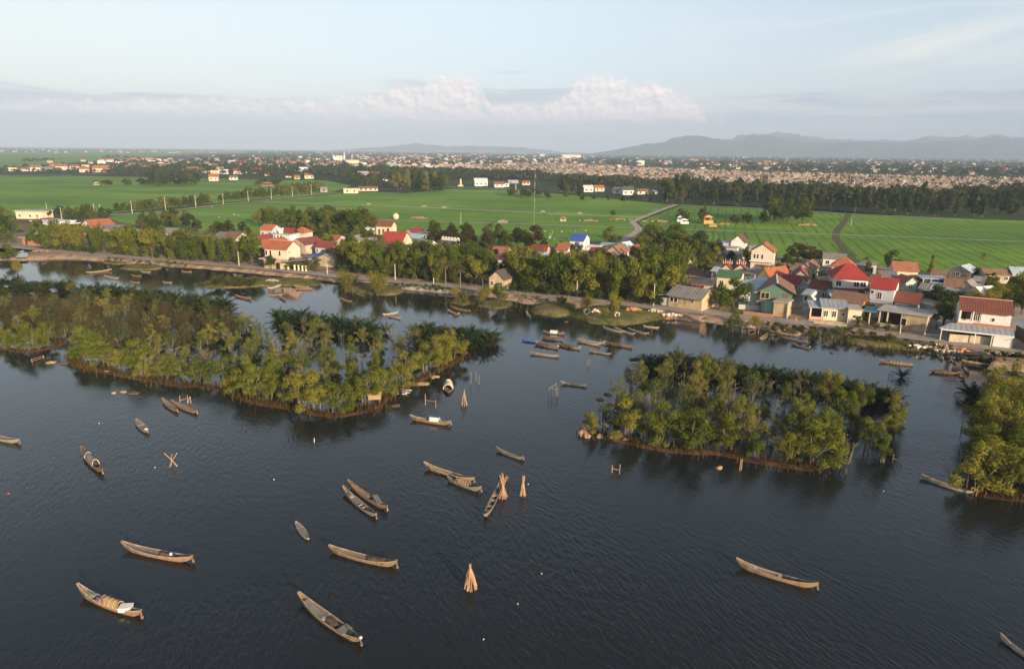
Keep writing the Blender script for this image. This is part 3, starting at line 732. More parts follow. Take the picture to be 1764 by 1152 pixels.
def tufts(name, lines, per_m, h, spread, lm, seed, z=0.25, kind='stuff'):
    """dense reeds and weeds along lines on the ground; nobody could count them: one object"""
    rng = np.random.default_rng(seed); V = []; F = []
    for P in lines:
        for i in range(len(P) - 1):
            L = (P[i + 1] - P[i]).length
            for _ in range(rng.poisson(per_m * L)):
                t = rng.random(); p = P[i].lerp(P[i + 1], t); x, y = p.x + rng.normal(0, spread), p.y + rng.normal(0, spread)
                hh = h * rng.uniform(.4, 1.2); a = rng.uniform(0, 6.28); w = .05 * rng.uniform(.6, 1.6); lx, ly = rng.normal(0, .25, 2) * hh
                k = len(V); V += [(x - cos(a) * w, y - sin(a) * w, z - .35), (x + cos(a) * w, y + sin(a) * w, z - .35), (x + lx + cos(a) * w * .3, y + ly + sin(a) * w * .3, z + hh), (x + lx - cos(a) * w * .3, y + ly - sin(a) * w * .3, z + hh)]
                F.append((k, k + 1, k + 2, k + 3))
    o = link(name, mesh_np(name, np.array(V), np.array(F), lm)); tag(o, kind=kind)
tufts('reeds', dykes, 16, .6, .8, LEAF['dry'], 1)
tufts('weeds', [dykes[0], dykes[2], dykes[3]], 7, .9, 1.0, LEAF['weed'], 2)

rv = random.Random(5)
def noise2(x, y, s=9.0): return sin(x / s * 1.7 + 1.3) * cos(y / s * 2.1 - .4) + .5 * sin(x / s * 4.1 + y / s * 2.7)
# front rows: on and just behind the banks
def front_row(P, off, step, kinds, hr, lab, cat, group, jit=.9, wf=1.6):
    pts = []; acc = 0.0
    for i in range(len(P) - 1):
        L = (P[i + 1] - P[i]).length; acc += L
        if acc >= step:
            acc = 0.0; d = (P[i + 1] - P[i]).normalized(); q = Vector((-d.y, d.x)); p = P[i] + q * (off + rv.uniform(-jit, jit)); pts.append((p.x, p.y))
    pts = left_to_right(pts)
    for i, (x, y) in enumerate(pts):
        plant(rv.choice(kinds), (x, y, 0.05), rv.uniform(hr[0] * .72, hr[1] * .92), lab % ORD[i], cat, group, wf)
    return pts
allm = []
allm += front_row(dykes[0], 1.6, 2.6, ['mangrove'], (4.2, 6.4), '%s yellow-green mangrove from the left on the left islet\'s front bank', 'mangrove', 'mangroves on the front bank of the left islet')
allm += front_row(dykes[1], 1.6, 2.8, ['mangrove'], (4.2, 5.6), '%s mangrove from the left on the small bank at the left frame edge', 'mangrove', 'mangroves on the small bank at the left edge')
allm += front_row(dykes[2], 1.5, 3.0, ['mangrove'], (4.0, 6.4), '%s bright mangrove from the left on the right islet\'s stony front bank', 'mangrove', 'mangroves on the front bank of the right islet')
allm += front_row(dykes[3], 1.4, 2.2, ['mangrove'], (4.6, 6.4), '%s mangrove from the left on the front of the islet at the right edge', 'mangrove', 'mangroves on the islet at the right edge')
L_IN = [(150, 612), (200, 632), (300, 648), (385, 655), (440, 675), (520, 690), (590, 700), (640, 690), (700, 655), (760, 625), (800, 604), (810, 592), (745, 590), (650, 592), (560, 576), (480, 568), (420, 560), (400, 585), (330, 600), (240, 606)]
L_BROWN = [(-40, 520), (60, 524), (150, 520), (300, 528), (400, 548), (418, 575), (390, 592), (300, 602), (210, 600), (120, 586), (40, 578), (-40, 575)]
R_IN = [(1010, 738), (1080, 748), (1150, 760), (1230, 768), (1300, 780), (1380, 792), (1450, 806), (1510, 812), (1540, 806), (1552, 760), (1546, 712), (1500, 696), (1400, 684), (1300, 668), (1200, 648), (1110, 642), (1080, 660), (1060, 690)]
RR_IN = [(1672, 838), (1720, 850), (1800, 856), (1830, 700), (1750, 690), (1700, 700), (1688, 760)]
av = lambda pts, r: [(x, y, r) for x, y in pts]
pts = scatter(L_IN, 3.9, 130, rv, avoid=av(allm, 2.6), thin=lambda x, y: noise2(x, y) > -.55)
n_in = len(pts)
for x, y in pts:
    px, py = pxs((x, y)); dim = rv.random() < .55
    near = py > 640
    plant('mangrove_dim' if dim and not near else 'mangrove', (x, y, 0), rv.uniform(2.6, 4.9) * (1.0 if near else .85),
          ('slender mangrove standing in the flooded heart of the left islet' if dim else 'leafy mangrove standing in water behind the left islet\'s front bank'), 'mangrove',
          'grey-green mangroves in the flooded left islet' if dim else 'leafy mangroves in the flooded left islet', 1.45)
pts = scatter(R_IN, 3.6, 50, rv, avoid=av(allm, 2.5), thin=lambda x, y: noise2(x, y, 6.0) > -.45 or pxs((x, y))[1] > 770)
n_in += len(pts)
for x, y in pts:
    px, py = pxs((x, y)); dim = rv.random() < .5 and py < 770
    plant('mangrove_dim' if dim else 'mangrove', (x, y, 0), rv.uniform(3.0, 6.3), 'thin mangrove with bare stems standing in the right islet\'s dark water' if dim else 'feathery yellow-green mangrove inside the right islet',
          'mangrove', 'thin mangroves in the flooded right islet' if dim else 'feathery mangroves of the right islet', 1.15)
pts = scatter(RR_IN, 2.6, 34, rv, avoid=av(allm, 2.2)); n_in += len(pts)
for x, y in pts: plant('mangrove', (x, y, 0), rv.uniform(4.6, 6.6), 'dense green mangrove on the islet cut off by the right frame edge', 'mangrove', 'mangroves filling the right edge islet', 1.25)
for px, n, lab, grp in ((L_IN, 46, 'bare grey tree with thin stems standing in the left islet\'s water', 'bare trees in the flooded left islet'), (R_IN, 34, 'bare grey tree with thin stems standing in the right islet\'s water', 'bare trees in the flooded right islet')):
    for x, y in scatter(px, 2.6, n, rv): plant('dead', (x, y, 0), rv.uniform(2.6, 4.6), lab, 'tree', grp, 1.0)
# brown leafless thicket with a few green heads
pts = scatter(L_BROWN, 2.5, 150, rv, thin=lambda x, y: True)
for x, y in pts: plant('twiggy', (x, y, 0), rv.uniform(1.6, 2.9), 'reddish-brown leafless shrub in the thicket of the left islet', 'shrub', 'leafless shrubs of the left islet thicket', 1.3)
pts = scatter(L_BROWN, 4.4, 48, rv); n_in += len(pts)
for x, y in pts: plant(rv.choice(['mangrove', 'mangrove_dim', 'mangrove_dim']), (x, y, 0), rv.uniform(2.6, 4.2), 'green mangrove rising out of the brown leafless thicket', 'mangrove', 'mangroves in the brown thicket', 1.4)
# nipa palms along the far sides of the islets
NIPA = [([(-60, 492), (20, 490), (90, 500), (60, 512), (-60, 514)], 16, 'nipa palm clump in the dark stand by the left frame edge', 'nipa palms at the left edge'),
        ([(98, 496), (128, 496), (128, 504), (98, 504)], 3, 'nipa palm clump on the small spit by the open pool', 'nipa palms on the small spit'),
        ([(140, 505), (230, 508), (320, 520), (400, 533), (400, 548), (310, 538), (220, 524), (140, 516)], 30, 'nipa palm clump on the back edge of the brown thicket', 'nipa palms behind the thicket'),
        ([(470, 545), (560, 552), (640, 568), (650, 588), (560, 580), (480, 566)], 26, 'nipa palm clump on the back edge of the left islet\'s middle', 'nipa palms behind the left islet'),
        ([(660, 566), (690, 566), (690, 576), (660, 576)], 1, 'lone nipa palm clump in the gap of the left islet\'s back edge', None),
        ([(715, 572), (800, 578), (850, 588), (846, 606), (800, 606), (720, 594)], 24, 'nipa palm clump on the left islet\'s right tip', 'nipa palms on the right tip of the left islet'),
        ([(1112, 628), (1180, 628), (1260, 640), (1335, 652), (1330, 668), (1200, 650), (1112, 644)], 24, 'nipa palm clump along the back of the right islet', 'nipa palms behind the right islet'),
        ([(1345, 655), (1420, 662), (1460, 668), (1455, 684), (1345, 672)], 8, 'nipa palm clump behind the right islet\'s middle', 'nipa palms behind the middle of the right islet'),
        ([(1462, 672), (1540, 690), (1536, 704), (1470, 696)], 7, 'nipa palm clump at the right islet\'s back corner', 'nipa palms at the right islet\'s back corner'),
        ([(1668, 682), (1720, 692), (1830, 704), (1830, 720), (1700, 708)], 14, 'nipa palm clump on the right edge islet facing the village', 'nipa palms on the right edge islet')]
for px, n, lab, grp in NIPA:
    for x, y in scatter(px, 1.45, int(n * 1.75), rv, avoid=()):
        plant('nipa', (x, y, 0.05), rv.uniform(2.3, 3.2) * (1.3 if pxs((x, y))[0] < 420 else 1.0), lab, 'nipa palm', grp, 1.0)
plant('nipa', G(1553, 650), 2.0, 'low nipa tuft with dark stumps standing alone in the right channel', 'nipa palm')
plant('shrub_dark', G(852, 592), 2.2, 'dark bush leaning out from the left islet\'s right tip', 'shrub')
# ---------------------------------------------------------------- village trees (positions on the land, heights from the photo)
rt = random.Random(21)
def belt(kinds, px, dist, n, hpx, lab, cat, group, wf=1.0, avoid=(), name=None):
    pts = left_to_right(scatter(px, dist, n, rt, LAND, avoid))
    for i, (x, y) in enumerate(pts):
        p = Vector((x, y, LAND)); h = rt.uniform(*hpx) / ppm(p)
        plant(rt.choice(kinds), p, h, (lab % ORD[i]) if '%s' in lab else lab, cat, group, wf, name)
def one(kind, x, y, hpx, lab, cat='tree', wf=1.0, name=None, z=LAND):
    p = G(x, y, z); return plant(kind, p, hpx / ppm(p), lab, cat, None, wf, name)

# bamboo and mixed trees along the lagoon road
belt(['bamboo', 'bamboo', 'olivegreen'], [(70, 428), (130, 432), (222, 438), (222, 430), (130, 424), (70, 420)], 4.0, 20, (36, 48), '%s bamboo clump from the left, between the brick hut and the grey gabled house', 'bamboo', 'bamboo along the left road')
belt(['bamboo', 'olivegreen'], [(226, 441), (330, 450), (436, 457), (436, 448), (330, 440), (226, 432)], 4.2, 26, (38, 54), '%s bamboo clump from the left between the grey gabled house and the pink house', 'bamboo', 'bamboo left of the pink house')
belt(['olivegreen', 'bamboo'], [(585, 468), (650, 476), (722, 482), (722, 472), (650, 464), (585, 458)], 4.2, 22, (42, 56), '%s sunlit tree from the left in the grove right of the pink house', 'tree', 'grove right of the pink house')
belt(['bamboo', 'olivegreen', 'broad'], [(722, 483), (780, 489), (838, 494), (838, 478), (780, 470), (722, 466)], 4.2, 24, (40, 58), 'leafy tree in the thick grove around the roadside coconut palms', 'tree', 'grove around the coconut palms')
belt(['bamboo', 'bamboo', 'olivegreen'], [(882, 501), (960, 508), (1050, 517), (1118, 524), (1118, 508), (1050, 500), (960, 490), (882, 484)], 4.4, 52, (52, 76), 'tall bamboo clump in the dense belt along the middle of the road', 'bamboo', 'bamboo belt along the middle of the road')
belt(['bamboo', 'broad'], [(880, 484), (960, 488), (1050, 498), (1050, 480), (960, 470), (880, 468)], 5.5, 18, (34, 48), 'tree half hidden behind the bamboo belt on the road', 'tree', 'trees behind the bamboo belt')
belt(['bamboo', 'olivegreen'], [(1116, 524), (1146, 526), (1172, 500), (1172, 470), (1120, 470)], 4.4, 20, (48, 66), 'bamboo clump beside the grey-roofed ochre house', 'bamboo', 'bamboo beside the grey-roofed ochre house')
belt(['broad', 'olivegreen'], [(1110, 470), (1232, 478), (1238, 440), (1150, 418), (1090, 425)], 6.0, 30, (26, 42), 'round leafy tree in the wood behind the bamboo and left of the white tower house', 'tree', 'wood left of the white tower house')
# left village
belt(['olivegreen', 'broad'], [(-60, 420), (10, 424), (24, 405), (20, 385), (-60, 380)], 5.0, 16, (30, 44), 'olive tree at the left frame edge above the road', 'tree', 'trees at the left frame edge')
belt(['broad', 'far'], [(76, 378), (140, 382), (190, 385), (190, 376), (130, 368), (90, 372)], 5.5, 18, (14, 22), 'low dark tree behind the white flat-roofed house', 'tree', 'trees behind the white flat-roofed house')
belt(['broad'], [(226, 398), (275, 402), (335, 404), (335, 392), (275, 385), (226, 390)], 5.5, 18, (20, 30), 'dark green tree between the paddies and the left roadside bamboo', 'tree', 'dark trees by the left paddies')
belt(['rust', 'broad'], [(338, 404), (420, 410), (420, 402), (338, 396)], 5.0, 8, (18, 24), 'brownish tree behind the left roadside bamboo', 'tree', 'brownish trees behind the bamboo')
belt(['broad', 'olivegreen'], [(440, 392), (520, 398), (640, 404), (640, 392), (560, 386), (450, 386)], 5.6, 34, (26, 38), 'large dark tree in the wood behind the red-roofed cluster', 'tree', 'wood behind the red-roofed cluster')
belt(['broad', 'olivegreen'], [(528, 412), (640, 428), (640, 404), (528, 400)], 6.0, 18, (16, 28), 'garden tree among the roofs left of the bright red roof', 'tree', 'garden trees left of the bright red roof')
one('olivegreen', 612, 404, 44, 'tallest tree of the wood behind the red-roofed cluster')
belt(['olivegreen', 'broad'], [(585, 458), (720, 470), (720, 440), (640, 434), (585, 436)], 5.5, 22, (24, 34), 'leafy tree between the roadside grove and the bright red roof', 'tree', 'trees below the bright red roof')
belt(['broad', 'rust'], [(746, 425), (830, 432), (930, 436), (930, 420), (830, 412), (746, 408)], 6.5, 26, (24, 36), 'dark tree in the line between the crenellated hall and the blue-roofed house', 'tree', 'dark trees by the central paddies')
belt(['broad', 'olivegreen'], [(740, 468), (840, 478), (900, 470), (900, 445), (800, 440), (740, 440)], 6.0, 26, (22, 34), 'tree growing between the small roofs in the middle of the village', 'tree', 'trees between the middle roofs')
belt(['broad', 'olivegreen'], [(930, 455), (1040, 466), (1130, 466), (1130, 446), (1040, 446), (930, 440)], 6.0, 24, (20, 30), 'garden tree in front of the blue-roofed house', 'tree', 'garden trees before the blue-roofed house')
one('broad_wide', 1052, 424, 34, 'big dark round tree beside the pale field lane', wf=1.0)
one('broad_wide', 1205, 440, 44, 'large light green tree just left of the white tower house', wf=.9)
one('olivegreen', 1130, 425, 36, 'spreading olive tree right of the pale field lane', wf=1.2)
one('olivegreen', 1165, 432, 34, 'olive tree behind the maroon roof of the middle village', wf=1.2)
belt(['broad', 'olivegreen'], [(1236, 452), (1300, 462), (1300, 446), (1236, 440)], 5.0, 6, (18, 26), 'dark garden tree before the cream three-storey house', 'tree', 'garden trees before the cream house')
one('olivegreen', 1240, 533, 46, 'bright round tree standing beside the road by the ochre house', wf=1.0)
one('olivegreen', 1262, 532, 56, 'largest round green tree standing beside the road next to the grey yard', wf=1.1)
one('olivegreen', 1285, 520, 34, 'smaller green tree leaning over the grey yard', wf=1.0)
one('rust', 1372, 452, 34, 'rust-brown tree at the paddy edge with egrets in its crown', wf=1.3)
one('rust', 1395, 455, 32, 'dark rust-tinged tree beside the egret tree', wf=1.2)
one('broad', 1355, 462, 26, 'dark green tree left of the rust-brown egret tree', wf=1.3)
one('broad', 1340, 476, 24, 'low dark green tree behind the orange gabled house', wf=1.6)
one('broad', 1412, 452, 22, 'dark tree beside the long grey-roofed back house')
one('broad', 1494, 478, 30, 'slim dark tree behind the big red hip roof', wf=.7)
one('coco', 1490, 466, 26, 'small palm behind the big red hip roof', 'palm', .8)
one('broad_wide', 1536, 468, 38, 'wide dark brown-green tree at the paddy edge behind the terracotta-roofed house', wf=1.0)
one('casuarina', 1602, 476, 42, 'thin feathery tree rising against the paddies behind the sheds', wf=.6)
one('coco', 1690, 466, 34, 'small bare palm standing against the paddies at the right', 'palm', .6)
belt(['broad'], [(1618, 566), (1652, 570), (1652, 536), (1600, 520)], 4.2, 9, (34, 46), 'dense dark green tree in the clump beside the right alley', 'tree', 'dark clump beside the right alley', 1.1)
belt(['broad', 'shrub_dark'], [(1575, 505), (1622, 512), (1622, 498), (1575, 492)], 4.5, 7, (12, 20), 'low garden tree between the sheds behind the red narrow house', 'tree', 'garden trees between the sheds')
belt(['olivegreen', 'yellow'], [(1690, 536), (1764, 545), (1790, 520), (1764, 500), (1700, 508)], 4.6, 14, (28, 44), 'yellow-green tree behind the long brown roof at the right', 'tree', 'yellow-green trees behind the long brown roof')
belt(['broad'], [(1672, 492), (1712, 500), (1712, 484), (1672, 480)], 5.0, 6, (16, 24), 'dark tree beside the low beige house at the paddy edge', 'tree', 'dark trees by the beige house')
belt(['broad', 'shrub_dark'], [(1474, 560), (1500, 562), (1500, 520), (1478, 520)], 3.6, 7, (22, 40), 'dark bushy tree between the cream house and the narrow red-roofed house', 'tree', 'trees right of the cream porch house')
belt(['shrub'], [(1462, 565), (1530, 572), (1530, 560), (1470, 555)], 2.2, 12, (9, 16), 'yellow-green garden plant before the narrow red-roofed house', 'shrub', 'garden plants before the narrow red-roofed house')
belt(['broad'], [(455, 462), (475, 466), (475, 458), (455, 456)], 3.5, 2, (22, 28), 'round garden tree left of the pink house gate', 'tree', 'garden trees left of the pink house gate', 1.1)
one('broad', 430, 455, 26, 'rounded dark tree at the left end of the pink house garden', wf=1.1)
one('olivegreen', 505, 464, 22, 'first trimmed round tree behind the white gate posts', wf=1.2)
one('olivegreen', 528, 466, 24, 'second trimmed round tree behind the white gate posts', wf=1.2)
one('broad', 545, 466, 24, 'dark trimmed tree at the right end of the white gate posts', wf=1.2)
for i, (x, y, h) in enumerate([(768, 489, 44), (793, 492, 40), (832, 499, 28), (845, 412, 30), (781, 484, 38), (1012, 452, 20)]):
    one('coco', x, y, h, ['tall coconut palm with browning fronds at the middle of the roadside grove', 'yellowish coconut palm right of the tallest roadside palm', 'short coconut palm beside the dark-roofed roadside hut',
        'lone palm standing before the central paddies', 'coconut palm behind the two roadside palms', 'small palm among the roofs below the blue-roofed house'][i], 'palm')
# dark undergrowth under the roadside trees and gardens between the roofs
for px, n, h, lab, grp in [([(75, 433), (220, 441), (430, 458), (430, 452), (220, 434), (75, 427)], 34, (9, 15), 'dark bush under the bamboo along the left road', 'bushes under the left bamboo'),
                           ([(585, 470), (722, 484), (836, 495), (836, 488), (722, 477), (585, 463)], 34, (11, 19), 'dark bush under the grove between the pink house and the palms', 'bushes under the middle grove'),
                           ([(880, 503), (960, 510), (1050, 519), (1140, 528), (1140, 520), (1050, 511), (960, 502), (880, 495)], 34, (12, 22), 'dark bush under the bamboo belt along the middle road', 'bushes under the bamboo belt')]:
    belt(['shrub_dark'], px, 2.2, n, h, lab, 'shrub', grp, 1.1)
belt(['broad', 'olivegreen'], [(430, 452), (585, 464), (640, 440), (640, 410), (430, 410)], 6.5, 16, (16, 26), 'garden tree between the roofs of the red-roofed cluster', 'tree', 'garden trees of the red-roofed cluster', avoid=[(G(475, 440, 1).x, G(475, 440, 1).y, 9), (G(535, 455, 1).x, G(535, 455, 1).y, 8)])
belt(['broad', 'olivegreen'], [(640, 440), (760, 452), (850, 460), (850, 436), (760, 428), (640, 428)], 6.0, 22, (16, 26), 'garden tree between the small roofs below the crenellated hall', 'tree', 'garden trees below the crenellated hall')
belt(['broad', 'olivegreen'], [(1300, 500), (1400, 520), (1400, 480), (1300, 470)], 6.0, 7, (14, 22), 'garden tree squeezed between the roofs by the alley', 'tree', 'garden trees by the alley', .8)
belt(['broad', 'shrub_dark'], [(1560, 500), (1764, 520), (1764, 480), (1560, 480)], 5.5, 16, (12, 22), 'garden tree among the crowded right-hand roofs', 'tree', 'garden trees among the right roofs', 1.0)
belt(['shrub_dark', 'shrub'], [(1280, 515), (1400, 530), (1480, 540), (1600, 555), (1764, 560), (1764, 500), (1600, 490), (1400, 475), (1230, 465)], 4.0, 46, (7, 13), 'leafy garden bush between the roofs of the right-hand village', 'shrub', 'garden bushes of the right-hand village', 1.4)
# willows and trees on the shore
one('yellow', 596, 502, 40, 'yellow-green willow bush, left of the pair on the grassy shore point', 'willow', .8, z=.3)
one('yellow', 650, 508, 46, 'yellow-green willow bush, right of the pair on the grassy shore point', 'willow', .85, z=.3)
one('yellow', 785, 520, 28, 'thin pale shrub on the small reedy islet below the coconut palms', 'willow', .6, z=.2)
one('shrub_dark', 800, 520, 22, 'dark bush on the small reedy islet below the coconut palms', 'shrub', 1.0, z=.2)
one('yellow', 836, 524, 34, 'yellow-green tree, left of the two leaning over the water by the blue shed', 'willow', .8, z=.2)
one('olivegreen', 858, 524, 38, 'olive tree standing in the water beside the blue shed', 'tree', .9, z=.1)
one('olivegreen', 1056, 556, 58, 'tall thin tree on the grassy point with a pale trunk', 'tree', .62, z=.6)
one('yellow', 1012, 536, 30, 'thin leafless-looking bush beside the concrete ring on the shore', 'shrub', .8, z=.6)
one('broad', 968, 529, 20, 'small umbrella-shaped tree with a whitewashed trunk on the shore', 'tree', 1.3, z=.6)
one('olivegreen', 1262, 570, 44, 'sparse tree at the water edge beside the ruined jetty', 'tree', .8, z=.3)
one('yellow', 1300, 566, 26, 'thin yellowish bush on the rubble shore', 'shrub', .7, z=.3)
one('coco', 1212, 562, 18, 'short palm at the water edge left of the ruined jetty', 'palm', 1.1, z=.3)
one('yellow', 30, 470, 24, 'pale yellow-green willow at the left frame edge by the lagoon', 'willow', .9, z=.1)
one('olivegreen', 14, 446, 26, 'olive bush by the small pond at the left frame edge', 'shrub', 1.4, z=.5)
one('yellow', 122, 503, 18, 'yellow-green mangrove bush beside the open pool on the left', 'willow', 1.1, z=.05)
one('yellow', 84, 497, 15, 'pale bush standing in the open pool on the left', 'willow', .8, z=.05)
# bank weeds and bushes
for n_, (px, d, n, h, lab, grp) in enumerate([
    ([(350, 492), (440, 494), (440, 484), (380, 478)], 1.7, 26, (7, 11), 'yellow-green bush on the long grassy spit', 'bushes on the grassy spit'),
    ([(1320, 572), (1400, 578), (1400, 566), (1320, 560)], 1.8, 18, (6, 11), 'scrubby bush on the rubble bank below the alley', 'bushes on the rubble bank'),
    ([(1400, 578), (1470, 584), (1540, 592), (1540, 584), (1470, 572), (1400, 568)], 1.7, 30, (6, 12), 'bush on the green slope below the cream porch house', 'bushes below the cream porch house'),
    ([(1560, 592), (1640, 606), (1640, 598), (1560, 584)], 2.0, 12, (4, 8), 'weedy bush among the rubbish on the bank below the alley', 'bushes among the bank rubbish'),
    ([(1690, 618), (1764, 626), (1800, 622), (1764, 612), (1690, 608)], 1.8, 18, (5, 9), 'green bush on the bank right of the sunken wall', 'bushes on the right end of the bank'),
    ([(690, 494), (790, 504), (790, 500), (690, 490)], 1.7, 22, (4, 8), 'low dark bush on the embankment below the coconut palms', 'bushes on the middle embankment'),
    ([(590, 486), (620, 488), (620, 482), (590, 480)], 1.8, 6, (5, 8), 'low bush at the bend of the road bank', 'bushes at the bend of the bank'),
    ([(180, 450), (260, 456), (330, 460), (330, 455), (260, 450), (180, 446)], 2.4, 14, (3, 6), 'low weed clump on the left roadside bank', 'weed clumps on the left bank'),
    ([(900, 515), (945, 522), (945, 516), (900, 510)], 2.0, 7, (3, 6), 'weed clump below the road by the umbrella-shaped tree', 'weed clumps by the umbrella tree')]):
    belt(['shrub', 'shrub', 'shrub_dark'], px, d, n, h, lab, 'shrub', grp, 1.5)
one('shrub_dark', 186, 452, 5, 'grass tuft by the left shore', 'shrub', 2.0, z=.1)

# grassy spit, points and mounds reaching into the lagoon
GRASSB = ground_mat('short_green_turf', [(0.0, (.04, .055, .015)), (0.40, (.085, .10, .026)), (0.50, (.13, .125, .042)), (0.60, (.20, .15, .08)), (0.75, (.28, .20, .13)), (1.0, (.07, .085, .025))], 0.3)
def mound(px, top, m, name='grassy_point'):
    """low land reaching into the water: outline at the water line, flat raised top"""
    P = catmull([G(x, y, 0) for x, y in px] + [G(*px[0], 0)], 1.2)[:-1]; n = len(P); c = sum(P, Vector((0, 0))) / n; V = []; rnd = random.Random(n)
    for f, z in ((1.06, -.4), (1.0, .04), (.9, .6), (.72, .9), (.45, 1.0)):
        for p in P: q = c + (p - c) * f * rnd.uniform(.93, 1.07); V.append((q.x, q.y, z * top * rnd.uniform(.85, 1.15) if z > 0 else z))
    V.append((c.x, c.y, top)); F = [(r * n + i, r * n + (i + 1) % n, (r + 1) * n + (i + 1) % n, (r + 1) * n + i) for r in range(4) for i in range(n)] + [(4 * n + i, 4 * n + (i + 1) % n, 5 * n) for i in range(n)]
    a = sum((P[i].x * P[(i + 1) % n].y - P[(i + 1) % n].x * P[i].y) for i in range(n))
    if a < 0: F = [tuple(reversed(f)) for f in F]
    o = link(name, mesh_np(name, np.array(V), F, m, smooth=True)); tag(o, kind='structure')
mound([(348, 494), (380, 497), (430, 495), (470, 492), (520, 494), (552, 490), (548, 484), (500, 480), (450, 478), (400, 480), (362, 486)], .55, GRASSB)
mound([(584, 500), (620, 505), (660, 509), (690, 506), (692, 497), (650, 490), (600, 488)], .7, GRASSB)
mound([(912, 537), (950, 546), (985, 541), (995, 530), (970, 524), (925, 526)], .9, GRASSB)
mound([(984, 546), (1020, 556), (1060, 561), (1110, 556), (1145, 548), (1155, 540), (1100, 530), (1030, 528), (992, 536)], .95, GRASSB)
mound([(776, 522), (800, 526), (812, 522), (800, 515), (782, 516)], .4, GRASSB)
mound([(822, 527), (850, 532), (876, 529), (880, 521), (850, 517), (826, 520)], .4, GRASSB)
mound([(1448, 588), (1490, 596), (1540, 601), (1592, 605), (1600, 600), (1560, 590), (1500, 584), (1460, 580)], .85, GRASSB)
mound([(206, 463), (240, 466), (276, 463), (270, 457), (220, 456)], .5, GRASSB)
mound([(176, 453), (200, 456), (222, 454), (210, 450), (186, 449)], .35, GRASSB)
LT = [[G(x, y, .3) for x, y in l] for l in ([(352, 490), (400, 488), (460, 486), (540, 488)], [(590, 498), (640, 503), (685, 500)], [(918, 534), (980, 535)], [(990, 542), (1060, 550), (1145, 544)], [(1450, 584), (1520, 594), (1600, 602)], [(1400, 576), (1450, 582)], [(1700, 618), (1764, 626)], [(780, 520), (810, 520)], [(826, 525), (876, 524)])]
LT = [catmull(l, 2.0) for l in LT]
tufts('weeds', [[Vector((p.x, p.y)) for p in l] for l in LT], 40, .45, 1.8, LEAF['weed'], 9, z=.45)

# ---------------------------------------------------------------- paddies: roadside trees, clumps, the grove
pa = random.Random(31)
def line_pts(px, n, jit=0.0):
    P = catmull([G(x, y, LAND) for x, y in px], 1.0); out = []
    for i in range(n):
        p = P[int((i + .5) / n * (len(P) - 1))]; out.append((p.x + pa.uniform(-jit, jit), p.y + pa.uniform(-jit, jit)))
    return out
for px, n, h, where in [([(208, 364), (236, 362)], 5, (11, 15), 'in the first short group left of the field road'), ([(240, 361), (300, 356), (362, 350)], 16, (11, 16), 'in the long row along the field road\'s lower half'),
                 ([(378, 346), (420, 342)], 8, (9, 13), 'in the middle group along the field road'), ([(420, 342), (480, 337), (550, 330)], 22, (13, 17), 'in the long row along the field road\'s upper half')]:
    for i, (x, y) in enumerate(line_pts(px, n, 1.5)):
        p = Vector((x, y, LAND)); plant('casuarina', p, pa.uniform(*h) / ppm(p) * 1.15, '%s tree from the left %s' % (ORD[i], where), 'tree', 'trees along the field road', 2.2)
def clump(kinds, px, dist, n, h, lab, grp, wf=1.0, cat='tree'):
    for x, y in scatter(px, dist, n, pa, LAND):
        p = Vector((x, y, LAND)); plant(pa.choice(kinds), p, pa.uniform(*h) / ppm(p), lab, cat, grp, wf)
clump(['broad', 'olivegreen'], [(1322, 387), (1392, 388), (1388, 378), (1325, 378)], 7, 9, (36, 46), 'tall tree in the big clump standing alone in the right paddies', 'big clump in the right paddies', .8)
clump(['shrub_dark', 'far'], [(1264, 388), (1320, 388), (1320, 380), (1264, 382)], 7, 9, (12, 18), 'low tree left of the big clump in the right paddies', 'low trees left of the big paddy clump')
clump(['far', 'broad'], [(1172, 384), (1224, 386), (1224, 378), (1172, 378)], 7, 9, (14, 22), 'tree around the orange shrine in the paddies', 'trees around the paddy shrine')
one('casuarina', 1212, 380, 30, 'slender tall tree behind the orange paddy shrine', wf=.5)
one('casuarina', 1181, 380, 24, 'slender tree by the white tombs in the paddies', wf=.5)
clump(['far'], [(880, 341), (956, 343), (956, 337), (880, 336)], 9, 12, (9, 14), 'low dark tree in the short hedge in the central paddies', 'short hedge in the central paddies', 1.3)
clump(['far'], [(215, 320), (262, 320), (262, 315), (215, 315)], 12, 8, (8, 11), 'low tree in the left end of the thicket in the far left paddies', 'left end of the far paddy thicket', 1.6)
clump(['far', 'grove'], [(262, 322), (340, 321), (340, 311), (262, 313)], 11, 24, (14, 22), 'tall tree in the thicket in the far left paddies', 'thicket in the far left paddies', 1.0)
clump(['far'], [(440, 321), (482, 321), (482, 316), (440, 316)], 12, 7, (8, 12), 'low tree on the small mound in the far left paddies', 'trees on the far paddy mound', 1.5)
clump(['far'], [(160, 320), (194, 320), (194, 316), (160, 316)], 12, 4, (6, 9), 'low bush by the tomb in the far left paddies', 'bushes by the far tomb', 1.8)
one('far', 1056, 372, 10, 'small umbrella-shaped tree alone on the central paddy path', wf=1.6)
clump(['grove', 'olivegreen'], [(676, 330), (770, 334), (770, 324), (690, 318)], 9, 28, (22, 34), 'tall slim tree in the grove at the end of the field road', 'grove at the end of the field road', .8)
clump(['grove', 'far'], [(620, 326), (670, 326), (664, 318), (620, 318)], 9, 9, (12, 18), 'tree behind the small yellow buildings on the field road', 'trees behind the small yellow buildings')
clump(['grove'], [(966, 344), (1000, 344), (1000, 332), (966, 330)], 9, 10, (24, 34), 'tall tree in the grove at the middle of the paddies\' far edge', 'grove at the paddies\' far edge', .9)
clump(['grove', 'broad'], [(1148, 350), (1186, 351), (1186, 338), (1148, 336)], 9, 12, (28, 42), 'tall tree by the upper end of the pale field lane', 'trees at the upper end of the field lane', .9)
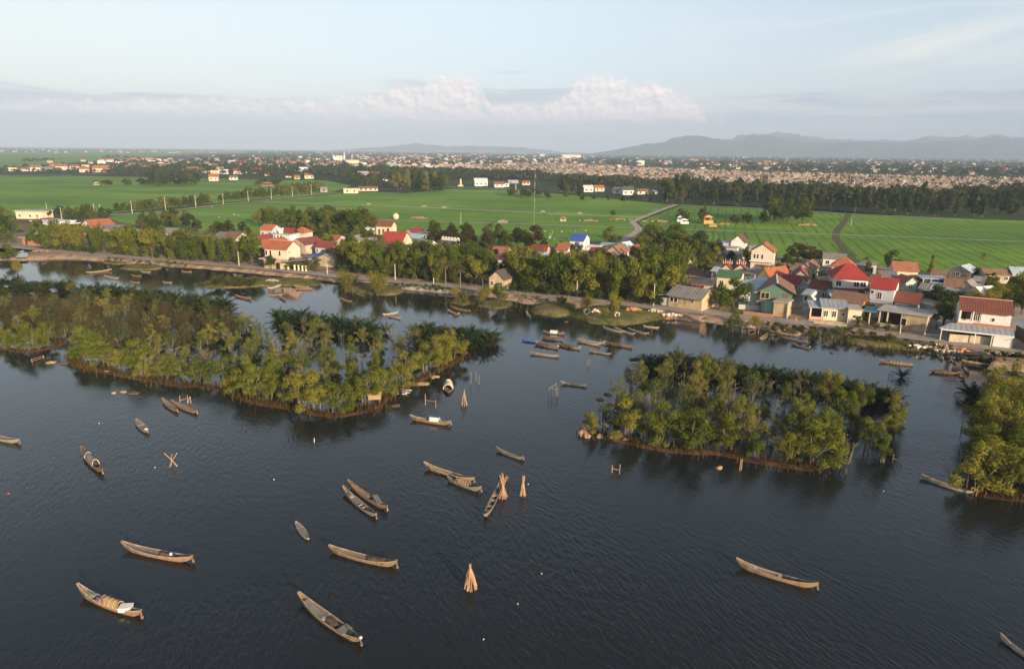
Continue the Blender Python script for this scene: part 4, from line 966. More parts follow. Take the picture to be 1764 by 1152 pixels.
clump(['far', 'grove'], [(1000, 346), (1150, 350), (1150, 345), (1000, 341)], 11, 22, (6, 11), 'low tree in the hedge before the dark-roofed houses beyond the paddies', 'hedge beyond the central paddies', 1.2)
clump(['grove'], [(1186, 350), (1316, 355), (1316, 340), (1186, 334)], 9.5, 26, (22, 40), 'tall dark tree in the left part of the grove beyond the right paddies', 'left part of the grove', .8)
clump(['grove'], [(1316, 356), (1470, 362), (1470, 350), (1316, 342)], 9.5, 30, (22, 42), 'tall dark tree in the middle of the grove beyond the right paddies', 'middle of the grove', .8)
clump(['grove'], [(1470, 364), (1606, 373), (1606, 356), (1470, 350)], 9.5, 30, (22, 42), 'dark tree right of the channel in the grove beyond the right paddies', 'right part of the grove', .9)
clump(['grove'], [(1606, 374), (1764, 376), (1800, 376), (1764, 352), (1606, 354)], 9.5, 32, (22, 40), 'broad dark tree at the right end of the grove beyond the paddies', 'right end of the grove', 1.0)
# ---------------------------------------------------------------- houses
def wallm(n, c, **k): return mat(n, c, 0.85, 0.16, 0.5, 0.2, 0.0, **k)
WALL = {
 'white': wallm('white_plaster', (.72, .70, .66), stain=(.42, .40, .36), stain_amt=.35, stain_scale=.5),
 'cream': wallm('cream_plaster', (.70, .60, .42), stain=(.46, .36, .24), stain_amt=.4, stain_scale=.5),
 'ochre': wallm('stained_ochre_plaster', (.52, .40, .24), stain=(.26, .20, .14), stain_amt=.75, stain_scale=.8),
 'grey': wallm('bare_cement_render', (.36, .34, .31), stain=(.20, .19, .17), stain_amt=.5, stain_scale=.6),
 'pink': wallm('pale_pink_plaster', (.70, .55, .46), stain=(.45, .34, .28), stain_amt=.3, stain_scale=.5),
 'blue': wallm('pale_blue_plaster', (.56, .68, .72), stain=(.4, .45, .45), stain_amt=.3),
 'green': wallm('dark_green_boards', (.10, .17, .135)),
 'mint': wallm('mint_plaster', (.38, .54, .47), stain=(.3, .36, .3), stain_amt=.4),
 'brick': wallm('raw_brick', (.36, .17, .09), stain=(.30, .22, .16), stain_amt=.5, stain_scale=.9),
 'beige': wallm('beige_plaster', (.50, .42, .32), stain=(.28, .23, .18), stain_amt=.5, stain_scale=.7),
 'dark': wallm('dark_wall_and_inside_shade', (.07, .06, .05)),  # dark walls, and shade painted inside open sheds and porches
 'bluegrey': wallm('blue_grey_plaster', (.50, .53, .57), stain=(.36, .37, .38), stain_amt=.4),
}
def roofm(n, c, var=.3, stripes=(.45, .35), **k): return mat(n, c, 0.75, var, 0.7, 0.25, 0.5, stripes=stripes, **{**dict(stain=tuple(q * .45 + .03 for q in c), stain_amt=.45, stain_scale=.55, obj_var=.25), **k})
ROOF = {
 'orange': roofm('orange_clay_tiles', (.42, .135, .065), .28), 'red': roofm('bright_red_tiles', (.38, .055, .045), .2), 'brown': roofm('brown_red_tiles', (.20, .070, .048), .35, stain=(.10, .06, .045)),
 'maroon': roofm('maroon_sheet_roof', (.24, .055, .048), .25), 'grey': roofm('grey_fibre_cement', (.27, .25, .235), .35, (.9, .3), stain=(.15, .135, .12)), 'bluegrey': roofm('blue_grey_metal', (.36, .39, .44), .15, (.9, .25)),
 'blue': roofm('blue_metal', (.045, .105, .40), .12, (.8, .25)), 'pale': roofm('pale_blue_metal', (.48, .56, .64), .15, (.9, .2)), 'green': roofm('green_tiles', (.085, .19, .105), .25), 'dark': roofm('dark_mossy_concrete', (.11, .10, .09), .45, (3.0, .1)),
 'terra': roofm('old_clay_tiles', (.26, .15, .095), .45, stain=(.17, .11, .07)), 'slab': mat('concrete_slab', (.42, .39, .36), .85, .3, .6, stain=(.24, .22, .2)), 'white': roofm('white_sheet', (.66, .67, .68), .12, (.9, .15)),
 'terracotta': roofm('terracotta_tiles', (.33, .13, .08), .3),
}
TRIM = mat('white_trim', (.72, .70, .67), .7, .1, 1.0); PANE = mat('dark_window_glass', (.02, .022, .025), .12, .1, 1.0, .5); SHUT = mat('brown_shutters', (.16, .09, .05), .6, .2, 1.0)
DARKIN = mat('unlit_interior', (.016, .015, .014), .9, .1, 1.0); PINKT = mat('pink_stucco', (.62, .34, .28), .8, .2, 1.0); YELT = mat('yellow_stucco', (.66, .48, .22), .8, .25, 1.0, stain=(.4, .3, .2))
BLUETARP = mat('blue_tarpaulin', (.06, .14, .42), .5, .2, 1.0)

class House:
    """a building in its own frame: x along the front, y to the back, z up; eL and eR are the photo pixels of the front eave"""
    def __init__(s, name, label, cat, eL, eR, eave, depth, group=None):
        z = LAND + eave; A = G(*eL, z); B = G(*eR, z); d = B - A
        s.W = d.length; s.D = depth; s.E = eave
        s.e = empty(name, (A.x, A.y, LAND), atan2(d.y, d.x)); tag(s.e, label, cat, group)
    def part(s, name, mb, m, parent=None): return mb.build(name, m, parent or s.e)
    def walls(s, m, z0=-.3, x0=0, x1=None, y0=0, y1=None, z1=None, gable=None, name='wall'):
        x1 = s.W if x1 is None else x1; y1 = s.D if y1 is None else y1; z1 = s.E if z1 is None else z1; b = MB()
        b.box(x0, x1, y0, y1, z0, z1)
        if gable:
            ax, rise = gable; t = .02
            if ax == 'x':
                for x in (x0, x1 - .2): b.prism([(x, y0, z1 + .002), (x, y1, z1 + .002), (x, (y0 + y1) / 2, z1 + rise)], (.2, 0, 0))
            else:
                for y in (y0, y1 - .2): b.prism([(x0, y, z1 + .002), ((x0 + x1) / 2, y, z1 + rise), (x1, y, z1 + .002)], (0, .2, 0))
        return s.part(name, b, m)
    def roof(s, kind, rise, m, over=.45, x0=0, x1=None, y0=0, y1=None, z=None, name='roof', side=.3, th=.12, cap=None):
        x1 = s.W if x1 is None else x1; y1 = s.D if y1 is None else y1; z = s.E if z is None else z; b = MB()
        z += .03; ym, xm = (y0 + y1) / 2, (x0 + x1) / 2
        if kind == 'gable':
            k = rise / (ym - y0)
            for sg, ye in ((-1, y0 - over), (1, y1 + over)):
                b.prism([(x0 - side, ye, z - over * k), (x1 + side, ye, z - over * k), (x1 + side, ym, z + rise), (x0 - side, ym, z + rise)][::-sg], (0, 0, th))
        elif kind == 'front':
            k = rise / (xm - x0)
            for sg, xe in ((1, x0 - over), (-1, x1 + over)):
                b.prism([(xe, y0 - side, z - over * k), (xe, y1 + side, z - over * k), (xm, y1 + side, z + rise), (xm, y0 - side, z + rise)][::-sg], (0, 0, th))
        elif kind == 'hip':
            r = min(ym - y0, (xm - x0) * .8); X0, X1, Y0, Y1 = x0 - over, x1 + over, y0 - over, y1 + over; zb = z - .15
            V = [(X0, Y0, zb), (X1, Y0, zb), (X1, Y1, zb), (X0, Y1, zb), (x0 + r, ym, z + rise), (x1 - r, ym, z + rise)]
            b.add(V, [(0, 1, 5, 4), (1, 2, 5), (2, 3, 4, 5), (3, 0, 4), (0, 3, 2, 1)])
        elif kind == 'shed':
            b.prism([(x0 - side, y0 - over, z), (x1 + side, y0 - over, z), (x1 + side, y1 + .1, z + rise), (x0 - side, y1 + .1, z + rise)], (0, 0, th))
        else:
            b.box(x0 - over, x1 + over, y0 - over, y1 + over, z, z + max(.14, rise))
        r_ = s.part(name, b, m)
        if cap and kind in ('gable', 'front'):
            c = MB()
            if kind == 'gable': c.box(x0 - side - .02, x1 + side + .02, ym - .16, ym + .16, z + rise + th - .03, z + rise + th + .10)
            else: c.box(xm - .16, xm + .16, y0 - side - .02, y1 + side + .02, z + rise + th - .03, z + rise + th + .10)
            s.part('ridge_cap', c, cap, r_)
        return r_
    def win(s, x, z, w=1.0, h=1.2, face='f', y=None, kind='window', x0=None, frame=None):
        """window, door or opening on the front ('f') or right ('r') side; centre x (m along the face), z of its middle"""
        f = MB(); t = .09; yy = (0 if y is None else y)
        def bx(b, a0, a1, z0, z1, d0, d1, m=0):
            if face == 'f': b.box(a0, a1, yy - d1, yy - d0, z0, z1, m)
            else:
                X = s.W if x0 is None else x0; b.box(X + d0, X + d1, a0, a1, z0, z1, m)
        bx(f, x - w / 2 - t, x - w / 2, z - h / 2 - t, z + h / 2 + t, -.02, .07); bx(f, x + w / 2, x + w / 2 + t, z - h / 2 - t, z + h / 2 + t, -.02, .07)
        bx(f, x - w / 2, x + w / 2, z + h / 2, z + h / 2 + t, -.02, .07); bx(f, x - w / 2, x + w / 2, z - h / 2 - t, z - h / 2, -.02, .10)
        if kind == 'window' and w > .7: bx(f, x - .04, x + .04, z - h / 2, z + h / 2, .005, .05)
        o = s.part('opening' if kind == 'opening' else kind, f, frame or (SHUT if kind == 'door' else TRIM))
        g = MB(); bx(g, x - w / 2, x + w / 2, z - h / 2, z + h / 2, -.01, .02)
        s.part('pane' if kind == 'window' else 'panel', g, SHUT if kind == 'door' else (DARKIN if kind == 'opening' else PANE), o); return o
    def box(s, name, m, *a): return s.part(name, MB().box(*a), m)

def simple(label, eL, eR, eave, depth, roof, rise, wall, rm, wins=2, cat='house', door=False, over=.45, name='village_house', cap=None, group=None, base=-.3):
    h = House(name, label, cat, eL, eR, eave, depth, group)
    gb = {'gable': ('x', rise), 'front': ('y', rise)}.get(roof)
    h.walls(WALL[wall], gable=gb, z0=base); h.roof(roof, rise, ROOF[rm], over, cap=cap)
    st = 2 if eave > 4.4 else 1
    for f in range(st):
        zc = (1.55 if st == 1 else (1.5 + f * (eave - 3.0) if eave > 4.4 else 1.5))
        zc = min(zc, eave - 1.0)
        for i in range(wins): h.win((i + .5 + (.12 if i % 2 else -.08)) / wins * h.W, zc, min(1.0, h.W / wins * .4), min(1.2, eave * .38))
    if door: h.win(h.W * .5, 1.05, .95, 2.0, kind='door')
    return h

# ---- right-hand part of the village
def white_two_storey():
    h = House('village_house', 'large white two-storey house with long brown roof and blue-grey awning by the road', 'house', (1656, 532.5), (1744, 541), 5.7, 8)
    W = h.W; h.walls(WALL['white'], gable=('x', 1.7)); h.roof('gable', 1.7, ROOF['brown'], .7, cap=PINKT)
    h.box('ledge', mat('terracotta_ledge', (.45, .17, .10), .8, .2, 1), -.5, W + .5, -1.1, -.002, 2.95, 3.25)
    h.box('balcony_wall', WALL['white'], -.3, W * .25, -1.0, -.9, 3.252, 3.75)
    h.win(W * .10, 4.6, 1.9, 1.5, kind='opening'); h.win(W * .31, 4.5, 1.3, 1.5, kind='window'); h.win(W * .66, 4.2, .45, .6)
    h.win(W * .385, 4.4, .5, 1.8, kind='door', frame=TRIM)
    h.box('pillar', TRIM, -.25, .05, -.95, -.65, 3.26, 5.6); h.box('pillar', TRIM, W * .235, W * .255 + .05, -.95, -.65, 3.26, 5.6)
    a = MB().prism([(-3.6, -4.6, 2.35), (W + .3, -4.6, 2.35), (W + .3, -1.12, 2.9), (-1.5, -1.12, 2.9)], (0, 0, .1)); h.part('awning', a, ROOF['bluegrey'])
    h.box('awning_edge', TRIM, -3.2, W + .3, -4.62, -4.50, 2.10, 2.34)
    for x in (-3.1, W * .3, W * .62): h.box('awning_post', TRIM, x, x + .14, -4.48, -4.34, -.2, 2.1)
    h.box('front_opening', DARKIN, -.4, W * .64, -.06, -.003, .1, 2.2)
    h.box('shop_wall', WALL['white'], W * .66, W + .2, -4.45, -.01, -.2, 2.08)
    h.box('base_step', WALL['grey'], -3.0, W, -4.4, -.1, -.3, .05)
    return h
white_two_storey()
h = House('shed', 'ochre and grey flat-roofed building with white slab and dark left porch by the road', 'house', (1553, 540), (1599, 546.5), 3.3, 6)
h.walls(WALL['ochre']); h.roof('flat', .3, ROOF['slab'], .35, x0=-4.2); h.win(h.W * .13, 1.6, .9, 1.5, kind='opening')
h.box('porch_back', WALL['dark'], -4.0, -.01, 3.5, 3.7, -.2, 3.28); h.box('porch_wall', WALL['beige'], -4.3, -.2, -.3, -.1, -.2, .8)  # porch back coloured dark for the shade inside
for x in (-4.1, -2.6): h.box('porch_post', WALL['cream'], x, x + .25, -.05, .2, .8, 3.28)
p = MB().prism([(-7.5, -1.0, 2.7), (-4.6, -1.0, 2.9), (-4.6, 4, 3.2), (-7.5, 4, 3.0)], (0, 0, .08)); h.part('lean_to_roof', p, mat('teal_sheet', (.16, .28, .27), .6, .2, 1.0))
for x in (-7.3, -5.8): h.box('lean_to_post', WALL['cream'], x, x + .2, -.8, -.6, -.2, 2.75)
simple('brown tile-roofed house with grey wall behind the ochre flat-roofed building', (1542.5, 518.5), (1582, 523), 3.4, 6, 'gable', 1.7, 'grey', 'brown', 2)
h = simple('tall narrow house with bright red roof and pale grey-blue front', (1500, 494), (1541, 498.5), 6.1, 7, 'gable', 1.8, 'bluegrey', 'red', 0, cap=None)
h.win(h.W * .10, 5.0, .6, .6); h.win(h.W * .42, 4.3, .8, 1.5); h.box('floor_band', WALL['grey'], -.05, h.W + .05, -.06, -.002, 3.0, 3.2); h.win(3.0, 4.6, .7, 1.2, 'r')
h = simple('cream house with terracotta roof at the paddy edge before the dark tree', (1540.5, 465), (1582, 467), 3.6, 6, 'gable', 2.0, 'cream', 'terracotta', 1)
simple('small mint-green gabled hut with pinkish roof among the sheds', (1561, 486.5), (1581, 486.5), 2.5, 5, 'front', 1.3, 'mint', 'terracotta', 1, over=.7, name='hut', cat='hut')
simple('dull grey-roofed shed left of the cream terracotta-roofed house', (1517, 478), (1546, 480), 2.6, 5, 'shed', 1.1, 'grey', 'grey', 1, name='shed', cat='shed')
h = simple('open-fronted long shed with flat grey roof right of the mint hut', (1590, 480), (1632, 482), 2.5, 5, 'flat', .2, 'dark', 'bluegrey', 0, name='shed', cat='shed')  # dark front wall painted as the shade inside the open shed
for i in range(4): h.box('post', TRIM, i * h.W / 3.2, i * h.W / 3.2 + .15, -.4, -.25, -.2, 2.5)
simple('low house under a wide pale-blue metal gable at the paddy edge', (1636, 464), (1672, 468.5), 2.6, 6, 'front', 1.4, 'grey', 'pale', 1)
simple('weathered brown gabled roof with dark openings in the crowded right cluster', (1626, 494), (1655, 497), 2.8, 6, 'gable', 1.8, 'beige', 'terra', 2)
simple('grey gable beside the weathered brown gabled roof', (1652, 492), (1676, 495), 2.7, 5, 'front', 1.4, 'grey', 'grey', 1)
simple('white-roofed hut at the right end of the crowded cluster', (1668, 501), (1692, 506), 2.7, 5, 'front', 1.3, 'white', 'white', 0, name='hut', cat='hut')
simple('long bare cement house with dark windows in the crowded right cluster', (1627, 501), (1667, 506), 2.6, 5, 'flat', .2, 'grey', 'slab', 3)
simple('small grey gabled house behind the long brown roof', (1658, 512.5), (1686, 514.5), 2.7, 6, 'front', 1.4, 'beige', 'grey', 1)
simple('tiny blue sheet-roofed shelter between the right sheds', (1601, 492), (1620, 494), 2.0, 3, 'shed', .5, 'dark', 'pale', 0, name='shelter', cat='shed')
simple('smallest blue sheet-roofed shelter below the other blue shelter', (1593, 500), (1607, 502), 2.0, 3, 'shed', .4, 'dark', 'pale', 0, name='shelter', cat='shed')
simple('low long beige house with brown-grey roof at the right paddy edge', (1697, 472), (1743, 474), 2.5, 5, 'gable', 1.2, 'beige', 'terra', 3)
simple('white house with pale blue roof cut by the right frame edge', (1745, 471), (1775, 472.5), 3.0, 6, 'gable', 1.4, 'white', 'pale', 2)
simple('maroon-roofed low house cut by the right frame edge', (1737, 489), (1780, 494), 2.6, 6, 'gable', 1.5, 'grey', 'maroon', 2)
simple('low shed under a curving white sheet beside the dark tree clump', (1634, 522), (1656, 530), 2.0, 4, 'shed', 1.2, 'grey', 'white', 0, name='shed', cat='shed')
simple('blue-grey roofed long shed running out at the right frame edge', (1752, 556), (1800, 585), 2.9, 8, 'gable', 1.4, 'dark', 'bluegrey', 0, name='shed', cat='shed')

h = House('village_house', 'cream house with corner porch and grey metal roof right on the road', 'house', (1396.5, 528), (1460, 532.5), 2.9, 5)
W = h.W; h.walls(WALL['cream'], x0=2.7); h.roof('shed', .9, ROOF['bluegrey'], .5, x0=2.4); h.roof('shed', .5, ROOF['bluegrey'], .3, x0=0, x1=2.3, z=2.7, name='porch_roof')
h.box('porch_back', WALL['dark'], .2, 2.69, 2.6, 2.8, -.2, 2.85); h.box('porch_wall', PINKT, .0, 2.6, -.02, .12, .1, .75)
for x in (0, 2.35): h.box('porch_post', WALL['cream'], x, x + .28, -.03, .25, .751, 2.72)
for x in (.44, .66): h.win(W * x, 1.6, .75, 1.25)
h.win(W * .9, 1.7, .45, .5); h.box('annex', WALL['cream'], W + .01, W + 2.6, -1.5, 4, -.2, 3.1); h.box('annex_roof', ROOF['slab'], W - .05, W + 2.8, -1.7, 4.2, 3.102, 3.28)
h.win(W + 1.2, 1.7, .4, .5, y=-1.5); h.box('plinth', WALL['ochre'], -.2, W, -1.3, -.03, -.3, .15)
simple('unpainted brick house with old tiled roof behind the cream porch house', (1432, 516), (1485, 523), 3.3, 6, 'gable', 1.6, 'brick', 'terra', 0)
h = House('village_house', 'big white two-storey house with wide bright red hip roof', 'house', (1438.5, 478.5), (1496.5, 481.5), 6.2, 9)
h.walls(WALL['white']); h.roof('hip', 3.0, ROOF['red'], .8)
for x in (.13, .66, .86): h.win(h.W * x, 4.9, 1.1, 1.1)
h.box('ledge', ROOF['maroon'], -.4, h.W + .3, -.8, -.002, 3.55, 3.8)
h.part('awning', MB().prism([(-1.5, -4.5, 2.5), (h.W + .4, -4.5, 2.5), (h.W + .4, -.9, 3.4), (-1.5, -.9, 3.4)], (0, 0, .1)), ROOF['bluegrey'])
h.box('front_wall', WALL['grey'], .5, h.W, -3.9, -.01, -.2, 2.5)
simple('house with orange roof directly behind the big red hip roof', (1433, 459), (1472, 462), 5.0, 7, 'hip', 2.4, 'white', 'orange', 1)
h = simple('white house with brown roof and yellow roof terrace beside the alley', (1395, 493.5), (1428, 498), 3.2, 4.5, 'gable', 1.4, 'bluegrey', 'brown', 2)
h.box('terrace', YELT, -.2, h.W + 1.5, h.D + .5, h.D + 5.0, -.2, 4.6); h.box('parapet', YELT, -.3, h.W + 1.6, h.D + .4, h.D + .6, 4.602, 5.2)
simple('long white house with grey-brown roof at the paddy edge behind the red roofs', (1418.5, 444), (1457, 446.5), 2.9, 5, 'gable', 1.3, 'white', 'grey', 2)
simple('flat grey roof right of the long white paddy-edge house', (1474, 456), (1493, 459), 2.6, 5, 'shed', .9, 'grey', 'grey', 0, name='shed', cat='shed')
simple('dark green open shed behind the yellow roof terrace', (1409, 470), (1433, 473), 2.4, 5, 'flat', .2, 'green', 'dark', 0, name='shed', cat='shed')

h = House('village_house', 'dark green upper-storey house with gabled front behind the grey yard', 'house', (1310, 499.5), (1366, 503.5), 4.9, 10)
W = h.W; h.walls(WALL['green'], gable=('y', 1.9), z0=2.5); h.roof('front', 1.9, ROOF['terra'], .7, side=.8, cap=TRIM); h.walls(WALL['grey'], z1=2.49, y0=.3, x0=.1, name='ground_floor_wall')
h.win(W * .16, 3.7, 1.7, 1.3, frame=YELT); h.box('floor_ledge', WALL['beige'], -.6, W * .7, -.9, -.003, 2.3, 2.48); h.win(W * .78, 3.5, .9, 1.7, kind='door', frame=WALL['green'])
h.part('side_roof', MB().prism([(-5.5, .5, 3.9), (-.7, -.6, 4.3), (2.0, 10, 5.9), (-4.0, 10, 5.2)], (0, 0, .1)), ROOF['pale'])
h.box('side_wall', WALL['bluegrey'], -4.4, -.12, 1.6, 8, -.2, 3.8); h.win(W * .3, 1.2, 2.6, 1.9, kind='opening', y=.3)
h.box('balcony_post', TRIM, W * .1, W * .1 + .15, -.85, -.7, -.2, 2.3)
simple('small ochre block with flat roof on the alley corner', (1333.5, 520), (1357, 523), 3.2, 4, 'flat', .2, 'ochre', 'slab', 0, name='hut', cat='hut', over=.25)
simple('low green cubicle left of the ochre corner block', (1316, 519.5), (1332, 521.5), 2.5, 3, 'flat', .15, 'mint', 'bluegrey', 0, name='hut', cat='hut', over=.2)
h = simple('cream gabled house with vivid orange roof behind the green house', (1304.5, 475), (1327, 479), 3.0, 9, 'front', 2.2, 'cream', 'orange', 0, over=.7); h.win(h.W * .62, 1.7, 1.0, 1.0)
h = simple('cream three-storey house with orange gable at the paddy edge', (1295, 432), (1333.5, 434.5), 5.9, 8, 'front', 2.2, 'pink', 'orange', 0, over=.5)
for x in (.16, .30, .5): h.win(h.W * x, 4.3, .5, 1.3)
h.box('ledge', TRIM, -.4, h.W + .4, -.9, -.002, 2.7, 3.0); h.win(h.W * .7, 1.3, 1.0, 1.2)
h = simple('white two-storey tower house with brown gabled roof at the paddy edge', (1259.5, 416), (1283.5, 417.5), 5.6, 7, 'front', 2.2, 'white', 'brown', 0, over=.5)
h.box('annex', WALL['bluegrey'], -4.6, -.01, .5, 6, -.2, 5.0); h.box('annex_roof', ROOF['bluegrey'], -4.9, -.02, .2, 6.2, 5.002, 5.2)
simple('white box house with blue-grey flat roof before the white tower house', (1251.5, 426), (1270, 427.5), 3.8, 5, 'flat', .3, 'white', 'bluegrey', 1)
simple('grey lean-to roof below the white box house', (1244, 437), (1270, 440), 2.3, 4, 'shed', .8, 'grey', 'grey', 0, name='shed', cat='shed')
simple('pale terrace roof between the tower house and the cream three-storey house', (1284, 426), (1308, 429), 3.2, 6, 'flat', .25, 'bluegrey', 'bluegrey', 1)
for i, (a, b) in enumerate((((1241, 464), (1262, 465.5)), ((1263.5, 465), (1288, 466.5)))):
    h = simple(['left of two ancestral halls with dark tiled gable and pink finials', 'right of two ancestral halls with dark tiled gable and pink finials'][i], a, b, 2.8, 6, 'front', 1.6, 'beige', 'brown', 1, name='ancestral_hall', cat='hall', over=.7)
    f = MB()
    for q in range(5): f.tube([(h.W / 2 + (q - 2) * .55, 1.0 + q * .2, h.E + 1.55), (h.W / 2 + (q - 2) * .62, 1.0 + q * .2, h.E + 2.5 + .5 * (q % 2))], .22, 5, r1=.06)
    h.part('finials', f, PINKT)
simple('yellow-cream house with green tiled roof behind the big round tree', (1235.5, 475.5), (1275.5, 479), 3.3, 6, 'gable', 1.3, 'cream', 'green', 2)
simple('bare grey block between the green-roofed house and the green upper-storey house', (1278, 470.5), (1300, 474), 3.2, 6, 'shed', .9, 'grey', 'grey', 2)

h = House('village_house', 'ochre-walled roadside house with grey fibre roof and white slab edge', 'house', (1152.5, 505.5), (1210, 514), 3.0, 7)
h.walls(WALL['ochre'], gable=('x', 1.5)); h.roof('gable', 1.5, ROOF['grey'], .9); h.box('slab_edge', TRIM, -.4, h.W + .2, -.5, -.002, 2.55, 2.75)
h.win(h.W * .05 + .4, 1.7, .8, 1.0, kind='opening'); h.win(h.W * .18 + .3, 1.7, .8, 1.0, kind='opening'); h.win(h.W * .72, 1.9, .6, .45)
h.box('porch', WALL['white'], -2.2, -.02, .2, 3, -.2, 1.9); h.part('porch_roof', MB().prism([(-2.8, -.4, 2.3), (-.1, -.4, 2.6), (-.1, 4, 3.0), (-2.8, 4, 2.7)], (0, 0, .1)), ROOF['slab'])
h = simple('flat dark-roofed house with brick red front behind the ochre roadside house', (1176, 488.5), (1227.5, 492), 3.2, 6, 'flat', .3, 'beige', 'dark', 1)
h.part('front_roof', MB().prism([(2, -3.0, 2.6), (h.W - 2, -3.0, 2.6), (h.W - 2, -.5, 3.3), (2, -.5, 3.3)], (0, 0, .1)), mat('brick_red_sheet', (.38, .10, .06), .8, .3, .8))
simple('low house with long maroon roof right of the orange gabled house', (1344, 484), (1376.5, 488.5), 2.7, 5, 'gable', 1.5, 'grey', 'maroon', 2)
simple('grey-walled gabled house with maroon roof beside the alley', (1368.5, 474.5), (1391, 476), 3.2, 8, 'front', 1.5, 'grey', 'maroon', 1)
simple('beige gabled house with brown roof under the egret tree', (1373, 462.5), (1399, 465), 3.0, 10, 'front', 1.6, 'beige', 'terra', 1)
simple('grey sheet-roofed shed beside the maroon gabled house', (1355, 474), (1368, 476), 2.4, 5, 'shed', .7, 'grey', 'pale', 0, name='shed', cat='shed')

for lab, a, b, ev, dp, rf_, ri, wl, rm in [
    ('low grey shed squeezed behind the dark green upper-storey house', (1292, 486), (1303, 488), 2.4, 4, 'shed', .8, 'grey', 'grey'), ('small rusty-roofed shed between the orange gabled house and the maroon roof', (1329, 488), (1343, 490), 2.2, 4, 'shed', .7, 'beige', 'terra'),
    ('grey lean-to beside the alley below the maroon gabled house', (1378, 497), (1392, 499), 2.3, 4, 'shed', .7, 'grey', 'grey'), ('small pale roof left of the white house with roof terrace', (1384, 506), (1396, 508), 2.3, 4, 'gable', .9, 'white', 'bluegrey'),
    ('brown lean-to behind the narrow red-roofed house', (1497, 481), (1512, 483), 2.6, 5, 'gable', 1.1, 'beige', 'terra'), ('grey patched roof between the mint hut and the crowded cluster', (1584, 496), (1600, 498), 2.4, 5, 'gable', 1.0, 'grey', 'grey'),
    ('low terracotta roof behind the open-fronted long shed', (1606, 473), (1630, 475), 2.5, 5, 'gable', 1.1, 'beige', 'terra'), ('small grey roof left of the low beige paddy-edge house', (1676, 484), (1694, 486), 2.4, 5, 'gable', 1.0, 'grey', 'slab'),
    ('pale hut roof between the green-tiled house and the ancestral halls', (1226, 466), (1240, 468), 2.4, 4, 'gable', .9, 'white', 'pale'), ('brownish roof below the cream three-storey house', (1298, 464), (1318, 466), 2.4, 5, 'gable', 1.1, 'beige', 'terra'),
    ('grey annex roof right of the big red hip roof', (1500, 505), (1512, 507), 2.4, 4, 'shed', .7, 'grey', 'grey'), ('faded tiled roof behind the long bare cement house', (1640, 486), (1662, 489), 2.6, 5, 'gable', 1.3, 'beige', 'terra')]:
    simple(lab, a, b, ev, dp, rf_, ri, wl, rm, 1, name='shed', cat='shed')
# ---- middle of the village
simple('tall white house with cobalt blue metal roof at the paddy edge', (982, 413.5), (1005, 415), 5.2, 7, 'gable', 1.9, 'white', 'blue', 0).win(3.0, 4.0, .9, 1.4, 'r')
simple('orange-red roof peeking out left of the blue-roofed house', (958, 430), (977, 431.5), 3.0, 6, 'gable', 1.9, 'white', 'orange', 1)
simple('low house with maroon roof and white ridge right of the blue-roofed house', (1015, 434), (1041.5, 436), 2.9, 5, 'gable', 1.2, 'beige', 'maroon', 2, cap=PINKT)
h = simple('grey-beige gabled house with worn roof and white side wall', (1046.5, 432), (1067, 434), 3.2, 8, 'front', 1.7, 'beige', 'terra', 2, over=.7); h.win(3.5, 1.6, 1.0, 1.4, 'r')
simple('white gable standing behind the worn grey-beige gabled house', (1062, 425), (1080, 427), 3.6, 5, 'front', 1.6, 'white', 'pale', 0)
simple('house with orange-red hip roof left of the wood', (1081.5, 431), (1108.5, 433), 2.8, 6, 'hip', 1.9, 'bluegrey', 'orange', 2)
simple('long grey sheet roof behind the blue-roofed house', (1033, 424), (1066, 426.5), 2.6, 6, 'gable', 1.0, 'grey', 'bluegrey', 2)
simple('broad grey roof among the trees below the orange-red hip roof', (1086, 452), (1121, 456), 2.8, 6, 'gable', 1.6, 'grey', 'grey', 2)
simple('small pale-blue gable below the broad grey roof', (1089, 461), (1117, 464), 2.4, 5, 'front', 1.2, 'white', 'pale', 1)
simple('red roof at the paddy edge left of the orange-red roof', (914, 431), (940, 432.5), 2.8, 6, 'gable', 1.6, 'beige', 'maroon', 1)
simple('whitish sheet-roofed hut below the left red roof', (914, 441), (940, 443), 2.4, 5, 'gable', .9, 'white', 'pale', 1, name='hut', cat='hut')
simple('white flat-roofed annex touching the blue-roofed house', (1009, 425), (1029, 426.5), 3.0, 4, 'flat', .25, 'white', 'white', 1)
simple('dim grey house with arched dark doorway hidden in the bamboo', (971, 452), (983, 453), 2.8, 4, 'flat', .2, 'grey', 'dark', 1)
simple('red-roofed house with dark porch in the middle grove', (847.5, 434.5), (872.5, 436), 3.0, 5, 'gable', 1.5, 'white', 'terracotta', 2)
simple('pale brown gable right of the red-roofed middle house', (872, 442), (896, 443.5), 2.6, 6, 'front', 1.5, 'white', 'terra', 1)
simple('pair of light sheet roofs right of the pale brown gable', (902, 440), (938, 442.5), 2.5, 5, 'gable', 1.1, 'white', 'pale', 1)
simple('dark-roofed yellowish hut beside the road by the palms', (842.5, 478.5), (868, 481), 2.9, 6, 'front', 1.9, 'ochre', 'dark', 2, name='hut', cat='hut')
simple('low maroon strip roof in front of the red-roofed middle house', (846, 446), (882, 449), 2.2, 3, 'shed', .6, 'white', 'brown', 0, name='shed', cat='shed')
simple('pale sheet-roofed house left of the wood behind the ochre house', (1134, 439), (1157, 441), 2.6, 6, 'gable', 1.2, 'white', 'white', 1)
simple('maroon-roofed house right of the pale sheet-roofed house in the wood', (1161, 439.5), (1185, 442), 2.6, 6, 'gable', 1.4, 'white', 'maroon', 1)
simple('slanting grey roof at the paddy edge behind the wood', (1176, 420), (1196, 422), 2.6, 6, 'shed', 1.4, 'grey', 'pale', 0, name='shed', cat='shed')

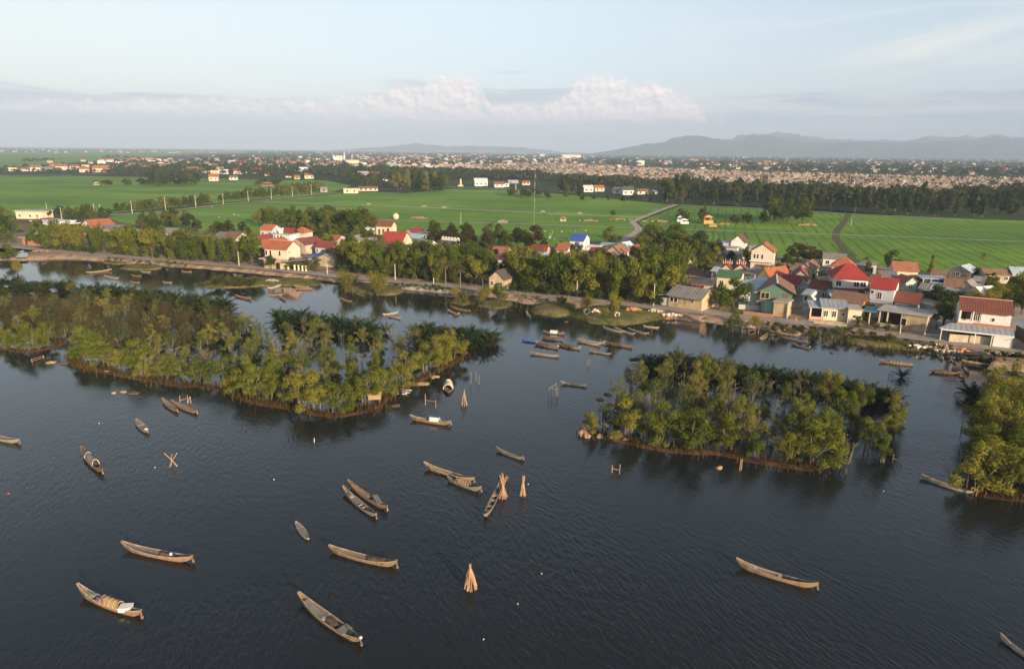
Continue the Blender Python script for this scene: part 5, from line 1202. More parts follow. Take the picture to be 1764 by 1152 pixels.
# ---- left part of the village
h = House('village_house', 'pink house with vivid orange roof standing on a lower brick storey', 'house', (455.5, 427), (493.5, 429.5), 6.0, 6.5)
h.walls(WALL['pink'], gable=('x', 1.9), z0=3.0); h.roof('gable', 1.9, ROOF['orange'], .5, cap=PINKT)
for x in (.07, .26, .68): h.win(h.W * x, 4.6, .7, 1.4)
h.win(1.2, 4.9, .5, .5, 'r'); h.box('terrace', WALL['beige'], -1.5, h.W + .8, -1.2, 6, 2.7, 2.99); h.box('lower_wall', WALL['ochre'], 0, h.W * .8, -.8, 5, -.3, 2.69); h.box('lower_door', DARKIN, h.W * .55, h.W * .72, -.86, -.802, -.1, 1.9)
h.part('lean_to_roof', MB().prism([(h.W * .9, -3.0, 2.3), (h.W + 6.5, -.5, 3.3), (h.W + 6.5, 4, 3.8), (h.W * .9, 1.5, 2.66)], (0, 0, .12)), ROOF['grey']); h.box('lean_to_wall', WALL['dark'], h.W * .92, h.W + 5.8, 1.7, 1.9, -.2, 2.4)
simple('big orange roof with grey gable wall left of the pink house', (427, 424), (457, 427), 3.4, 12, 'front', 2.0, 'grey', 'orange', 0, over=.8)
simple('white two-storey house with orange roof at the back of the left cluster', (447.7, 395.5), (468, 396.5), 4.6, 6, 'gable', 1.7, 'bluegrey', 'orange', 2)
h = simple('pale blue house with balcony columns and maroon back roof', (470, 403), (498.5, 405), 4.8, 5, 'flat', .3, 'blue', 'slab', 0)
h.roof('gable', 1.8, ROOF['maroon'], .2, x0=h.W * .4, y0=1.5, z=5.1, name='back_roof'); h.win(h.W * .48, 3.4, h.W * .42, 1.6, kind='opening'); h.box('balcony_wall', WALL['blue'], 0, h.W, -1.3, -1.1, 2.2, 3.0); h.box('balcony_floor', WALL['blue'], 0, h.W, -1.3, -.003, 2.0, 2.19)
for x in (.3, .5, .7): h.box('column', TRIM, h.W * x, h.W * x + .25, -1.25, -1.0, 3.01, 4.8)
h.roof('front', 1.6, ROOF['white'], .1, x0=h.W * .18, x1=h.W * .45, y0=-.2, y1=3, z=5.1, name='small_gable')
simple('pale pink house with orange roof right of the pale blue house', (504.5, 400.5), (522.5, 401.5), 3.8, 6, 'hip', 1.9, 'pink', 'orange', 1)
h = simple('ochre-grey gabled house with dark window right of the pink house', (501, 418.5), (526, 421.5), 3.3, 8, 'front', 1.8, 'beige', 'brown', 0); h.win(h.W * .5, 1.6, 1.3, .9)
simple('long house with dull red roof and grey porch in the left village', (543, 424.5), (574.5, 426.5), 2.9, 5, 'gable', 1.6, 'bluegrey', 'maroon', 4, cap=None)
simple('small orange-roofed hut at the right end of the dull red roof', (572, 432), (586, 433.5), 2.6, 4, 'front', 1.3, 'cream', 'orange', 0, name='hut', cat='hut')
simple('low beige shed with grey sheet roof by the roadside posts', (546, 444), (574, 447), 2.5, 5, 'front', 1.3, 'beige', 'grey', 0, name='shed', cat='shed')
simple('low lean-to with bright blue tarpaulin beside the beige shed', (530, 443), (545, 445), 2.2, 4, 'shed', .6, 'bluegrey', 'blue', 0, name='shed', cat='shed')
simple('orange-tiled small shrine house among the left garden trees', (566, 411), (583, 412.5), 2.2, 4, 'gable', 1.2, 'pink', 'orange', 0, name='shrine', cat='shrine')
h = simple('cream house with maroon roof at the paddy edge above the bright red roof', (647.7, 389), (674, 390), 3.6, 5.5, 'gable', 1.7, 'cream', 'brown', 0)
for x in (.2, .47): h.win(h.W * x, 1.2, .8, 2.0, kind='door')
h.win(h.W * .78, 1.8, 1.0, 2.0, kind='opening'); h.box('annex', WALL['white'], -5.5, -.01, 1, 5, -.2, 2.5); h.box('annex_roof', ROOF['pale'], -5.8, -.02, .7, 5.2, 2.502, 2.65)
simple('large steep bright red roof with cream gable in the left village', (655, 419.5), (691, 421), 3.2, 11, 'gable', 3.6, 'cream', 'red', 0, cap=None)
simple('brown-roofed white-fronted house below the bright red roof', (640, 425), (668, 431), 2.8, 6, 'gable', 1.5, 'white', 'terra', 2)
simple('pale gable with faded brown roof left of the bright red roof', (632, 418), (655, 420), 2.6, 6, 'front', 1.6, 'white', 'terra', 0)
h = simple('open grey flat-roofed pavilion right of the bright red roof', (709, 403), (738, 405.5), 3.6, 8, 'flat', .3, 'dark', 'grey', 0)
for i in range(5): h.box('column', TRIM, h.W * (.1 + i * .19), h.W * (.1 + i * .19) + .25, -.3, -.05, -.2, 3.6)
simple('blue-white sheet awning house beside the open grey pavilion', (692, 409), (722, 411), 2.8, 5, 'shed', 1.0, 'green', 'pale', 0)
simple('small maroon gable behind the blue-white sheet awning', (696, 401), (713, 402.5), 3.0, 7, 'front', 1.8, 'beige', 'maroon', 0)
simple('dark grey roof with white gable left of the crenellated hall', (721, 423.5), (738, 425), 2.6, 6, 'gable', 1.7, 'white', 'grey', 1)
h = House('communal_hall', 'white communal hall with wavy crenellated gable wall', 'hall', (750, 421), (781, 424), 2.4, 6)
h.walls(WALL['dark']); h.roof('gable', 1.2, ROOF['dark'], .5)
c = MB(); n = 6
for i in range(n):
    x0 = h.W * i / n; w = h.W / n; c.box(x0, x0 + w - .002, 3.6, 3.9, 2.4, 4.3); c.tube([(x0 + w / 2, 3.6, 4.5), (x0 + w / 2, 3.9, 4.5)], w * .38, 10)
h.part('crenellated_wall', c, WALL['white'])
simple('small grey gable at the left of the wood above the roadside grove', (600, 412), (616, 414), 2.6, 6, 'front', 1.5, 'grey', 'grey', 1)
simple('second small grey gable touching the first above the roadside grove', (616, 416), (632, 418), 2.5, 5, 'front', 1.2, 'white', 'grey', 0)
h = simple('white and pale blue two-storey house with flat white roof at far left', (54, 381.5), (90, 384.5), 5.6, 9, 'flat', .35, 'blue', 'white', 3)
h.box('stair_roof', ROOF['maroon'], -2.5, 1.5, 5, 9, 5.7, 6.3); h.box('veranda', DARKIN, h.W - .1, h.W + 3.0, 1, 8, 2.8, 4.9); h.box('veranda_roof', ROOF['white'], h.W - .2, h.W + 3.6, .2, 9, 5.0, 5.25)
h = simple('white gabled house with orange roof left of the field road', (140, 387.5), (158, 390), 3.6, 9, 'front', 2.2, 'white', 'orange', 1, over=.7)
simple('smaller orange roof right behind the white gabled house', (154, 384), (172, 386), 3.2, 6, 'hip', 1.6, 'white', 'orange', 0)
simple('long low grey shed roof before the white gabled house', (140, 393), (191, 396), 2.6, 6, 'shed', 1.2, 'beige', 'grey', 0, name='shed', cat='shed')
simple('pale yellow flat-roofed house by the paddies at far left', (26, 364), (72, 365), 3.6, 7, 'flat', .4, 'cream', 'slab', 3)
h = simple('raw orange brick hut with thin slab roof beside the road at far left', (37, 409.5), (62, 411), 2.6, 5, 'flat', .2, 'brick', 'slab', 0, name='hut', cat='hut', over=.7)
h.win(h.W * .3, 1.1, .9, 2.0, kind='opening', frame=WALL['brick'])
simple('grey gabled house standing among the left roadside bamboo', (222, 405), (246, 407.5), 3.6, 7, 'gable', 1.8, 'grey', 'bluegrey', 1)
simple('grey roof behind the left roadside bamboo', (272, 399), (303, 401), 2.8, 6, 'gable', 1.3, 'grey', 'grey', 0)
simple('worn grey-brown roof left of the red-roofed cluster', (385, 409), (406, 412), 2.8, 6, 'gable', 2.0, 'beige', 'terra', 0)
simple('low grey roof left of the worn grey-brown roof', (368, 406), (384, 408), 2.6, 6, 'gable', 1.2, 'grey', 'grey', 0)
simple('greyish red-roofed house behind the big orange roof', (432, 412), (447, 413.5), 3.2, 6, 'front', 1.4, 'pink', 'maroon', 0)

# ---- walls, posts and yards of the village
def wall_run(name, label, px, hgt, th, m, cat='wall', z=LAND, capm=None):
    P = [G(x, y, z) for x, y in px]; b = MB(); o = P[0]
    for i in range(len(P) - 1):
        a, c = P[i] - o, P[i + 1] - o; d = (c - a).normalized(); q = Vector((-d.y, d.x, 0)) * th / 2
        b.prism([a - q, c - q, c + q, a + q], (0, 0, hgt))
    w = b.build(name, m, None, (o.x, o.y, z - .02)); tag(w, label, cat); return w
wall_run('yard_wall', 'long pale front wall of the white two-storey house', [(1634, 588), (1680, 591), (1737, 597)], 1.5, .2, WALL['beige'])
wall_run('yard_wall', 'low broken brick wall before the green upper-storey house', [(1280, 541), (1305, 544), (1332, 547)], .8, .2, WALL['brick'])
wall_run('yard_wall', 'pale kerb wall along the road below the alley', [(1402, 556.5), (1430, 559.5), (1458, 563)], .5, .2, WALL['beige'])
wall_run('yard_wall', 'grey garden wall right of the big round tree', [(1272, 532), (1300, 534), (1318, 536)], 1.1, .15, WALL['bluegrey'])
wall_run('embankment_wall', 'stone embankment wall below the road by the coconut palms', [(692, 497.5), (770, 504.5), (834, 510.5)], .9, .4, WALL['grey'], z=.05)
for i, (x, y) in enumerate([(497, 464.5), (508, 465.5), (515, 466), (521.5, 467), (527.5, 467.5)]):
    b = MB().box(-.22, .22, -.22, .22, 0, 1.5).box(-.3, .3, -.3, .3, 1.502, 1.62); o = b.build('gate_post', WALL['cream'], None, G(x, y, LAND)); tag(o, ORD[i] + ' from the left of the white gate posts before the pink house', 'gate post', 'white gate posts before the pink house')
# ---------------------------------------------------------------- boats
WOODS = [mat('boat_wood_%s' % n, c, .75, .3, 1.6, .25, .2, stain=s, stain_amt=.7, stain_scale=1.6, obj_var=.45) for n, c, s in
         (('tan', (.28, .18, .105), (.10, .075, .055)), ('brown', (.22, .145, .09), (.09, .07, .055)), ('grey', (.28, .25, .22), (.13, .12, .11)), ('pale', (.46, .40, .33), (.22, .20, .17)))]
DECKM = [mat('deck_boards_%s' % n, c, .85, .35, 2.2, .15, .3, stripes=(.22, .35, 'Y'), stain=s, stain_amt=.45, stain_scale=1.0) for n, c, s in
         (('tan', (.34, .25, .17), (.16, .12, .09)), ('grey', (.25, .235, .215), (.12, .11, .10)), ('dark', (.12, .105, .09), (.05, .045, .04)))]
WHITEP = mat('white_paint', (.74, .72, .68), .5, .1, 2.0); BLACKM = mat('oily_black_metal', (.03, .03, .03), .4, .3, 3.0, .5); STEEL = mat('dull_steel', (.30, .30, .31), .45, .2, 3.0, .5, metal=.6)
BAMB = mat('split_bamboo_mat', (.42, .30, .16), .85, .3, 2.5, stripes=(.18, .4, 'X'), stain=(.2, .14, .08)); STRAW = mat('straw_mat', (.33, .24, .13), .9, .3, 3.0)
GREYC = mat('grey_canvas', (.22, .21, .18), .85, .3, 2.0, stripes=(.25, .3, 'X')); CREAMC = mat('cream_canvas', (.66, .56, .42), .8, .2, 2.0); NETM = mat('brown_fishing_net', (.11, .075, .045), .95, .5, 6.0, bump=.5)
PALEBLUE = mat('pale_blue_paint', (.45, .53, .60), .5, .2, 2.0, stain=(.3, .3, .28)); BLUEC = BLUETARP; STAKE = mat('peeled_stake_wood', (.50, .315, .175), .85, .4, 2.0, stain=(.16, .11, .07), stain_amt=.6, stain_scale=1.4); STAKED = mat('grey_stake_wood', (.25, .20, .16), .85, .3, 2.0)
rb = random.Random(8)

def boat(label, A, B, wood=0, deck=1, d0=.08, d1=.5, thw=(.56, .68, .8), engine=.74, canopy=None, rise=(.5, .4), beam=.106, group=None, floor=True, rudder=True, small=False, white_tip=False, name='sampan'):
    """long wooden sampan from tip A to tip B (photo pixels of its two raised ends)"""
    a = G(*A, .62); b = G(*B, .62); a.z = b.z = 0; d = b - a; L = d.length; ang = atan2(d.y, d.x)
    e = empty(name, a, ang); e.rotation_euler = (rb.uniform(-.03, .03), rb.uniform(-.012, .012), ang); tag(e, label, 'boat', group)
    N = 12 if small else 24; Bm = L * beam * rb.uniform(.95, 1.08)
    k = L / 8.5
    def hb(s): return Bm / 2 * max(.16, sin(pi * (.045 + .91 * s)) ** .8)
    def zs(s): return (.34 + (rise[0] * max(0, 1 - 2 * s) ** 2.4 if s < .5 else rise[1] * (2 * s - 1) ** 2.4)) * k ** .5
    def zk(s): return -.16 + (zs(s) - .02) * abs(2 * s - 1) ** 4.5
    V = []; F = []
    for i in range(N + 1):
        s = i / N; x = s * L; h, z1, z0 = hb(s), zs(s), zk(s); t = .055
        out = [(-h, z1), (-h * .93, z0 + (z1 - z0) * .5), (-h * .62, z0 + (z1 - z0) * .08), (h * .62, z0 + (z1 - z0) * .08), (h * .93, z0 + (z1 - z0) * .5), (h, z1)]
        zf = min(z1 - .05, z0 + .16)
        inn = [(h - t, z1), (max(.02, h * .90 - t), (zf + z1) / 2), (max(.01, h * .68 - t), zf), (-max(.01, h * .68 - t), zf), (-max(.02, h * .90 - t), (zf + z1) / 2), (-h + t, z1)]
        V += [(x, y, z) for y, z in out + inn]
    for i in range(N):
        for j in range(12): F.append((i * 12 + j, i * 12 + (j + 1) % 12, (i + 1) * 12 + (j + 1) % 12, (i + 1) * 12 + j))
    for i in (0, N): o = i * 12; F += [(o, o + 11, o + 10, o + 1), (o + 1, o + 10, o + 9, o + 2), (o + 2, o + 9, o + 8, o + 3), (o + 3, o + 8, o + 7, o + 4), (o + 4, o + 7, o + 6, o + 5)]
    link('hull', mesh_np('hull', np.array(V), F, WOODS[wood]), e)
    for sg in (-1, 1):
        g = MB(); g.tube([(i / N * L, sg * (hb(i / N) - .01), zs(i / N) + .02) for i in range(N + 1)], .035 * k, 4); g.build('gunwale', WOODS[3 if wood != 3 else 0] if wood in (0, 3) else WOODS[0], e)
    def plate(nm, s0, s1, drop, m, th=.03, n=10):
        V = []; 
        for i in range(n + 1):
            s = s0 + (s1 - s0) * i / n; h = hb(s) - .06; z = zs(s) - drop
            V += [(s * L, -h, z), (s * L, h, z), (s * L, -h, z - th), (s * L, h, z - th)]
        F = []
        for i in range(n): o = 4 * i; F += [(o, o + 4, o + 5, o + 1), (o + 2, o + 3, o + 7, o + 6), (o, o + 2, o + 6, o + 4), (o + 1, o + 5, o + 7, o + 3)]
        F += [(0, 1, 3, 2), (4 * n, 4 * n + 2, 4 * n + 3, 4 * n + 1)]
        return link(nm, mesh_np(nm, np.array(V), F, m), e)
    if d1: plate('foredeck', d0, d1, .09 * k, DECKM[deck])
    if floor: plate('floor_boards', max(d1 or .1, .12) + .01, .88, .27, DECKM[2], n=6)
    plate('stern_deck', .89, .965, .07, DECKM[0], n=3)
    for s in thw:
        m = MB(); w = (.10 if small else rb.uniform(.10, .2)); m.box(s * L - w, s * L + w, -hb(s) + .03, hb(s) - .03, zs(s) - .10, zs(s) - .04); m.build('thwart', WOODS[3], e)
    if engine:
        m = MB(); x = engine * L; z = zs(engine) - .26; m.box(x - .22, x + .22, -.16, .16, z, z + .30).tube([(x - .1, .05, z + .3), (x - .1, .05, z + .5)], .07, 6).tube([(x + .2, 0, z + .2), (L * .985, .1, zs(.98) + .12)], .03, 5)
        m.build('engine', BLACKM, e)
    if rudder:
        m = MB().box(L - .10, L + .02, -.04, .04, .1, zs(1) * .7).box(L - .02, L + .08, -.08, .08, .08, .3); m.build('rudder_post', WOODS[0], e)
    if white_tip: MB().box(L - .10, L + .06, -.10, .10, zs(1) + .02, zs(1) + .14).build('painted_tip', WHITEP, e)
    if not small and floor:
        m = MB()
        for q in range(5): s = .52 + q * .075 + rb.uniform(-.01, .01); m.box(s * L - .03, s * L + .03, -hb(s) + .07, hb(s) - .07, zs(s) - .27, zs(s) - .2)
        m.build('ribs', WOODS[1], e)
        y = rb.choice((-1, 1)) * hb(.5) * .45; MB().tube([(L * .3, y, zs(.3) + .02), (L * .62, y * .9, zs(.6) - .08)], .025, 5).box(L * .62, L * .70, y * .9 - .07, y * .9 + .07, zs(.6) - .10, zs(.6) - .07).build('oar', WOODS[0], e)
    if canopy:
        s0, s1, hh, m, nh = canopy; n = 10; V = []; F = []; xs = [s0 + (s1 - s0) * i / 8 for i in range(9)]
        for s in xs:
            for r in (1.0, .94):
                for j in range(n + 1):
                    t = pi * j / n; V.append((s * L, cos(t) * (hb(s) - .03) * r, zs(s) - .02 + sin(t) * hh * r))
        M = 2 * (n + 1)
        for i in range(8):
            for j in range(n):
                o = i * M + j; F += [(o, o + 1, o + M + 1, o + M), (o + n + 1, o + M + n + 1, o + M + n + 2, o + n + 2)]
        for i in (0, 8):
            for j in range(n): o = i * M + j; F.append((o, o + n + 1, o + n + 2, o + 1))
        c = link('canopy', mesh_np('canopy', np.array(V), F, m, smooth=True), e)
        for q in range(nh):
            s = s0 + (s1 - s0) * q / max(1, nh - 1); t_ = MB(); t_.tube([(s * L, cos(pi * j / 10) * (hb(s) - .0), zs(s) - .02 + sin(pi * j / 10) * (hh + .025)) for j in range(11)], .028, 5); t_.build('hoop', STAKE if nh > 2 else WHITEP, c)
    def at(s, y=0.0, z=None): return e.matrix_basis @ Vector((s * L, y, zs(s) - .1 if z is None else z))
    e_at[e.name] = at
    return e, at, ang
e_at = {}
def cargo(name, label, cat, mb, m, p, rz): o = mb.build(name, m, None, p, rz); tag(o, label, cat); return o
def heap(rx, ry, rz, n=1): 
    b = MB()
    for i in range(n): b.blob(((i - (n - 1) / 2) * rx * .8, rb.uniform(-.1, .1) * ry, rz * .2), rx, ry, rz * rb.uniform(.8, 1.1), rb)
    return b

e, at, r = boat('brown sampan with hooped bamboo cabin, nearest the lower left corner', (134, 1013), (243, 1053), 0, 0, .06, .26, (.14, .24), None, (.42, .68, .55, BAMB, 5), (.85, .55))
cargo('storage_box', 'grey-white lid box in the hooped-cabin sampan at lower left', 'box', MB().box(-.45, .45, -.33, .33, 0, .3).box(-.48, .48, -.36, .36, .302, .36), WHITEP, at(.76), r + .5)
cargo('cloth_bundle', 'purple cloth bundle before the cabin of the lower left sampan', 'bundle', heap(.35, .3, .25, 2), mat('purple_cloth', (.22, .13, .22), .9), at(.36), r)
cargo('fishing_net', 'green-grey net heap on the bow of the hooped-cabin sampan', 'fishing net', heap(.4, .35, .18, 2), mat('green_grey_net', (.16, .17, .13), .95, .4, 5), at(.2), r)
e, at, r = boat('tan sampan with a black engine, above the hooped-cabin sampan', (210, 935), (332, 960), 0, 1, .08, .55, (.60, .72, .85), .73, white_tip=False)
cargo('plastic_can', 'white plastic can beside the engine of the tan left sampan', 'can', MB().tube([(0, 0, 0), (0, 0, .3), (0, 0, .36)], [.14, .14, .06], 8), WHITEP, at(.70), r)
cargo('fishing_net', 'dark net heap in the stern of the tan left sampan', 'fishing net', heap(.5, .28, .22, 2), NETM, at(.62), r)
e, at, r = boat('large sampan with grey foredeck and cross plank at the bottom of the photo', (514, 1022), (622, 1100), 0, 1, .12, .45, (.46, .78), .84, white_tip=True)
cargo('wooden_hatch', 'grey wooden hatch board leaning on the stern of the large bottom sampan', 'board', MB().box(-.4, .4, -.5, .5, 0, .06), DECKM[1], at(.75, 0, .42), r)
cargo('fishing_net', 'dark net heap in the open well of the large bottom sampan', 'fishing net', heap(.55, .3, .2, 2), NETM, at(.56), r)
e, at, r = boat('tan sampan with dark gear at its stern, right of the tiny pale blue skiff', (566, 939), (684, 968), 0, 0, .12, .56, (.60,), .74, rise=(.4, .6))
cargo('fishing_net', 'tangled dark gear on the stern of the sampan right of the pale skiff', 'fishing net', heap(.6, .3, .25, 3), NETM, at(.72), r)
boat('left sampan of the two lashed side by side, with a white motor', (590, 838), (648, 884), 2, 1, .2, .5, (.28, .56, .66), .78, white_tip=False)
boat('right sampan of the two lashed side by side, with a plank laid across', (599, 828), (667, 872), 1, 0, .1, .55, (.68, .75), None)
cargo('plank', 'short wide plank lying across the right lashed sampan', 'plank', MB().box(-.28, .28, -1.0, 1.0, 0, .07), DECKM[1], e_at['sampan.005'](.72, .2, .45), rb.uniform(.2, .5))
boat('tiny pale blue skiff floating alone in the open lagoon', (509, 892), (531, 921), 3, 1, .1, .9, (.3, .5, .7), None, rise=(.1, .1), beam=.2, floor=False, rudder=False, name='skiff')
boat('brown sampan at the back of the touching pair in the centre', (730, 797), (817, 823), 0, 0, .08, .55, (.6, .85), .66)
boat('sampan with a woven barrel cabin at the front of the centre pair', (770, 818), (829, 840), 2, 1, .05, .22, (.84,), None, (.30, .66, .48, BAMB, 5), rise=(.35, .7))
boat('dark sampan pointing away from the camera beside the crossed stakes', (834, 887), (861, 833), 2, 2, .72, .95, (.2, .36, .55, .7), None, rise=(.5, .5), rudder=False)
boat('lone tan sampan at the lower right of the lagoon', (1268, 964), (1410, 1006), 0, 1, .1, .5, (.25, .55, .68), .68, rise=(.6, .5), white_tip=False)
boat('pale grey sampan cut off at the lower right corner', (1724, 1087), (1800, 1140), 3, 1, .08, .6, (.2, .4), None)
boat('decked sampan floating above the crossed stakes in the centre', (855, 768), (902, 785), 2, 1, .1, .9, (), None, floor=False)
boat('sampan with a small white cabin by the left islet tip', (706, 715), (777, 726), 0, 0, .08, .4, (.75,), None, (.50, .72, .55, WHITEP, 2), rise=(.5, .45))
boat('sampan cut off at the left frame edge', (-35, 742), (33, 757), 2, 1, .1, .8, (), None, floor=False)
boat('sampan with a round grey barrel cabin on the left of the lagoon', (140, 773), (176, 809), 1, 2, .05, .3, (.84,), None, (.34, .70, .70, GREYC, 2), rise=(.75, .4))
e, at, r = boat('short sampan with a white sack on its stern on the left', (234, 719), (254, 739), 2, 1, .1, .8, (.4,), None, rise=(.3, .3), beam=.2, floor=False)
cargo('white_sack', 'white sack on the stern of the short left sampan', 'sack', heap(.3, .28, .25), WHITEP, at(.85), r)
boat('green-decked sampan, left of the pair before the left islet bank', (279, 685), (305, 703), 1, 1, .1, .8, (), None, rise=(.45, .3), beam=.16, floor=False)
boat('brown sampan, right of the pair before the left islet bank', (294, 688), (339, 706), 1, 0, .1, .7, (.8,), None, rise=(.3, .3))
boat('lone dark sampan drifting left of the right islet', (966, 655), (1010, 660), 2, 1, .1, .8, (.3,), None, floor=False)
# fleet moored in the channel
FL = [((936, 568), (972, 571.5), 1, 'sampan carrying a white box, farthest back in the moored fleet'), ((899, 581), (928, 585), 1, 'sampan under a bright blue tarpaulin at the left of the moored fleet'),
      ((933, 578), (970, 582.5), 1, 'sampan piled with brown nets below the white-box sampan'), ((920, 588), (961, 596), 1, 'net-laden sampan with a white motor in the middle of the fleet'),
      ((962, 590), (999, 597), 2, 'dark slim sampan right of the net-laden white-motor sampan'), ((994, 583), (1034, 591), 3, 'pale grey sampan, front one of the two side by side in the fleet'),
      ((997, 581), (1041, 588), 2, 'brown-grey sampan, rear one of the two side by side in the fleet'), ((1041, 587), (1089, 594), 1, 'net-laden sampan at the right end of the moored fleet'),
      ((913, 604), (962, 610), 2, 'long sampan lying nearest the camera on the left of the fleet'), ((1014, 600), (1054, 606.5), 2, 'sampan lying nearest the camera on the right of the fleet'),
      ((1038, 561), (1075, 569), 3, 'leftmost of the three pale sampans pulled up at the grassy point'), ((1062, 563.5), (1094, 572.5), 3, 'middle one of the three pale sampans at the grassy point'),
      ((1081, 563), (1118, 572.5), 3, 'rightmost of the three pale sampans at the grassy point'), ((1108, 558), (1136, 561), 3, 'short pale boat with lifted bow beside the grassy point'),
      ((907, 535), (914, 544), 3, 'small grey boat moored at the left end of the grassy point'), ((771, 532), (790.5, 538.5), 3, 'front sampan of the pair below the roadside coconut palms'),
      ((777, 527), (810, 533.5), 1, 'rear sampan of the pair below the roadside coconut palms'), ((659, 539), (686, 535), 3, 'rear sampan at the back of the gap in the left islet'),
      ((669, 541), (690, 545), 2, 'front sampan at the back of the gap in the left islet'), ((586, 512), (606, 516.5), 1, 'small sampan alone in the middle of the back channel'),
      ((405, 507), (432, 512.5), 1, 'dark sampan right of the brown thicket on the back channel'), ((389, 525), (405, 521.5), 2, 'sampan half hidden in the nipa palms of the back channel'),
      ((462, 505), (487, 505), 2, 'sampan lying level in the back channel below the grassy spit'), ((481, 507), (491, 514), 2, 'small dark boat touching the level sampan in the back channel'),
      ((461, 494.5), (484, 488.5), 3, 'pale boat pulled up on the grassy spit'), ((509, 495), (538, 495), 1, 'front sampan at the right end of the grassy spit'), ((505, 490.5), (534, 493), 0, 'rear sampan at the right end of the grassy spit'),
      ((612, 496), (624.5, 493), 3, 'pale boat on the shore between the two willow bushes'), ((613, 503), (627, 507), 1, 'thin boat moored below the two willow bushes'),
      ((148, 468), (192, 463), 0, 'long tan sampan catching the sun on the left pond'), ((180, 474), (205, 477.5), 2, 'dark sampan in front of the long tan sampan on the left pond'),
      ((226, 472), (244, 473), 1, 'small sampan right of the long tan sampan on the left pond'), ((224, 483), (241, 484), 1, 'dark sampan with upright stern by the nipa palms of the left pond'),
      ((280, 483), (296, 484), 2, 'small sampan alone at the right of the left pond'), ((312, 465), (330, 465.5), 1, 'thin boat tied under the left roadside bank'), ((242, 465.5), (260, 466.5), 0, 'tan boat beside the reed islet of the left pond'),
      ((57, 452), (65, 450), 2, 'left of two small boats at the left end of the pond'), ((72, 452), (79, 450), 1, 'right of two small boats at the left end of the pond'), ((49, 498), (68, 494), 3, 'pale boat lying in the open pool of the left mangroves'),
      ((1364, 589), (1395, 596.5), 2, 'black-hulled sampan with white motor in the right channel'), ((1309, 581), (1323, 572.5), 0, 'orange-brown boat nosing out of the rubble shore'), ((1345, 577), (1391, 585), 1, 'long dark hull lying along the rubble shore'),
      ((1515, 618), (1573, 624.5), 0, 'long tan sampan with fish traps in the right channel'), ((1602, 635), (1655, 640), 1, 'net-piled sampan near the right edge islet'), ((1615, 602), (1625, 615), 3, 'pale boat drawn up on the rubbish bank'),
      ((1638, 614), (1648, 622), 2, 'dark small boat at the foot of the rubbish bank'), ((1662, 628), (1671, 639), 2, 'short dark boat pointing at the tan barge'), ((1655, 640), (1664, 651), 1, 'small brown boat tied to the right edge islet\'s palms'),
      ((1648, 686), (1668, 694), 1, 'dark boat bow sticking out of the right edge islet'), ((1586, 814), (1677, 843), 3, 'long pale sampan moored at the front of the right edge islet')]
for i, (a, b, w, lab) in enumerate(FL):
    big = abs(b[0] - a[0]) > 32
    wm = any(q in lab for q in ('white motor', 'white-motor', 'front sampan of the pair below', 'rear one of the two'))
    e, at, r = boat(lab, a, b, w, [0, 0, 1, 1][w], .1, rb.uniform(.4, .8), (.75,) if big else (), None, rise=(rb.uniform(.25, .5), rb.uniform(.25, .5)), small=not big, floor=big, rudder=big, white_tip=wm, beam=.125 if big else .16)
    if 'nets' in lab or 'net-' in lab: cargo('fishing_net', 'brown net heap lying in the ' + lab.split(' ')[0] + ' ' + ' '.join(lab.split(' ')[1:9]), 'fishing net', heap(.9, .42, .35, 3), NETM, at(.42), r)
    if 'white box' in lab: cargo('storage_box', 'white box standing in the farthest sampan of the moored fleet', 'box', MB().box(-.7, .7, -.35, .35, 0, .45).box(-.74, .74, -.39, .39, .452, .52), WHITEP, at(.5), r)
    if 'blue tarp' in lab: cargo('tarpaulin', 'bright blue tarpaulin spread over the left sampan of the fleet', 'tarpaulin', heap(.9, .45, .35, 3), BLUEC, at(.5), r)
    if 'fish traps' in lab:
        b_ = MB()
        for q in range(4): b_.tube([(q * .5 - .75, -.3, .22), (q * .5 - .75, .3, .22)], .2, 8)
        cargo('fish_traps', 'row of pale fish traps in the long tan right channel sampan', 'fish traps', b_, STRAW, at(.5), r)
e, at, r = boat('broad boat with a cream cloth cabin seen end-on by the left islet tip', (771, 672), (773, 655), 1, 0, .1, .3, (), None, (.30, .80, .8, CREAMC, 2), rise=(.3, .3), beam=.36)
e, at, r = boat('tan barge with a dark open shelter at the right end of the shore', (1657, 618), (1728, 627), 0, 0, .1, .9, (), None, rise=(.15, .25), floor=False, name='barge')
cargo('shelter', 'dark open shelter standing over the tan barge', 'shelter', MB().box(-2.2, 2.2, .8, 2.6, 1.3, 1.4).box(-2.2, -2.08, .8, .92, -.3, 1.3).box(2.08, 2.2, .8, .92, -.3, 1.3).box(-2.2, -2.08, 2.48, 2.6, -.3, 1.3).box(2.08, 2.2, 2.48, 2.6, -.3, 1.3).box(-2.2, 2.2, 2.62, 2.7, -.3, 1.3), WALL['dark'], at(.42, 0, .1), r)

# ---------------------------------------------------------------- stakes, frames and floating things
def stakes(label, base, top_px, n, spread, cross, name='stake_bundle', m=None, seed=0, r=.048):
    """cone of stakes leaning together, feet in the water"""
    p = G(*base, 0); H = top_px / ppm(p) * 1.12; b = MB(); q = random.Random(seed)
    for i in range(n):
        a = i * 2 * pi / n + q.uniform(-.3, .3); s = spread * H * q.uniform(.7, 1.1); f = q.uniform(.88, 1.12)
        x0, y0 = cos(a) * s, sin(a) * s; x1, y1 = -x0 * cross * q.uniform(.6, 1.4), -y0 * cross * q.uniform(.6, 1.4)
        b.tube([(x0, y0, -.3), ((x0 + x1) / 2 + q.uniform(-.09, .09), (y0 + y1) / 2 + q.uniform(-.09, .09), H * f * .5), (x1, y1, H * f)], r * q.uniform(.75, 1.25), 6, r1=r * .65)
    o = b.build(name, m or STAKE, None, p); tag(o, label, 'stake bundle'); return o
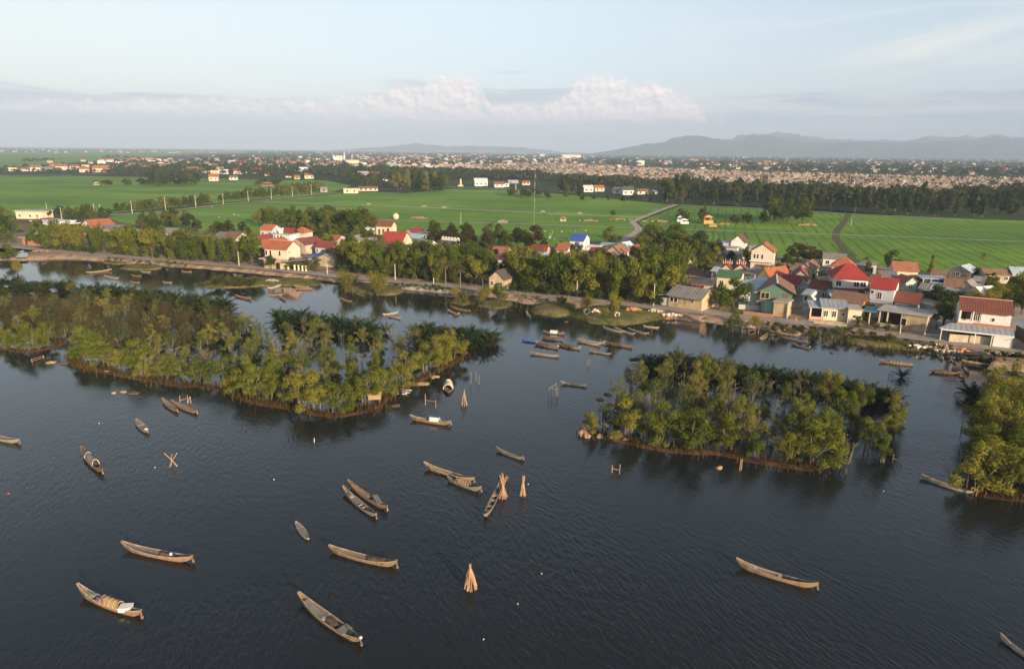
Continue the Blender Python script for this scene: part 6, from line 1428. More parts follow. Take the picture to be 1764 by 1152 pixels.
stakes('largest cone of peeled stakes, standing alone low in the lagoon', (810, 1012), 38, 19, .30, .16, seed=1)
stakes('tall crossed stakes leaning beside the dark sampan', (866, 857), 36, 10, .22, .75, seed=2)
stakes('slender stake cone right of the dark sampan', (901, 853), 30, 13, .17, .35, seed=3)
stakes('stake cone standing off the left islet tip', (800, 698), 24, 9, .26, .12, seed=4)
stakes('small cross of three stakes in the open water on the left', (298, 803), 21, 3, .42, .9, seed=5)
def frame(label, posts, bars, m=None, r=.05, cat='stakes'):
    """posts: (x, ybase, ytop) in photo pixels; bars: (post i, height share, post j, height share)"""
    o = G(posts[0][0], posts[0][1], 0); b = MB(); info = []
    for x, y0, y1 in posts:
        p = G(x, y0, 0) - o; h = (y0 - y1) / ppm(G(x, y0, 0)) * 1.05; info.append((p, h)); b.tube([(p.x, p.y, -.4), (p.x + rb.uniform(-.08, .08), p.y + rb.uniform(-.08, .08), h)], r, 6, r1=r * .8)
    for i, f, j, g in bars:
        (p, h), (q, k) = info[i], info[j]; b.tube([(p.x, p.y, h * f), (q.x, q.y, k * g)], r * .8, 5)
    f = b.build('fishing_stakes', m or STAKED, None, o); tag(f, label, cat); return f
frame('two-post frame with a crossbar above the white-cabin sampan', [(733, 698, 678), (751, 702, 689)], [(0, .45, 1, .8)], STAKE)
frame('three thin dark posts right of the broad cream-cabin boat', [(811, 661, 640), (820, 656, 640), (825, 662, 645)], [])
frame('H-shaped pale frame in front of the right islet', [(1054, 814, 801), (1067, 816, 799)], [(0, .6, 1, .4)], STAKE)
frame('leaning frame behind the pair of sampans before the left islet', [(310, 693, 681), (323, 695, 680), (329, 694, 682)], [(0, .3, 2, .8), (1, 0, 2, 1)], STAKE)
frame('low frame of poles before the small left bank', [(56, 624, 618), (75, 617, 612)], [(0, .9, 1, .8), (0, .4, 1, .2)], STAKE)
frame('tangle of thin dead sticks left of the right islet', [(945, 686, 666), (951, 684, 664), (958, 682, 660), (961, 684, 668)], [(0, .8, 2, 1), (1, .7, 3, .9)])
frame('pair of short thin sticks above the dead stick tangle', [(1011, 630, 619), (1015, 629, 618)], [])
frame('single white stake in the open water below the left islet', [(541, 762, 754)], [], WHITEP)
frame('two leaning brown posts before the right islet', [(1274, 811, 790), (1277, 809, 789)], [], STAKE)
frame('small corner frame at the right end of the right islet', [(1537, 796, 781), (1553, 799, 791)], [(0, .5, 1, .6)], STAKE)
frame('mooring post at the bow of the long pale right sampan', [(1665, 840, 817)], [], STAKE, .07)
frame('crossed sticks leaning at the right edge islet', [(1672, 850, 838), (1689, 848, 834), (1681, 853, 836)], [(0, 0, 1, 1), (1, 0, 0, 1)], STAKE)
frame('dead branch posts right of the lone nipa tuft', [(1530, 648, 640), (1534, 646, 636), (1538, 650, 641)], [])
frame('line of net stakes on the right side of the right islet', [(1549, 690, 676), (1551, 712, 700), (1556, 725, 712), (1552, 740, 728)], [])
frame('thin stakes along the left side of the right edge islet', [(1656, 740, 722), (1652, 780, 760), (1652, 800, 786)], [])
frame('grey plank jetty ruin at the rubble shore', [(1278, 572, 562), (1290, 574, 564), (1300, 574, 560), (1306, 575, 561)], [(0, .8, 3, .8), (1, .4, 2, .5)], STAKED, .09, 'jetty')
frame('black sticks of a sunken net in the right edge channel', [(1630, 652, 648), (1655, 656, 652)], [(0, .5, 1, .5), (0, 1, 1, .2)])
for i, (x, y, rx, lab) in enumerate([(748, 650, 1.0, 'upper brown floating mat off the left islet tip'), (728, 662, 1.1, 'lower brown floating mat off the left islet tip'), (681, 699, .9, 'dark floating log raft near the straw hut'), (86, 625, 1.0, 'brown mat cluster floating beside the low pole frame'),
                                     (112, 627, .6, 'small dark mat right of the brown mat cluster'), (231, 678, .9, 'dark mat with white floats, rightmost of the left floating row'), (212, 676, .5, 'round brown mat in the middle of the left floating row'), (195, 678, .5, 'half-sunk mat at the left of the left floating row'), (185, 641, .6, 'thin floating mat under the left islet bank'),
                                     (1240, 806, .6, 'small brown float before the right islet'), (1092, 620, .9, 'dark rock-like mat at the upper left corner of the right islet'), (1046, 680, .8, 'dark mat at the left side of the right islet'), (1034, 688, .7, 'lower dark mat at the left side of the right islet'),
                                     (1434, 608, .6, 'dark drifting log in the right channel'), (975, 555, .6, 'dark drifting log before the grassy point')]):
    b = MB()
    for q in range(3): b.blob((rb.uniform(-.4, .4) * rx, rb.uniform(-.3, .3) * rx, .05), rx * rb.uniform(.5, .9), rx * rb.uniform(.35, .6), .22 * rb.uniform(.7, 1.2), rb)
    o = b.build('floating_mat', NETM if 'dark' in lab else BAMB, None, G(x, y, 0)); tag(o, lab, 'floating mat')
b = MB()
for q in range(16): b.box(*(lambda x, y: (x, x + rb.uniform(.4, 1.2), y, y + rb.uniform(.1, .3), .02 + q * .012, .08 + q * .012))(rb.uniform(-2.2, 1.8), rb.uniform(-1.2, 1.0)))
tag(b.build('floating_boards', WHITEP, None, G(684, 675, 0)), 'raft of white broken boards at the left islet tip', 'boards')
h = empty('straw_hut', G(646, 694, 0), R(8)); tag(h, 'straw-coloured box hut on stilts at the left islet tip', 'hut')
MB().box(-.9, .9, -.5, .5, .7, 1.35).build('wall', STRAW, h); MB().prism([(-1.0, -.65, 1.33), (1.0, -.65, 1.33), (1.0, 0, 1.7), (-1.0, 0, 1.7)], (0, 0, .05)).prism([(-1.0, 0, 1.7), (1.0, 0, 1.7), (1.0, .65, 1.33), (-1.0, .65, 1.33)], (0, 0, .05)).build('roof', STRAW, h)
for x in (-.8, .7):
    for y in (-.4, .4): MB().tube([(x, y, -.4), (x, y, .72)], .05, 5).build('leg', STAKED, h)
for i, (x, y) in enumerate([(267, 805), (171, 729), (472, 826), (933, 988), (892, 1040), (833, 1101), (910, 834), (1522, 846)]):
    o = MB().blob((0, 0, .04), .06, .06, .06, rb, nu=8, nv=6, rough=.05).build('float', WHITEP, None, G(x, y, 0), smooth=True)
    tag(o, ['white float left of the small stake cross', 'white float above the grey barrel-cabin sampan', 'white float above the two lashed sampans', 'white float right of the largest stake cone', 'white float below the right of the largest stake cone', 'lowest white float at the bottom edge',
            'white float beside the slender stake cone', 'white float below the right islet'][i], 'float')
tag(MB().blob((0, 0, .05), .12, .12, .1, rb, nu=8).build('float', mat('red_plastic', (.5, .06, .04), .4), None, G(15, 851, 0)), 'red float at the left frame edge', 'float')
# stones along the right islet, rings and rubble on the shore
STONE = mat('ochre_stone', (.34, .22, .14), .9, .3, 1.5, stain=(.18, .13, .1))
for i, (x, y, s) in enumerate([(1003, 741, .5), (1006, 748, .75), (1012, 752, .45), (1034, 752, .5), (1053, 753, .7), (1066, 755, .55), (1078, 758, .45)]):
    b = MB()
    for q in range(4 if i < 3 else 2): b.blob((rb.uniform(-.5, .5) * s, rb.uniform(-.4, .4) * s, .1), s * rb.uniform(.6, .9), s * rb.uniform(.5, .8), s * rb.uniform(.5, .8), rb, nu=7, nv=5, rough=.25)
    tag(b.build('rock', STONE, None, G(x, y, .1)), ORD[i] + ' ochre rock from the left at the right islet\'s front corner', 'rock', 'rocks at the right islet corner')
def ring(label, x, y, rx, m, name='concrete_ring', z=.8):
    b = MB(); n = 12
    for j in range(n):
        a, c = 2 * pi * j / n, 2 * pi * (j + 1) / n
        b.prism([(cos(a) * rx, -.4, sin(a) * rx), (cos(c) * rx, -.4, sin(c) * rx), (cos(c) * rx * .75, -.4, sin(c) * rx * .75), (cos(a) * rx * .75, -.4, sin(a) * rx * .75)], (0, .8, 0))
    o = b.build(name, m, None, G(x, y, z) + Vector((0, 0, rx * .8)), R(20)); tag(o, label, 'concrete ring')
ring('upright concrete ring on the grassy shore point', 1010, 541, .75, WALL['beige']); ring('smaller concrete ring below the thin tall shore tree', 1062, 545, .6, WALL['pink'])
def pile(label, x, y, rx, ry, hz, m, n=14, name='rubble_pile', z=LAND, cat='pile', s=.35):
    b = MB()
    for q in range(n):
        a, d = rb.uniform(0, 6.28), rb.random() ** .6; b.blob((cos(a) * d * rx, sin(a) * d * ry, hz * (1 - d) * .9), s * rb.uniform(.6, 1.5), s * rb.uniform(.6, 1.3), s * rb.uniform(.5, 1.0), rb, nu=6, nv=4, rough=.3)
    tag(b.build(name, m, None, G(x, y, z)), label, cat)
pile('orange heap of broken bricks on the grassy shore point', 1090, 534, 1.9, 1.1, .8, mat('orange_brick', (.50, .22, .11), .9, .4, 2), 26, z=.9)
pile('pale clay heap beside the orange brick heap', 1128, 536, 1.4, .9, .6, WALL['beige'], 14, z=.9); pile('brownish pot-like drum pile beside the concrete ring', 1026, 538, .9, .6, .9, WALL['pink'], 9, z=.9)
pile('reddish heap of leaves below the road in the middle', 968, 515, 1.6, .7, .4, mat('red_leaf_litter', (.30, .12, .07), .95, .4, 2), 12)
pile('pale rubbish heap on the bank below the right alley', 1580, 597, 2.2, .9, .4, WALL['white'], 16, z=.8, name='rubbish_pile'); pile('brown rubbish heap right of the pale rubbish heap', 1612, 597, 2.6, 1.0, .5, WALL['terra'] if 'terra' in WALL else WALL['ochre'], 22, z=.8, name='rubbish_pile')
pile('wide rubble spread on the bank before the white house', 1638, 605, 3.0, 1.2, .4, WALL['beige'], 26, z=.7); pile('orange rubble heap above the tan barge', 1658, 606, 1.3, .9, .7, mat('orange_brick', (.5, .2, .1)), 14, z=.7); pile('grey rubble on the bank at the right frame edge', 1715, 611, 3.6, 1.2, .4, WALL['grey'], 26, z=.7)
pile('stony rubble on the bank below the alley', 1340, 568, 3.0, 1.0, .4, WALL['beige'], 26, z=.7); pile('brown rubble beside the ruined jetty', 1298, 563, 1.6, .8, .5, WALL['ochre'], 14, z=.6); pile('reddish rubble below the ochre roadside house', 1160, 543, 2.6, .8, .3, WALL['pink'], 18, z=.7)
pile('grey stones stacked on the grassy spit', 468, 484.5, 2.2, .7, .5, WALL['grey'], 16, z=.5); pile('reddish stones on the left pond bank', 70, 433, 3, 1.2, .4, WALL['brick'], 16, z=LAND)
for i, (x, y) in enumerate([(635, 352), (730, 356), (765, 357.5), (936, 365), (998, 368)]):
    pile(ORD[i] + ' white heap from the left on the pale field path', x, y, 1.5, .9, .5, PALE, 8, 'gravel_heap', s=.5, cat='gravel heap')
HAY = mat('dry_straw', (.27, .19, .09), .95, .4, 1.0)
for x, y, rx, lab in [(1012, 381, 5.5, 'brown straw heap in the central paddies, left of the longer one'), (1068, 379, 6.5, 'longer brown straw heap left of the pale field lane'), (1130, 382, 7, 'brown straw heap right of the pale field lane'), (1389, 388, 5, 'yellow straw heap at the foot of the big paddy clump'), (1245, 387, 6, 'brown earth strip right of the orange shrine'), (720, 376, 5, 'brown weed heap on the lower field path')]:
    pile(lab, x, y, rx, 1.6, .5, HAY, 26, 'straw_heap', s=.8, cat='straw heap')

# ---------------------------------------------------------------- poles, mast, tombs
POLE = mat('concrete_pole', (.50, .46, .40), .85, .15, 2.0)
def pole(label, x, yb, yt, arm=False, r=.13, m=None, lean=0.0, grp=None, name='utility_pole', z=LAND):
    p = G(x, yb, z); H = (yb - yt) / ppm(p) * 1.03; e = empty(name, p); tag(e, label, 'pole', grp)
    MB().tube([(0, 0, -.3), (lean * H, 0, H)], r * 1.2, 7, r1=r * .7).build('shaft', m or POLE, e)
    if arm: MB().box(-.9, .9, -.06, .06, H - .5, H - .38).tube([(0, -.1, H - .9), (0, -1.4, H - .7)], .04, 5).build('crossarm', STEEL, e)
    else: MB().tube([(lean * H, 0, H), (lean * H, 0, H + .12)], r * .75, 7).build('cap', STEEL, e)
for x, yb, yt, lab in [(291, 446, 424, 'white roadside pole before the left bamboo'), (412, 457.5, 434, 'roadside pole left of the pink house'), (481.5, 463, 439, 'pole in front of the pink house'), (564, 472, 455, 'thin grey post right of the white gate posts'),
                       (681, 482, 455.5, 'white roadside pole left of the coconut palms'), (747, 488.5, 478, 'thin post beneath the coconut palms'), (993.5, 511, 482, 'pole in the middle of the roadside bamboo belt'), (1125.5, 526.5, 489, 'tall white pole left of the ochre roadside house'),
                       (1355.5, 548, 519, 'pole at the corner of the alley'), (1592, 577, 543, 'leaning white pole at the corner of the ochre flat-roofed building'), (1550, 574, 560, 'short thin post before the ochre flat-roofed building')]:
    pole(lab, x, yb, yt, lean=.05 if 'leaning' in lab else 0)
fp = [(107, 379, 358), (164, 376, 352), (172, 360, 352), (228, 368, 347), (285.5, 362.5, 341), (337.5, 356.5, 337), (385, 352, 334.5), (428, 347, 329.5), (468, 343.5, 325), (504, 338.5, 322.5), (537, 335.5, 318.5)]
for i, (x, yb, yt) in enumerate(fp): pole(ORD[i] + ' concrete pole from the left along the field road', x, yb, yt, True, .16, grp='poles along the field road')
pole('thin pole standing in the lower central paddies', 794, 392.5, 368, r=.1); pole('white pole at the paddies\' far edge by the pale-roofed house', 888.5, 326.5, 312, r=.3); pole('short pole by the path in the right paddies', 1466, 389, 376, r=.12); pole('thin pole behind the white flat-roofed house', 81, 362, 350)
e = empty('lattice_mast', G(920, 389, LAND)); tag(e, 'tall thin red and white lattice mast standing in the central paddies', 'mast')
H = 93 / ppm(G(920, 389, LAND)); b = MB(); b2 = MB()
for q in range(14):
    bb = b if q % 2 else b2; z0, z1 = H * q / 14, H * (q + 1) / 14
    for j in range(3):
        a, c = j * 2.09, (j + 1) * 2.09; bb.tube([(cos(a) * .25, sin(a) * .25, z0), (cos(a) * .25, sin(a) * .25, z1)], .035, 4); bb.tube([(cos(a) * .25, sin(a) * .25, z0), (cos(c) * .25, sin(c) * .25, z1)], .022, 4)
b.build('red_sections', mat('mast_red', (.24, .12, .09), .6), e); b2.build('white_sections', WALL['grey'], e)
for j in range(3):
    a = j * 2.09 + .5; MB().tube([(0, 0, H * .95), (cos(a) * 12, sin(a) * 12, 0)], .02, 3).build('guy_wire', STEEL, e)
def tomb(label, x, y, w, h, m, m2, name='tomb'):
    e = empty(name, G(x, y, LAND), R(rb.uniform(-20, 20))); tag(e, label, 'tomb'); MB().box(-w / 2, w / 2, -w * .35, w * .35, 0, h * .35).build('base', m, e)
    b = MB(); 
    for sx in (-1, 1): b.box(sx * w * .36 - .15, sx * w * .36 + .15, -.15, .15, h * .352, h * .7)
    b.build('columns', m, e); MB().prism([(-w * .5, -w * .3, h * .7), (w * .5, -w * .3, h * .7), (0, -w * .3, h)], (0, w * .6, 0)).build('roof', m2, e)
tomb('orange shrine with curved roof among paddy trees', 1218, 385, 5, 4.5, mat('shrine_orange', (.62, .30, .08), .8), mat('shrine_orange', (.6, .3, .1)), 'shrine'); tomb('white tomb left of the orange paddy shrine', 1177, 385, 4.5, 2.6, WHITEP, WHITEP); tomb('second white tomb beside the first by the paddy trees', 1171, 382, 3, 3.2, WHITEP, WHITEP)
tomb('small yellow tomb on the path right of the orange shrine', 1228, 390, 3.5, 1.3, YELT, YELT); tomb('small ornate tomb with bushes in the central paddies', 970, 381, 3, 2.6, WALL['beige'], WALL['terra'] if 'terra' in WALL else WALL['brick']); tomb('row of low tombs with pale heads above the lower field path', 866, 383, 5, 1.1, WALL['grey'], WALL['beige']); tomb('pale tomb among bushes in the far left paddies', 166, 319, 4, 3, WALL['beige'], WALL['pink']); tomb('orange brick tomb on the mound in the far left paddies', 461, 321, 9, 4, WALL['brick'], WALL['brick'])  # mound tomb coloured brick orange throughout
o = MB().tube([(0, 0, 0), (0, 0, 1.2), (0, 0, 2.2), (0, 0, 3.0)], [1.2, 1.7, 1.4, .2], 10).build('dome_tomb', CREAMC, None, G(682, 377, LAND)); tag(o, 'cream dome-shaped tomb by the lower field path', 'tomb')
# egrets on the paddies: body, neck and head in one small mesh
EG = MB().blob((0, 0, .5), .38, .18, .2, rb, nu=8, nv=6, rough=.05).tube([(.3, 0, .55), (.42, 0, .85), (.5, 0, 1.0)], .06, 6, r1=.05).blob((.55, 0, 1.02), .12, .07, .07, rb, nu=6, nv=5, rough=.02).tube([(.62, 0, 1.02), (.85, 0, .98)], .025, 5, r1=.008).tube([(0, .06, 0), (0, .06, .4)], .02, 4).tube([(0, -.06, 0), (0, -.06, .4)], .02, 4).mesh('egret', WHITEP)
eg = [(rb.uniform(885, 1010), rb.uniform(396, 414)) for _ in range(30)]
for x, y in eg: o = link('egret', EG, None, G(x, y, LAND + .2), rb.uniform(0, 6.28), rb.uniform(.55, .75)); tag(o, 'white egret standing in the rice behind the blue-roofed house', 'egret', 'egrets behind the blue-roofed house')
for x, y in [(373, 349), (412, 372), (403, 371), (475, 362), (365, 357), (388, 380), (377, 376)]: o = link('egret', EG, None, G(x, y, LAND + .2), rb.uniform(0, 6.28), .75); tag(o, 'white egret in the rice beside the left field road', 'egret', 'egrets by the field road')
# people
def person(label, p, h, rz, top, legs, hat=None, stride=.12):
    """one skinned body with clothes as children"""
    e = empty('person', p, rz); tag(e, label, 'person'); k = h / 1.7
    def skin(name, pts, edges, rad, m):
        me = bpy.data.meshes.new(name); me.from_pydata([Vector(q) * k for q in pts], edges, []); me.materials.append(m); o = link(name, me, e)
        md = o.modifiers.new('Skin', 'SKIN'); md.use_smooth_shade = True
        for v, r in zip(me.skin_vertices[0].data, rad): v.radius = (r * k, r * k)
        me.skin_vertices[0].data[0].use_root = True; o.modifiers.new('Subdivision', 'SUBSURF').levels = 1; return o
    s = stride
    SK = mat('skin', (.34, .20, .13), .6)
    skin('body', [(0, 0, .92), (0, 0, 1.15), (0, 0, 1.38), (0, .01, 1.47), (0, .02, 1.56), (0, .02, 1.66), (.10, 0, .88), (.11, s, .48), (.11, s * .8, .06), (.11, s + .12, .03), (-.10, 0, .88), (-.11, -s * .6, .48), (-.11, -s * 1.3, .08), (-.11, -s * 1.2 + .12, .04),
                  (.19, 0, 1.36), (.25, -.04, 1.10), (.24, .08, .88), (-.19, 0, 1.36), (-.25, .04, 1.10), (-.24, .14, .90)],
         [(0, 1), (1, 2), (2, 3), (3, 4), (4, 5), (0, 6), (6, 7), (7, 8), (8, 9), (0, 10), (10, 11), (11, 12), (12, 13), (2, 14), (14, 15), (15, 16), (2, 17), (17, 18), (18, 19)],
         [.14, .13, .13, .055, .085, .07, .09, .065, .042, .04, .09, .065, .042, .04, .06, .045, .035, .06, .045, .035], SK)
    skin('shirt', [(0, 0, .98), (0, 0, 1.15), (0, 0, 1.38), (.19, 0, 1.36), (.24, -.03, 1.15), (-.19, 0, 1.36), (-.24, .03, 1.15)], [(0, 1), (1, 2), (2, 3), (3, 4), (2, 5), (5, 6)], [.16, .15, .15, .075, .06, .075, .06], top)
    skin('trousers', [(0, 0, .95), (.10, 0, .86), (.11, s, .48), (.11, s * .8, .12), (-.10, 0, .86), (-.11, -s * .6, .48), (-.11, -s * 1.3, .14)], [(0, 1), (1, 2), (2, 3), (0, 4), (4, 5), (5, 6)], [.155, .105, .085, .07, .105, .085, .07], legs)
    if hat: MB().tube([(0, .02 * k, 1.62 * k), (0, .02 * k, 1.82 * k)], .26 * k, 12, r1=.01).build('conical_hat', STRAW, e)
    else: MB().blob((0, .0, 1.66 * k), .10 * k, .11 * k, .09 * k, rb, nu=8, rough=.03).build('hair', BLACKM, e, smooth=True)
person('person in brown clothes and conical hat walking on the road at the alley mouth', G(1370, 559, LAND + .03), 1.6, R(200), mat('brown_cloth', (.36, .17, .11), .9), mat('brown_cloth', (.3, .15, .1)), True)
person('small person in dark clothes standing in the right alley', G(1612.5, 567.5, LAND + .03), 1.35, R(10), mat('dark_cloth', (.03, .03, .035), .9), mat('dark_cloth', (.03, .03, .03)))
pile('pink and white bundle at the road edge before the cream porch house', 1447, 560, .5, .3, .3, PINKT, 6, 'cloth_bundle', s=.22, cat='bundle')
# ---------------------------------------------------------------- beyond the paddies: houses, cemetery, woods, town
rf = random.Random(91); nf = np.random.default_rng(91)
HL = """9 29 289 295 cream slab yellow flat-roofed house at the far left edge
35 49 289 295 pink terra small pink house right of the far yellow house
52 70 285 295 white terra white gabled house in the far left row
73 91 288 295 bluegrey grey grey-roofed house in the far left row
95 116 283 293 pink terracotta pink house with red roof in the far left row
120 136 284 292 cream terra cream gabled house in the far left row
137 153 288 297 pink orange two-storey house with red roof before the far left village
160 184 286 297 cream orange long yellow house with red roof in the far left village
192 201 293 298 cream slab cream hut right of the long yellow far house
183 196 273 279 pink terra pinkish block at the back of the far left village
168 182 277 282 white slab white house at the back of the far left village
245 258 285 294 white terra white house in the middle of the far left village
259 273 287 295 pink terra pinkish house in the middle of the far left village
280 291 282 287 pink orange small red-roofed house behind the far left village
292 306 287 292 white grey white shed-like house in the far left village
308 322 292 298 cream slab cream flat house where the far left village ends
322 342 288 298 white terra white house with brown roof left of the far thicket
356 372 289 296 cream orange orange-roofed house above the far thicket
373 386 288 297 cream terra cream house beside the orange-roofed house above the thicket
360 376 300 312 pink orange pink house standing alone at the far thicket
395 409 303 310 white terra white gabled house right of the lone pink house
456 466 297 303 cream orange small red-roofed house in the trees beyond the left paddies
492 502 303 306 white orange tiny white house at the edge of the left paddies
514 526 294 302 blue pale pale blue house in the far middle trees
525 541 299 308 cream terra cream house beside the pale blue far house
507 517 302 309 ochre terra ochre hut before the pale blue far house
552 564 323 331 grey grey grey shed at the end of the roadside tree row
592 617 325 333 cream slab yellow flat building at the end of the field road
618 651 322 329 pink terra long pinkish building at the end of the field road
617 635 296 307 pink bluegrey pink two-storey house beyond the field road
636 654 297 307 cream orange yellow two-storey house beside the pink one
659 676 304 312 white grey white house with grey roof beyond the field road
677 695 300 313 cream orange tall orange and white house with red roof
699 708 305 312 white terra small white gable right of the tall orange house
682 706 313 320 mint green mint house with green roof at the paddies' edge
676 690 317 322 dark slab dark open shed under the mint house
741 762 309 318 cream maroon cream house with dark purple roof in the grove
818 840 308 321 white white white house with a big pale gable at the paddies' far edge
852 869 314 323 white terracotta white house with red roof at the paddies' far edge
868 877 316 322 white slab small white annex right of the red-roofed far house
876 893 311 316 grey pale pale sheet roof right of the red-roofed far house
900 913 312 319 pink orange red-roofed house by the pale far pole
1006 1022 320 331 white white whitish house left of the dark-roofed houses
1025 1041 320 330 cream orange red-roofed house left of the dark-roofed houses
1058 1076 323 334 white dark left white house with dark roof beyond the central paddies
1073 1092 322 336 white dark right white house with dark roof beyond the central paddies
1098 1118 326 335 pink terra pinkish house right of the dark-roofed houses
1119 1133 328 335 beige grey beige house at the right end of that row
568 588 281 288 cream terra cream long house below the far church
596 619 276 285 cream slab yellow house right of the far church
969 1001 267 273 cream white long pale yellow hall far beyond the cemetery
1097 1110 277 285 white slab pale house behind the cemetery
1190 1202 274 277 cream orange orange-roofed hall far beyond the cemetery
727 741 282 288 white pale white gabled house left of the cemetery
1306 1340 279 284 cream terra long cream hall right behind the cemetery
1575 1590 290 298 pink terra pink house behind the right end of the cemetery
931 938 266 270 white slab white block far behind the cemetery"""
def far_house(label, x0, x1, yt, yb, wall, roof, group=None, parts=True):
    A = G(x0, yb, LAND); B = G(x1, yb, LAND); d = B - A; W = d.length; k = ppm((A + B) / 2); H = max(2.6, (yb - yt) / k * 1.02); D = min(W * .7, 10)
    flat = roof in ('slab',); ev = H * (.9 if flat else .62); e = empty('distant_house', A, atan2(d.y, d.x)); tag(e, label, 'house', group)
    w = MB().box(0, W, 0, D, -.2, ev)
    if flat: w.build('wall', WALL[wall], e); MB().box(-.4, W + .4, -.4, D + .4, ev + .002, H).build('roof', ROOF[roof], e)
    else:
        for x in (0, W - .2): w.prism([(x, 0, ev + .002), (x, D, ev + .002), (x, D / 2, H - .1)], (.2, 0, 0))
        w.build('wall', WALL[wall], e); b = MB(); s = (H - ev) / (D / 2)
        for sg, ye in ((-1, -.5), (1, D + .5)): b.prism([(-.4, ye, ev - .5 * s), (W + .4, ye, ev - .5 * s), (W + .4, D / 2, H), (-.4, D / 2, H)][::-sg], (0, 0, .15))
        b.build('roof', ROOF[roof], e)
    n = max(1, min(4, int(W / 4)))
    for i in range(n): x = (i + .5) / n * W; MB().box(x - .7, x + .7, -.06, -.003, ev * .35, ev * .35 + 1.3).build('window', PANE, e)
for ln in HL.split('\n'):
    p = ln.split(' '); far_house(' '.join(p[6:]), *[float(q) for q in p[:4]], p[4], p[5])
# village houses on the plain, not told apart one by one
ZONES = [('in the far left village', [(20, 292), (330, 294), (330, 277), (200, 272), (60, 282)], 34), ('in the trees beyond the left paddies', [(330, 302), (600, 300), (600, 270), (420, 268), (330, 280)], 44), ('in the far village around the church', [(560, 288), (740, 288), (740, 268), (600, 264)], 40),
         ('behind the middle of the cemetery', [(740, 281), (1000, 283), (1000, 268), (740, 266)], 46), ('behind the right part of the cemetery', [(1000, 288), (1764, 300), (1764, 280), (1000, 270)], 50)]
for nm, px, n in ZONES:
    xs = [q[0] for q in px]; ys = [q[1] for q in px]; c = 0
    while c < n:
        x, y = rf.uniform(min(xs), max(xs)), rf.uniform(min(ys), max(ys))
        if not inside(px, x, y): continue
        k = ppm(G(x, y, LAND)); w = rf.uniform(8, 14) * k; h = rf.uniform(4.5, 8) * k; wl, rfk = rf.choice([('white', 'orange'), ('cream', 'terracotta'), ('pink', 'terra'), ('white', 'white'), ('cream', 'slab'), ('pink', 'maroon')])
        far_house({'orange': 'white house with orange roof ', 'terracotta': 'cream house with terracotta roof ', 'terra': 'pinkish house with old tiled roof ', 'white': 'white house with pale roof ', 'slab': 'cream flat-roofed house ', 'maroon': 'pink house with maroon roof '}[rfk] + nm, x - w / 2, x + w / 2, y - h, y, wl, rfk, {'orange': 'orange-roofed', 'terracotta': 'terracotta-roofed', 'terra': 'old-tiled', 'white': 'pale-roofed', 'slab': 'flat-roofed', 'maroon': 'maroon-roofed'}[rfk] + ' houses ' + nm); c += 1
# church and obelisk
p = G(582, 279, LAND); k = ppm(p); e = empty('church', p); tag(e, 'large pale church with a slender spire far beyond the paddies', 'church'); w = 16 / k; hh = 11 / k
MB().box(-w / 2, w / 2, 0, 14, 0, hh * .75).build('nave', WALL['white'], e); MB().prism([(-w / 2, -.1, hh * .752), (w / 2, -.1, hh * .752), (0, -.1, hh)], (0, 14, 0)).build('roof', WALL['cream'], e)
for x in (-w * .42, w * .42): MB().box(x - 2, x + 2, -2, -.12, 0, hh * 1.02).build('tower', WALL['white'], e)
t = MB().box(w * .62, w * .62 + 4, 2, 6, 0, hh * 1.05).build('bell_tower', WALL['white'], e); MB().tube([(w * .62 + 2, 4, hh * 1.05), (w * .62 + 2, 4, hh * 1.75)], 2.0, 6, r1=.1).build('spire', WALL['white'], t)
p = G(793.5, 321, LAND); k = ppm(p); e = empty('obelisk', p); tag(e, 'tall pale obelisk at the paddies\' far edge', 'obelisk'); MB().box(-2.6, 2.6, -2.6, 2.6, 0, 1.2).build('base', WALL['cream'], e); MB().tube([(0, 0, 1.2), (0, 0, 13 / k * .9), (0, 0, 13 / k)], [1.1, .75, .05], 4).build('shaft', WALL['cream'], e)
p = G(971, 283.5, LAND); k = ppm(p); e = empty('gate_tower', p); tag(e, 'reddish gate tower rising at the back of the cemetery', 'tower')
for x in (-2.2, 2.2): MB().box(x - .8, x + .8, -1, 1, 0, 7 / k).build('leg', PINKT, e)
MB().box(-4, 4, -1.4, 1.4, 7 / k + .002, 9 / k).build('roof', PINKT, e)
p = G(715, 259, LAND); k = ppm(p); tag(MB().tube([(0, 0, 0), (0, 0, 14 / k)], 2.2, 5, r1=1.0).build('radio_tower', mat('far_grey_steel', (.25, .25, .27), .8), None, p), 'thin radio tower on the hazy horizon', 'tower')

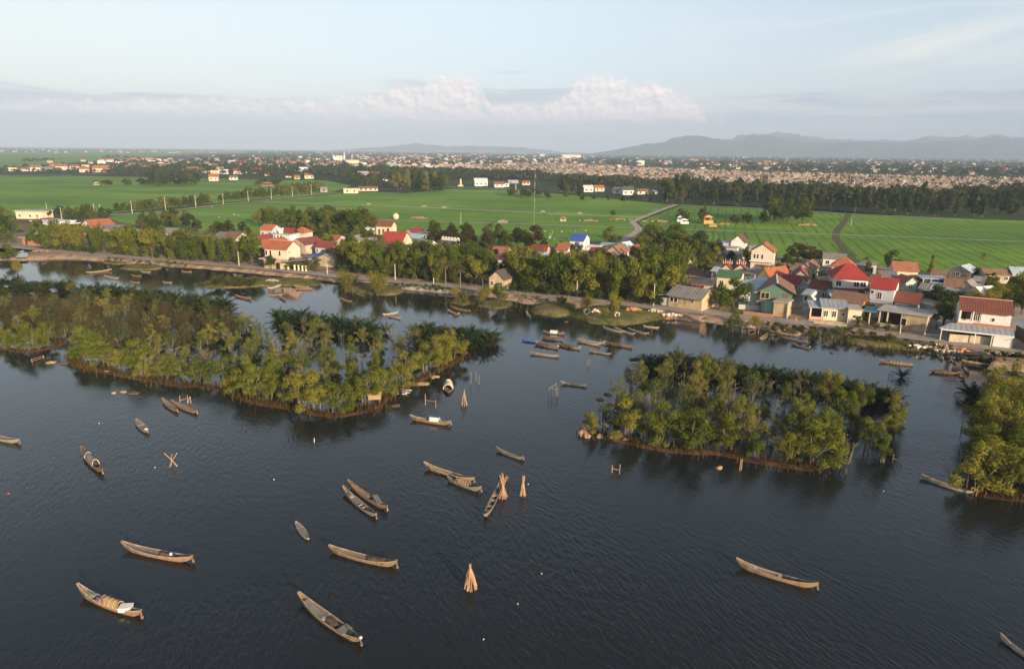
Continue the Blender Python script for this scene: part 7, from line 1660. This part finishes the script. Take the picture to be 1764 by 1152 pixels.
# cemetery: the nearest tombs one by one, the thousands behind as one mass
TM = [mat('tomb_%s' % n, c, .85, .3, .8) for n, c in (('cream', (.37, .285, .215)), ('pink', (.33, .215, .17)), ('grey', (.22, .205, .20)), ('white', (.46, .41, .37)), ('ochre', (.31, .21, .12)))]
CEM = [(690, 288), (745, 284.5), (900, 280), (1000, 282), (1164, 291), (1300, 296), (1450, 300), (1600, 304), (1764, 307), (1840, 309), (1840, 330), (1764, 328), (1660, 334), (1588, 338), (1500, 330), (1440, 320), (1330, 318), (1230, 316), (1164, 316), (1090, 308), (1000, 302), (930, 302), (860, 298), (745, 296), (690, 294)]
cemg = ground_mat('cemetery_ground', [(0.0, (.09, .08, .05)), (0.5, (.21, .155, .11)), (1.0, (.33, .25, .19))], 0.05)
sheet('cemetery_ground', CEM, cemg, z=LAND + .006)
def tomb_geo(b, x, y, s, q, mi):
    w, d, h = s * q.uniform(.7, 1.5), s * q.uniform(.7, 1.3), s * q.uniform(.2, .5); b.box(x - w / 2, x + w / 2, y - d / 2, y + d / 2, LAND, LAND + h * .5, mi)
    b.box(x - w * .2, x + w * .2, y + d * .2, y + d * .42, LAND + h * .502, LAND + h * 1.1, mi); b.prism([(x - w * .34, y + d * .12, LAND + h * 1.102), (x + w * .34, y + d * .12, LAND + h * 1.102), (x, y + d * .12, LAND + h * 1.5)], (0, d * .36, 0), mi)
mass = MB(); near = []
while len(near) < 4300:
    x, y = rf.uniform(690, 1840), rf.uniform(280, 338)
    if inside(CEM, x, y): near.append((x, y))
near.sort(key=lambda q: -q[1] + .018 * q[0])
tb = []
for i in range(8):
    b = MB(); s = 1.0; q = random.Random(i); w, d, h = q.uniform(.8, 1.3), q.uniform(.8, 1.2), q.uniform(.28, .55)
    base = MB().box(-w / 2, w / 2, -d / 2, d / 2, 0, h * .4).box(-w / 2, w / 2, d / 2 - .06, d / 2, h * .4, h * .62); st = MB().box(-w * .2, w * .2, d * .1, d * .35, h * .402, h * 1.1).prism([(-w * .34, d * .05, h * 1.102), (w * .34, d * .05, h * 1.102), (0, d * .05, h * 1.45)], (0, d * .36, 0))
    tb.append((base.mesh('enclosure', TM[i % 5]), st.mesh('shrine', TM[(i * 2 + 1) % 5])))
for j, (x, y) in enumerate(near[:260]):
    p = G(x, y, LAND); a, c = rf.choice(tb); e = empty('distant_tomb', p, R(rf.uniform(-12, 12)), rf.uniform(3.0, 5.2)); link('enclosure', a, e); link('shrine', c, e)
    third = 0 if x < 1150 else (1 if x < 1450 else 2); tag(e, ['pale tomb along the near edge of the cemetery\'s left part', 'pale tomb along the near edge of the cemetery\'s middle', 'pale tomb along the near edge of the cemetery\'s right part'][third], 'tomb', ['tombs at the left near edge', 'tombs at the middle near edge', 'tombs at the right near edge'][third])
for x, y in near[260:]:
    p = G(x, y, LAND); tomb_geo(mass, p.x, p.y, rf.uniform(3.0, 6.0), rf, rf.choices(range(5), (5, 4, 2 if y < 305 else 6, 4, 3))[0])
tag(mass.build('tombs', TM), kind='stuff')

# woods and gardens of the plain: crowns as leaf clumps, one mass per belt
def woods(name, bands, lm, seed, leaf=(1.2, 26)):
    rng = np.random.default_rng(seed); Vs = []; Ns = []; Ss = []
    for px, n, hm in bands:
        xs = [q[0] for q in px]; ys = [q[1] for q in px]; c = 0
        while c < n:
            x, y = rng.uniform(min(xs), max(xs)), rng.uniform(min(ys), max(ys))
            if not inside(px, x, y): continue
            c += 1; p = G(x, y, LAND); h = rng.uniform(*hm); r = h * rng.uniform(.42, .62); m = leaf[1]
            if rng.random() < .08: h *= 1.35
            d = rng.normal(0, 1, (m, 3)); d /= np.linalg.norm(d, axis=1)[:, None]; d[:, 2] = np.abs(d[:, 2]) * .9 - .15
            Vs.append(np.array(p) + np.array([0, 0, h * .42]) + d * np.array([r, r, h * .52]) * rng.uniform(.65, 1.05, (m, 1))); Ns.append(d + [0, 0, .2]); Ss.append(np.full(m, h * .19 * leaf[0]))
    P = np.vstack(Vs); N = np.vstack(Ns); s = np.concatenate(Ss)
    V, F = leaf_quads(rng, P, N, 1.0, 1.4); V = V.reshape(-1, 4, 3); V = P[:, None] + (V - P[:, None]) * s[:, None, None]
    tag(link(name, mesh_np(name, V.reshape(-1, 3), F, lm)), kind='stuff')
WOOD = leaf_mat('plain_woods', (.014, .028, .010), (.042, .062, .020), (.07, .075, .025), .2, .02, .2)
woods('woods', [([(0, 299), (190, 301), (330, 300), (330, 284), (120, 284), (0, 290)], 260, (4, 8)), ([(180, 303), (330, 312), (350, 300), (480, 306), (560, 309), (620, 318), (680, 312), (760, 313), (780, 310), (930, 313), (1000, 321), (1150, 326), (1164, 320), (1000, 312), (930, 303), (860, 300), (740, 298), (600, 290), (400, 288), (200, 298)], 1150, (6, 11)),
                ([(560, 304), (930, 310), (930, 304), (740, 297), (560, 296)], 420, (8, 13)),
                ([(1164, 345), (1490, 357), (1764, 362), (1840, 364), (1840, 345), (1600, 345), (1490, 338), (1440, 330), (1164, 326)], 420, (7, 12)),
                ([(1140, 335), (1164, 340), (1260, 322), (1164, 314)], 70, (6, 11)), ([(930, 318), (1100, 322), (1100, 312), (930, 304)], 120, (6, 10)),
                ([(1290, 322), (1480, 340), (1580, 342), (1500, 328), (1400, 318)], 60, (5, 9)), ([(1600, 345), (1764, 350), (1840, 350), (1764, 330), (1660, 335)], 130, (7, 12))], WOOD, 3, (1.0, 34))
woods('woods', [(CEM, 330, (3.5, 8))], WOOD, 8, (1.0, 24))
woods('woods', [([(200, 298), (600, 290), (740, 286), (740, 270), (420, 267), (330, 270), (330, 282), (200, 280)], 1100, (6, 11)), ([(740, 286), (1000, 282), (1164, 291), (1450, 300), (1764, 307), (1840, 308), (1840, 285), (1450, 278), (1000, 270), (740, 270)], 2100, (6, 12)),
                ([(1000, 278), (1240, 283), (1500, 294), (1764, 302), (1764, 292), (1450, 284), (1000, 274)], 500, (7, 12)),
                ([(40, 281), (96, 279), (96, 276), (40, 277)], 26, (6, 9)), ([(175, 274), (240, 275), (240, 271), (175, 270)], 40, (6, 9))], WOOD, 4, (1.15, 20))
woods('woods', [([(-150, 259.5), (420, 261), (430, 267), (740, 271), (1010, 270), (1300, 276), (1764, 286), (1900, 288), (1900, 273), (1300, 266), (880, 261.5), (420, 257), (-150, 253)], 4200, (7, 13))], WOOD, 5, (1.3, 12))
# the town spread over the plain: walls and roofs of hundreds of small houses in one mass
def town(name, bands, seed):
    b = MB(); q = random.Random(seed); mats = [mat('town_wall_%d' % i, c, .9, .2, .3) for i, c in enumerate(((.52, .48, .43), (.48, .40, .31), (.45, .34, .28)))] + [ROOF['terra'], ROOF['terra'], ROOF['bluegrey'], ROOF['maroon']]
    for px, n, sc in bands:
        xs = [v[0] for v in px]; ys = [v[1] for v in px]; c = 0
        while c < n:
            x, y = q.uniform(min(xs), max(xs)), q.uniform(min(ys), max(ys))
            if not inside(px, x, y): continue
            c += 1; p = G(x, y, LAND); w, d, h = q.uniform(7, 15) * sc, q.uniform(7, 10) * sc, q.uniform(4.5, 9) * sc; m = q.choice((0, 0, 1, 1, 2)); rm = q.choice((3, 4, 4, 5, 6, 3))
            b.box(p.x - w / 2, p.x + w / 2, p.y - d / 2, p.y + d / 2, LAND, LAND + h * .66, m)
            if q.random() < .7: b.prism([(p.x - w / 2 - .3, p.y - d / 2 - .3, LAND + h * .665), (p.x - w / 2 - .3, p.y + d / 2 + .3, LAND + h * .665), (p.x - w / 2 - .3, p.y, LAND + h)], (w + .6, 0, 0), rm)
    tag(b.build(name, mats), kind='stuff')
town('town_houses', [([(200, 292), (600, 288), (740, 284), (740, 268), (420, 266), (200, 278)], 120, 1.0), ([(540, 289), (760, 289), (980, 281), (980, 268), (620, 266)], 190, 1.0), ([(980, 280), (1300, 292), (1764, 303), (1764, 276), (1300, 268), (980, 268)], 220, 1.0),
                     ([(-100, 262), (430, 265), (740, 268), (1010, 269), (1764, 280), (1764, 272), (1010, 263), (430, 259.5), (-100, 256)], 300, 1.1), ([(590, 260.5), (960, 264), (960, 262.5), (590, 259)], 120, 2.2)], 11)
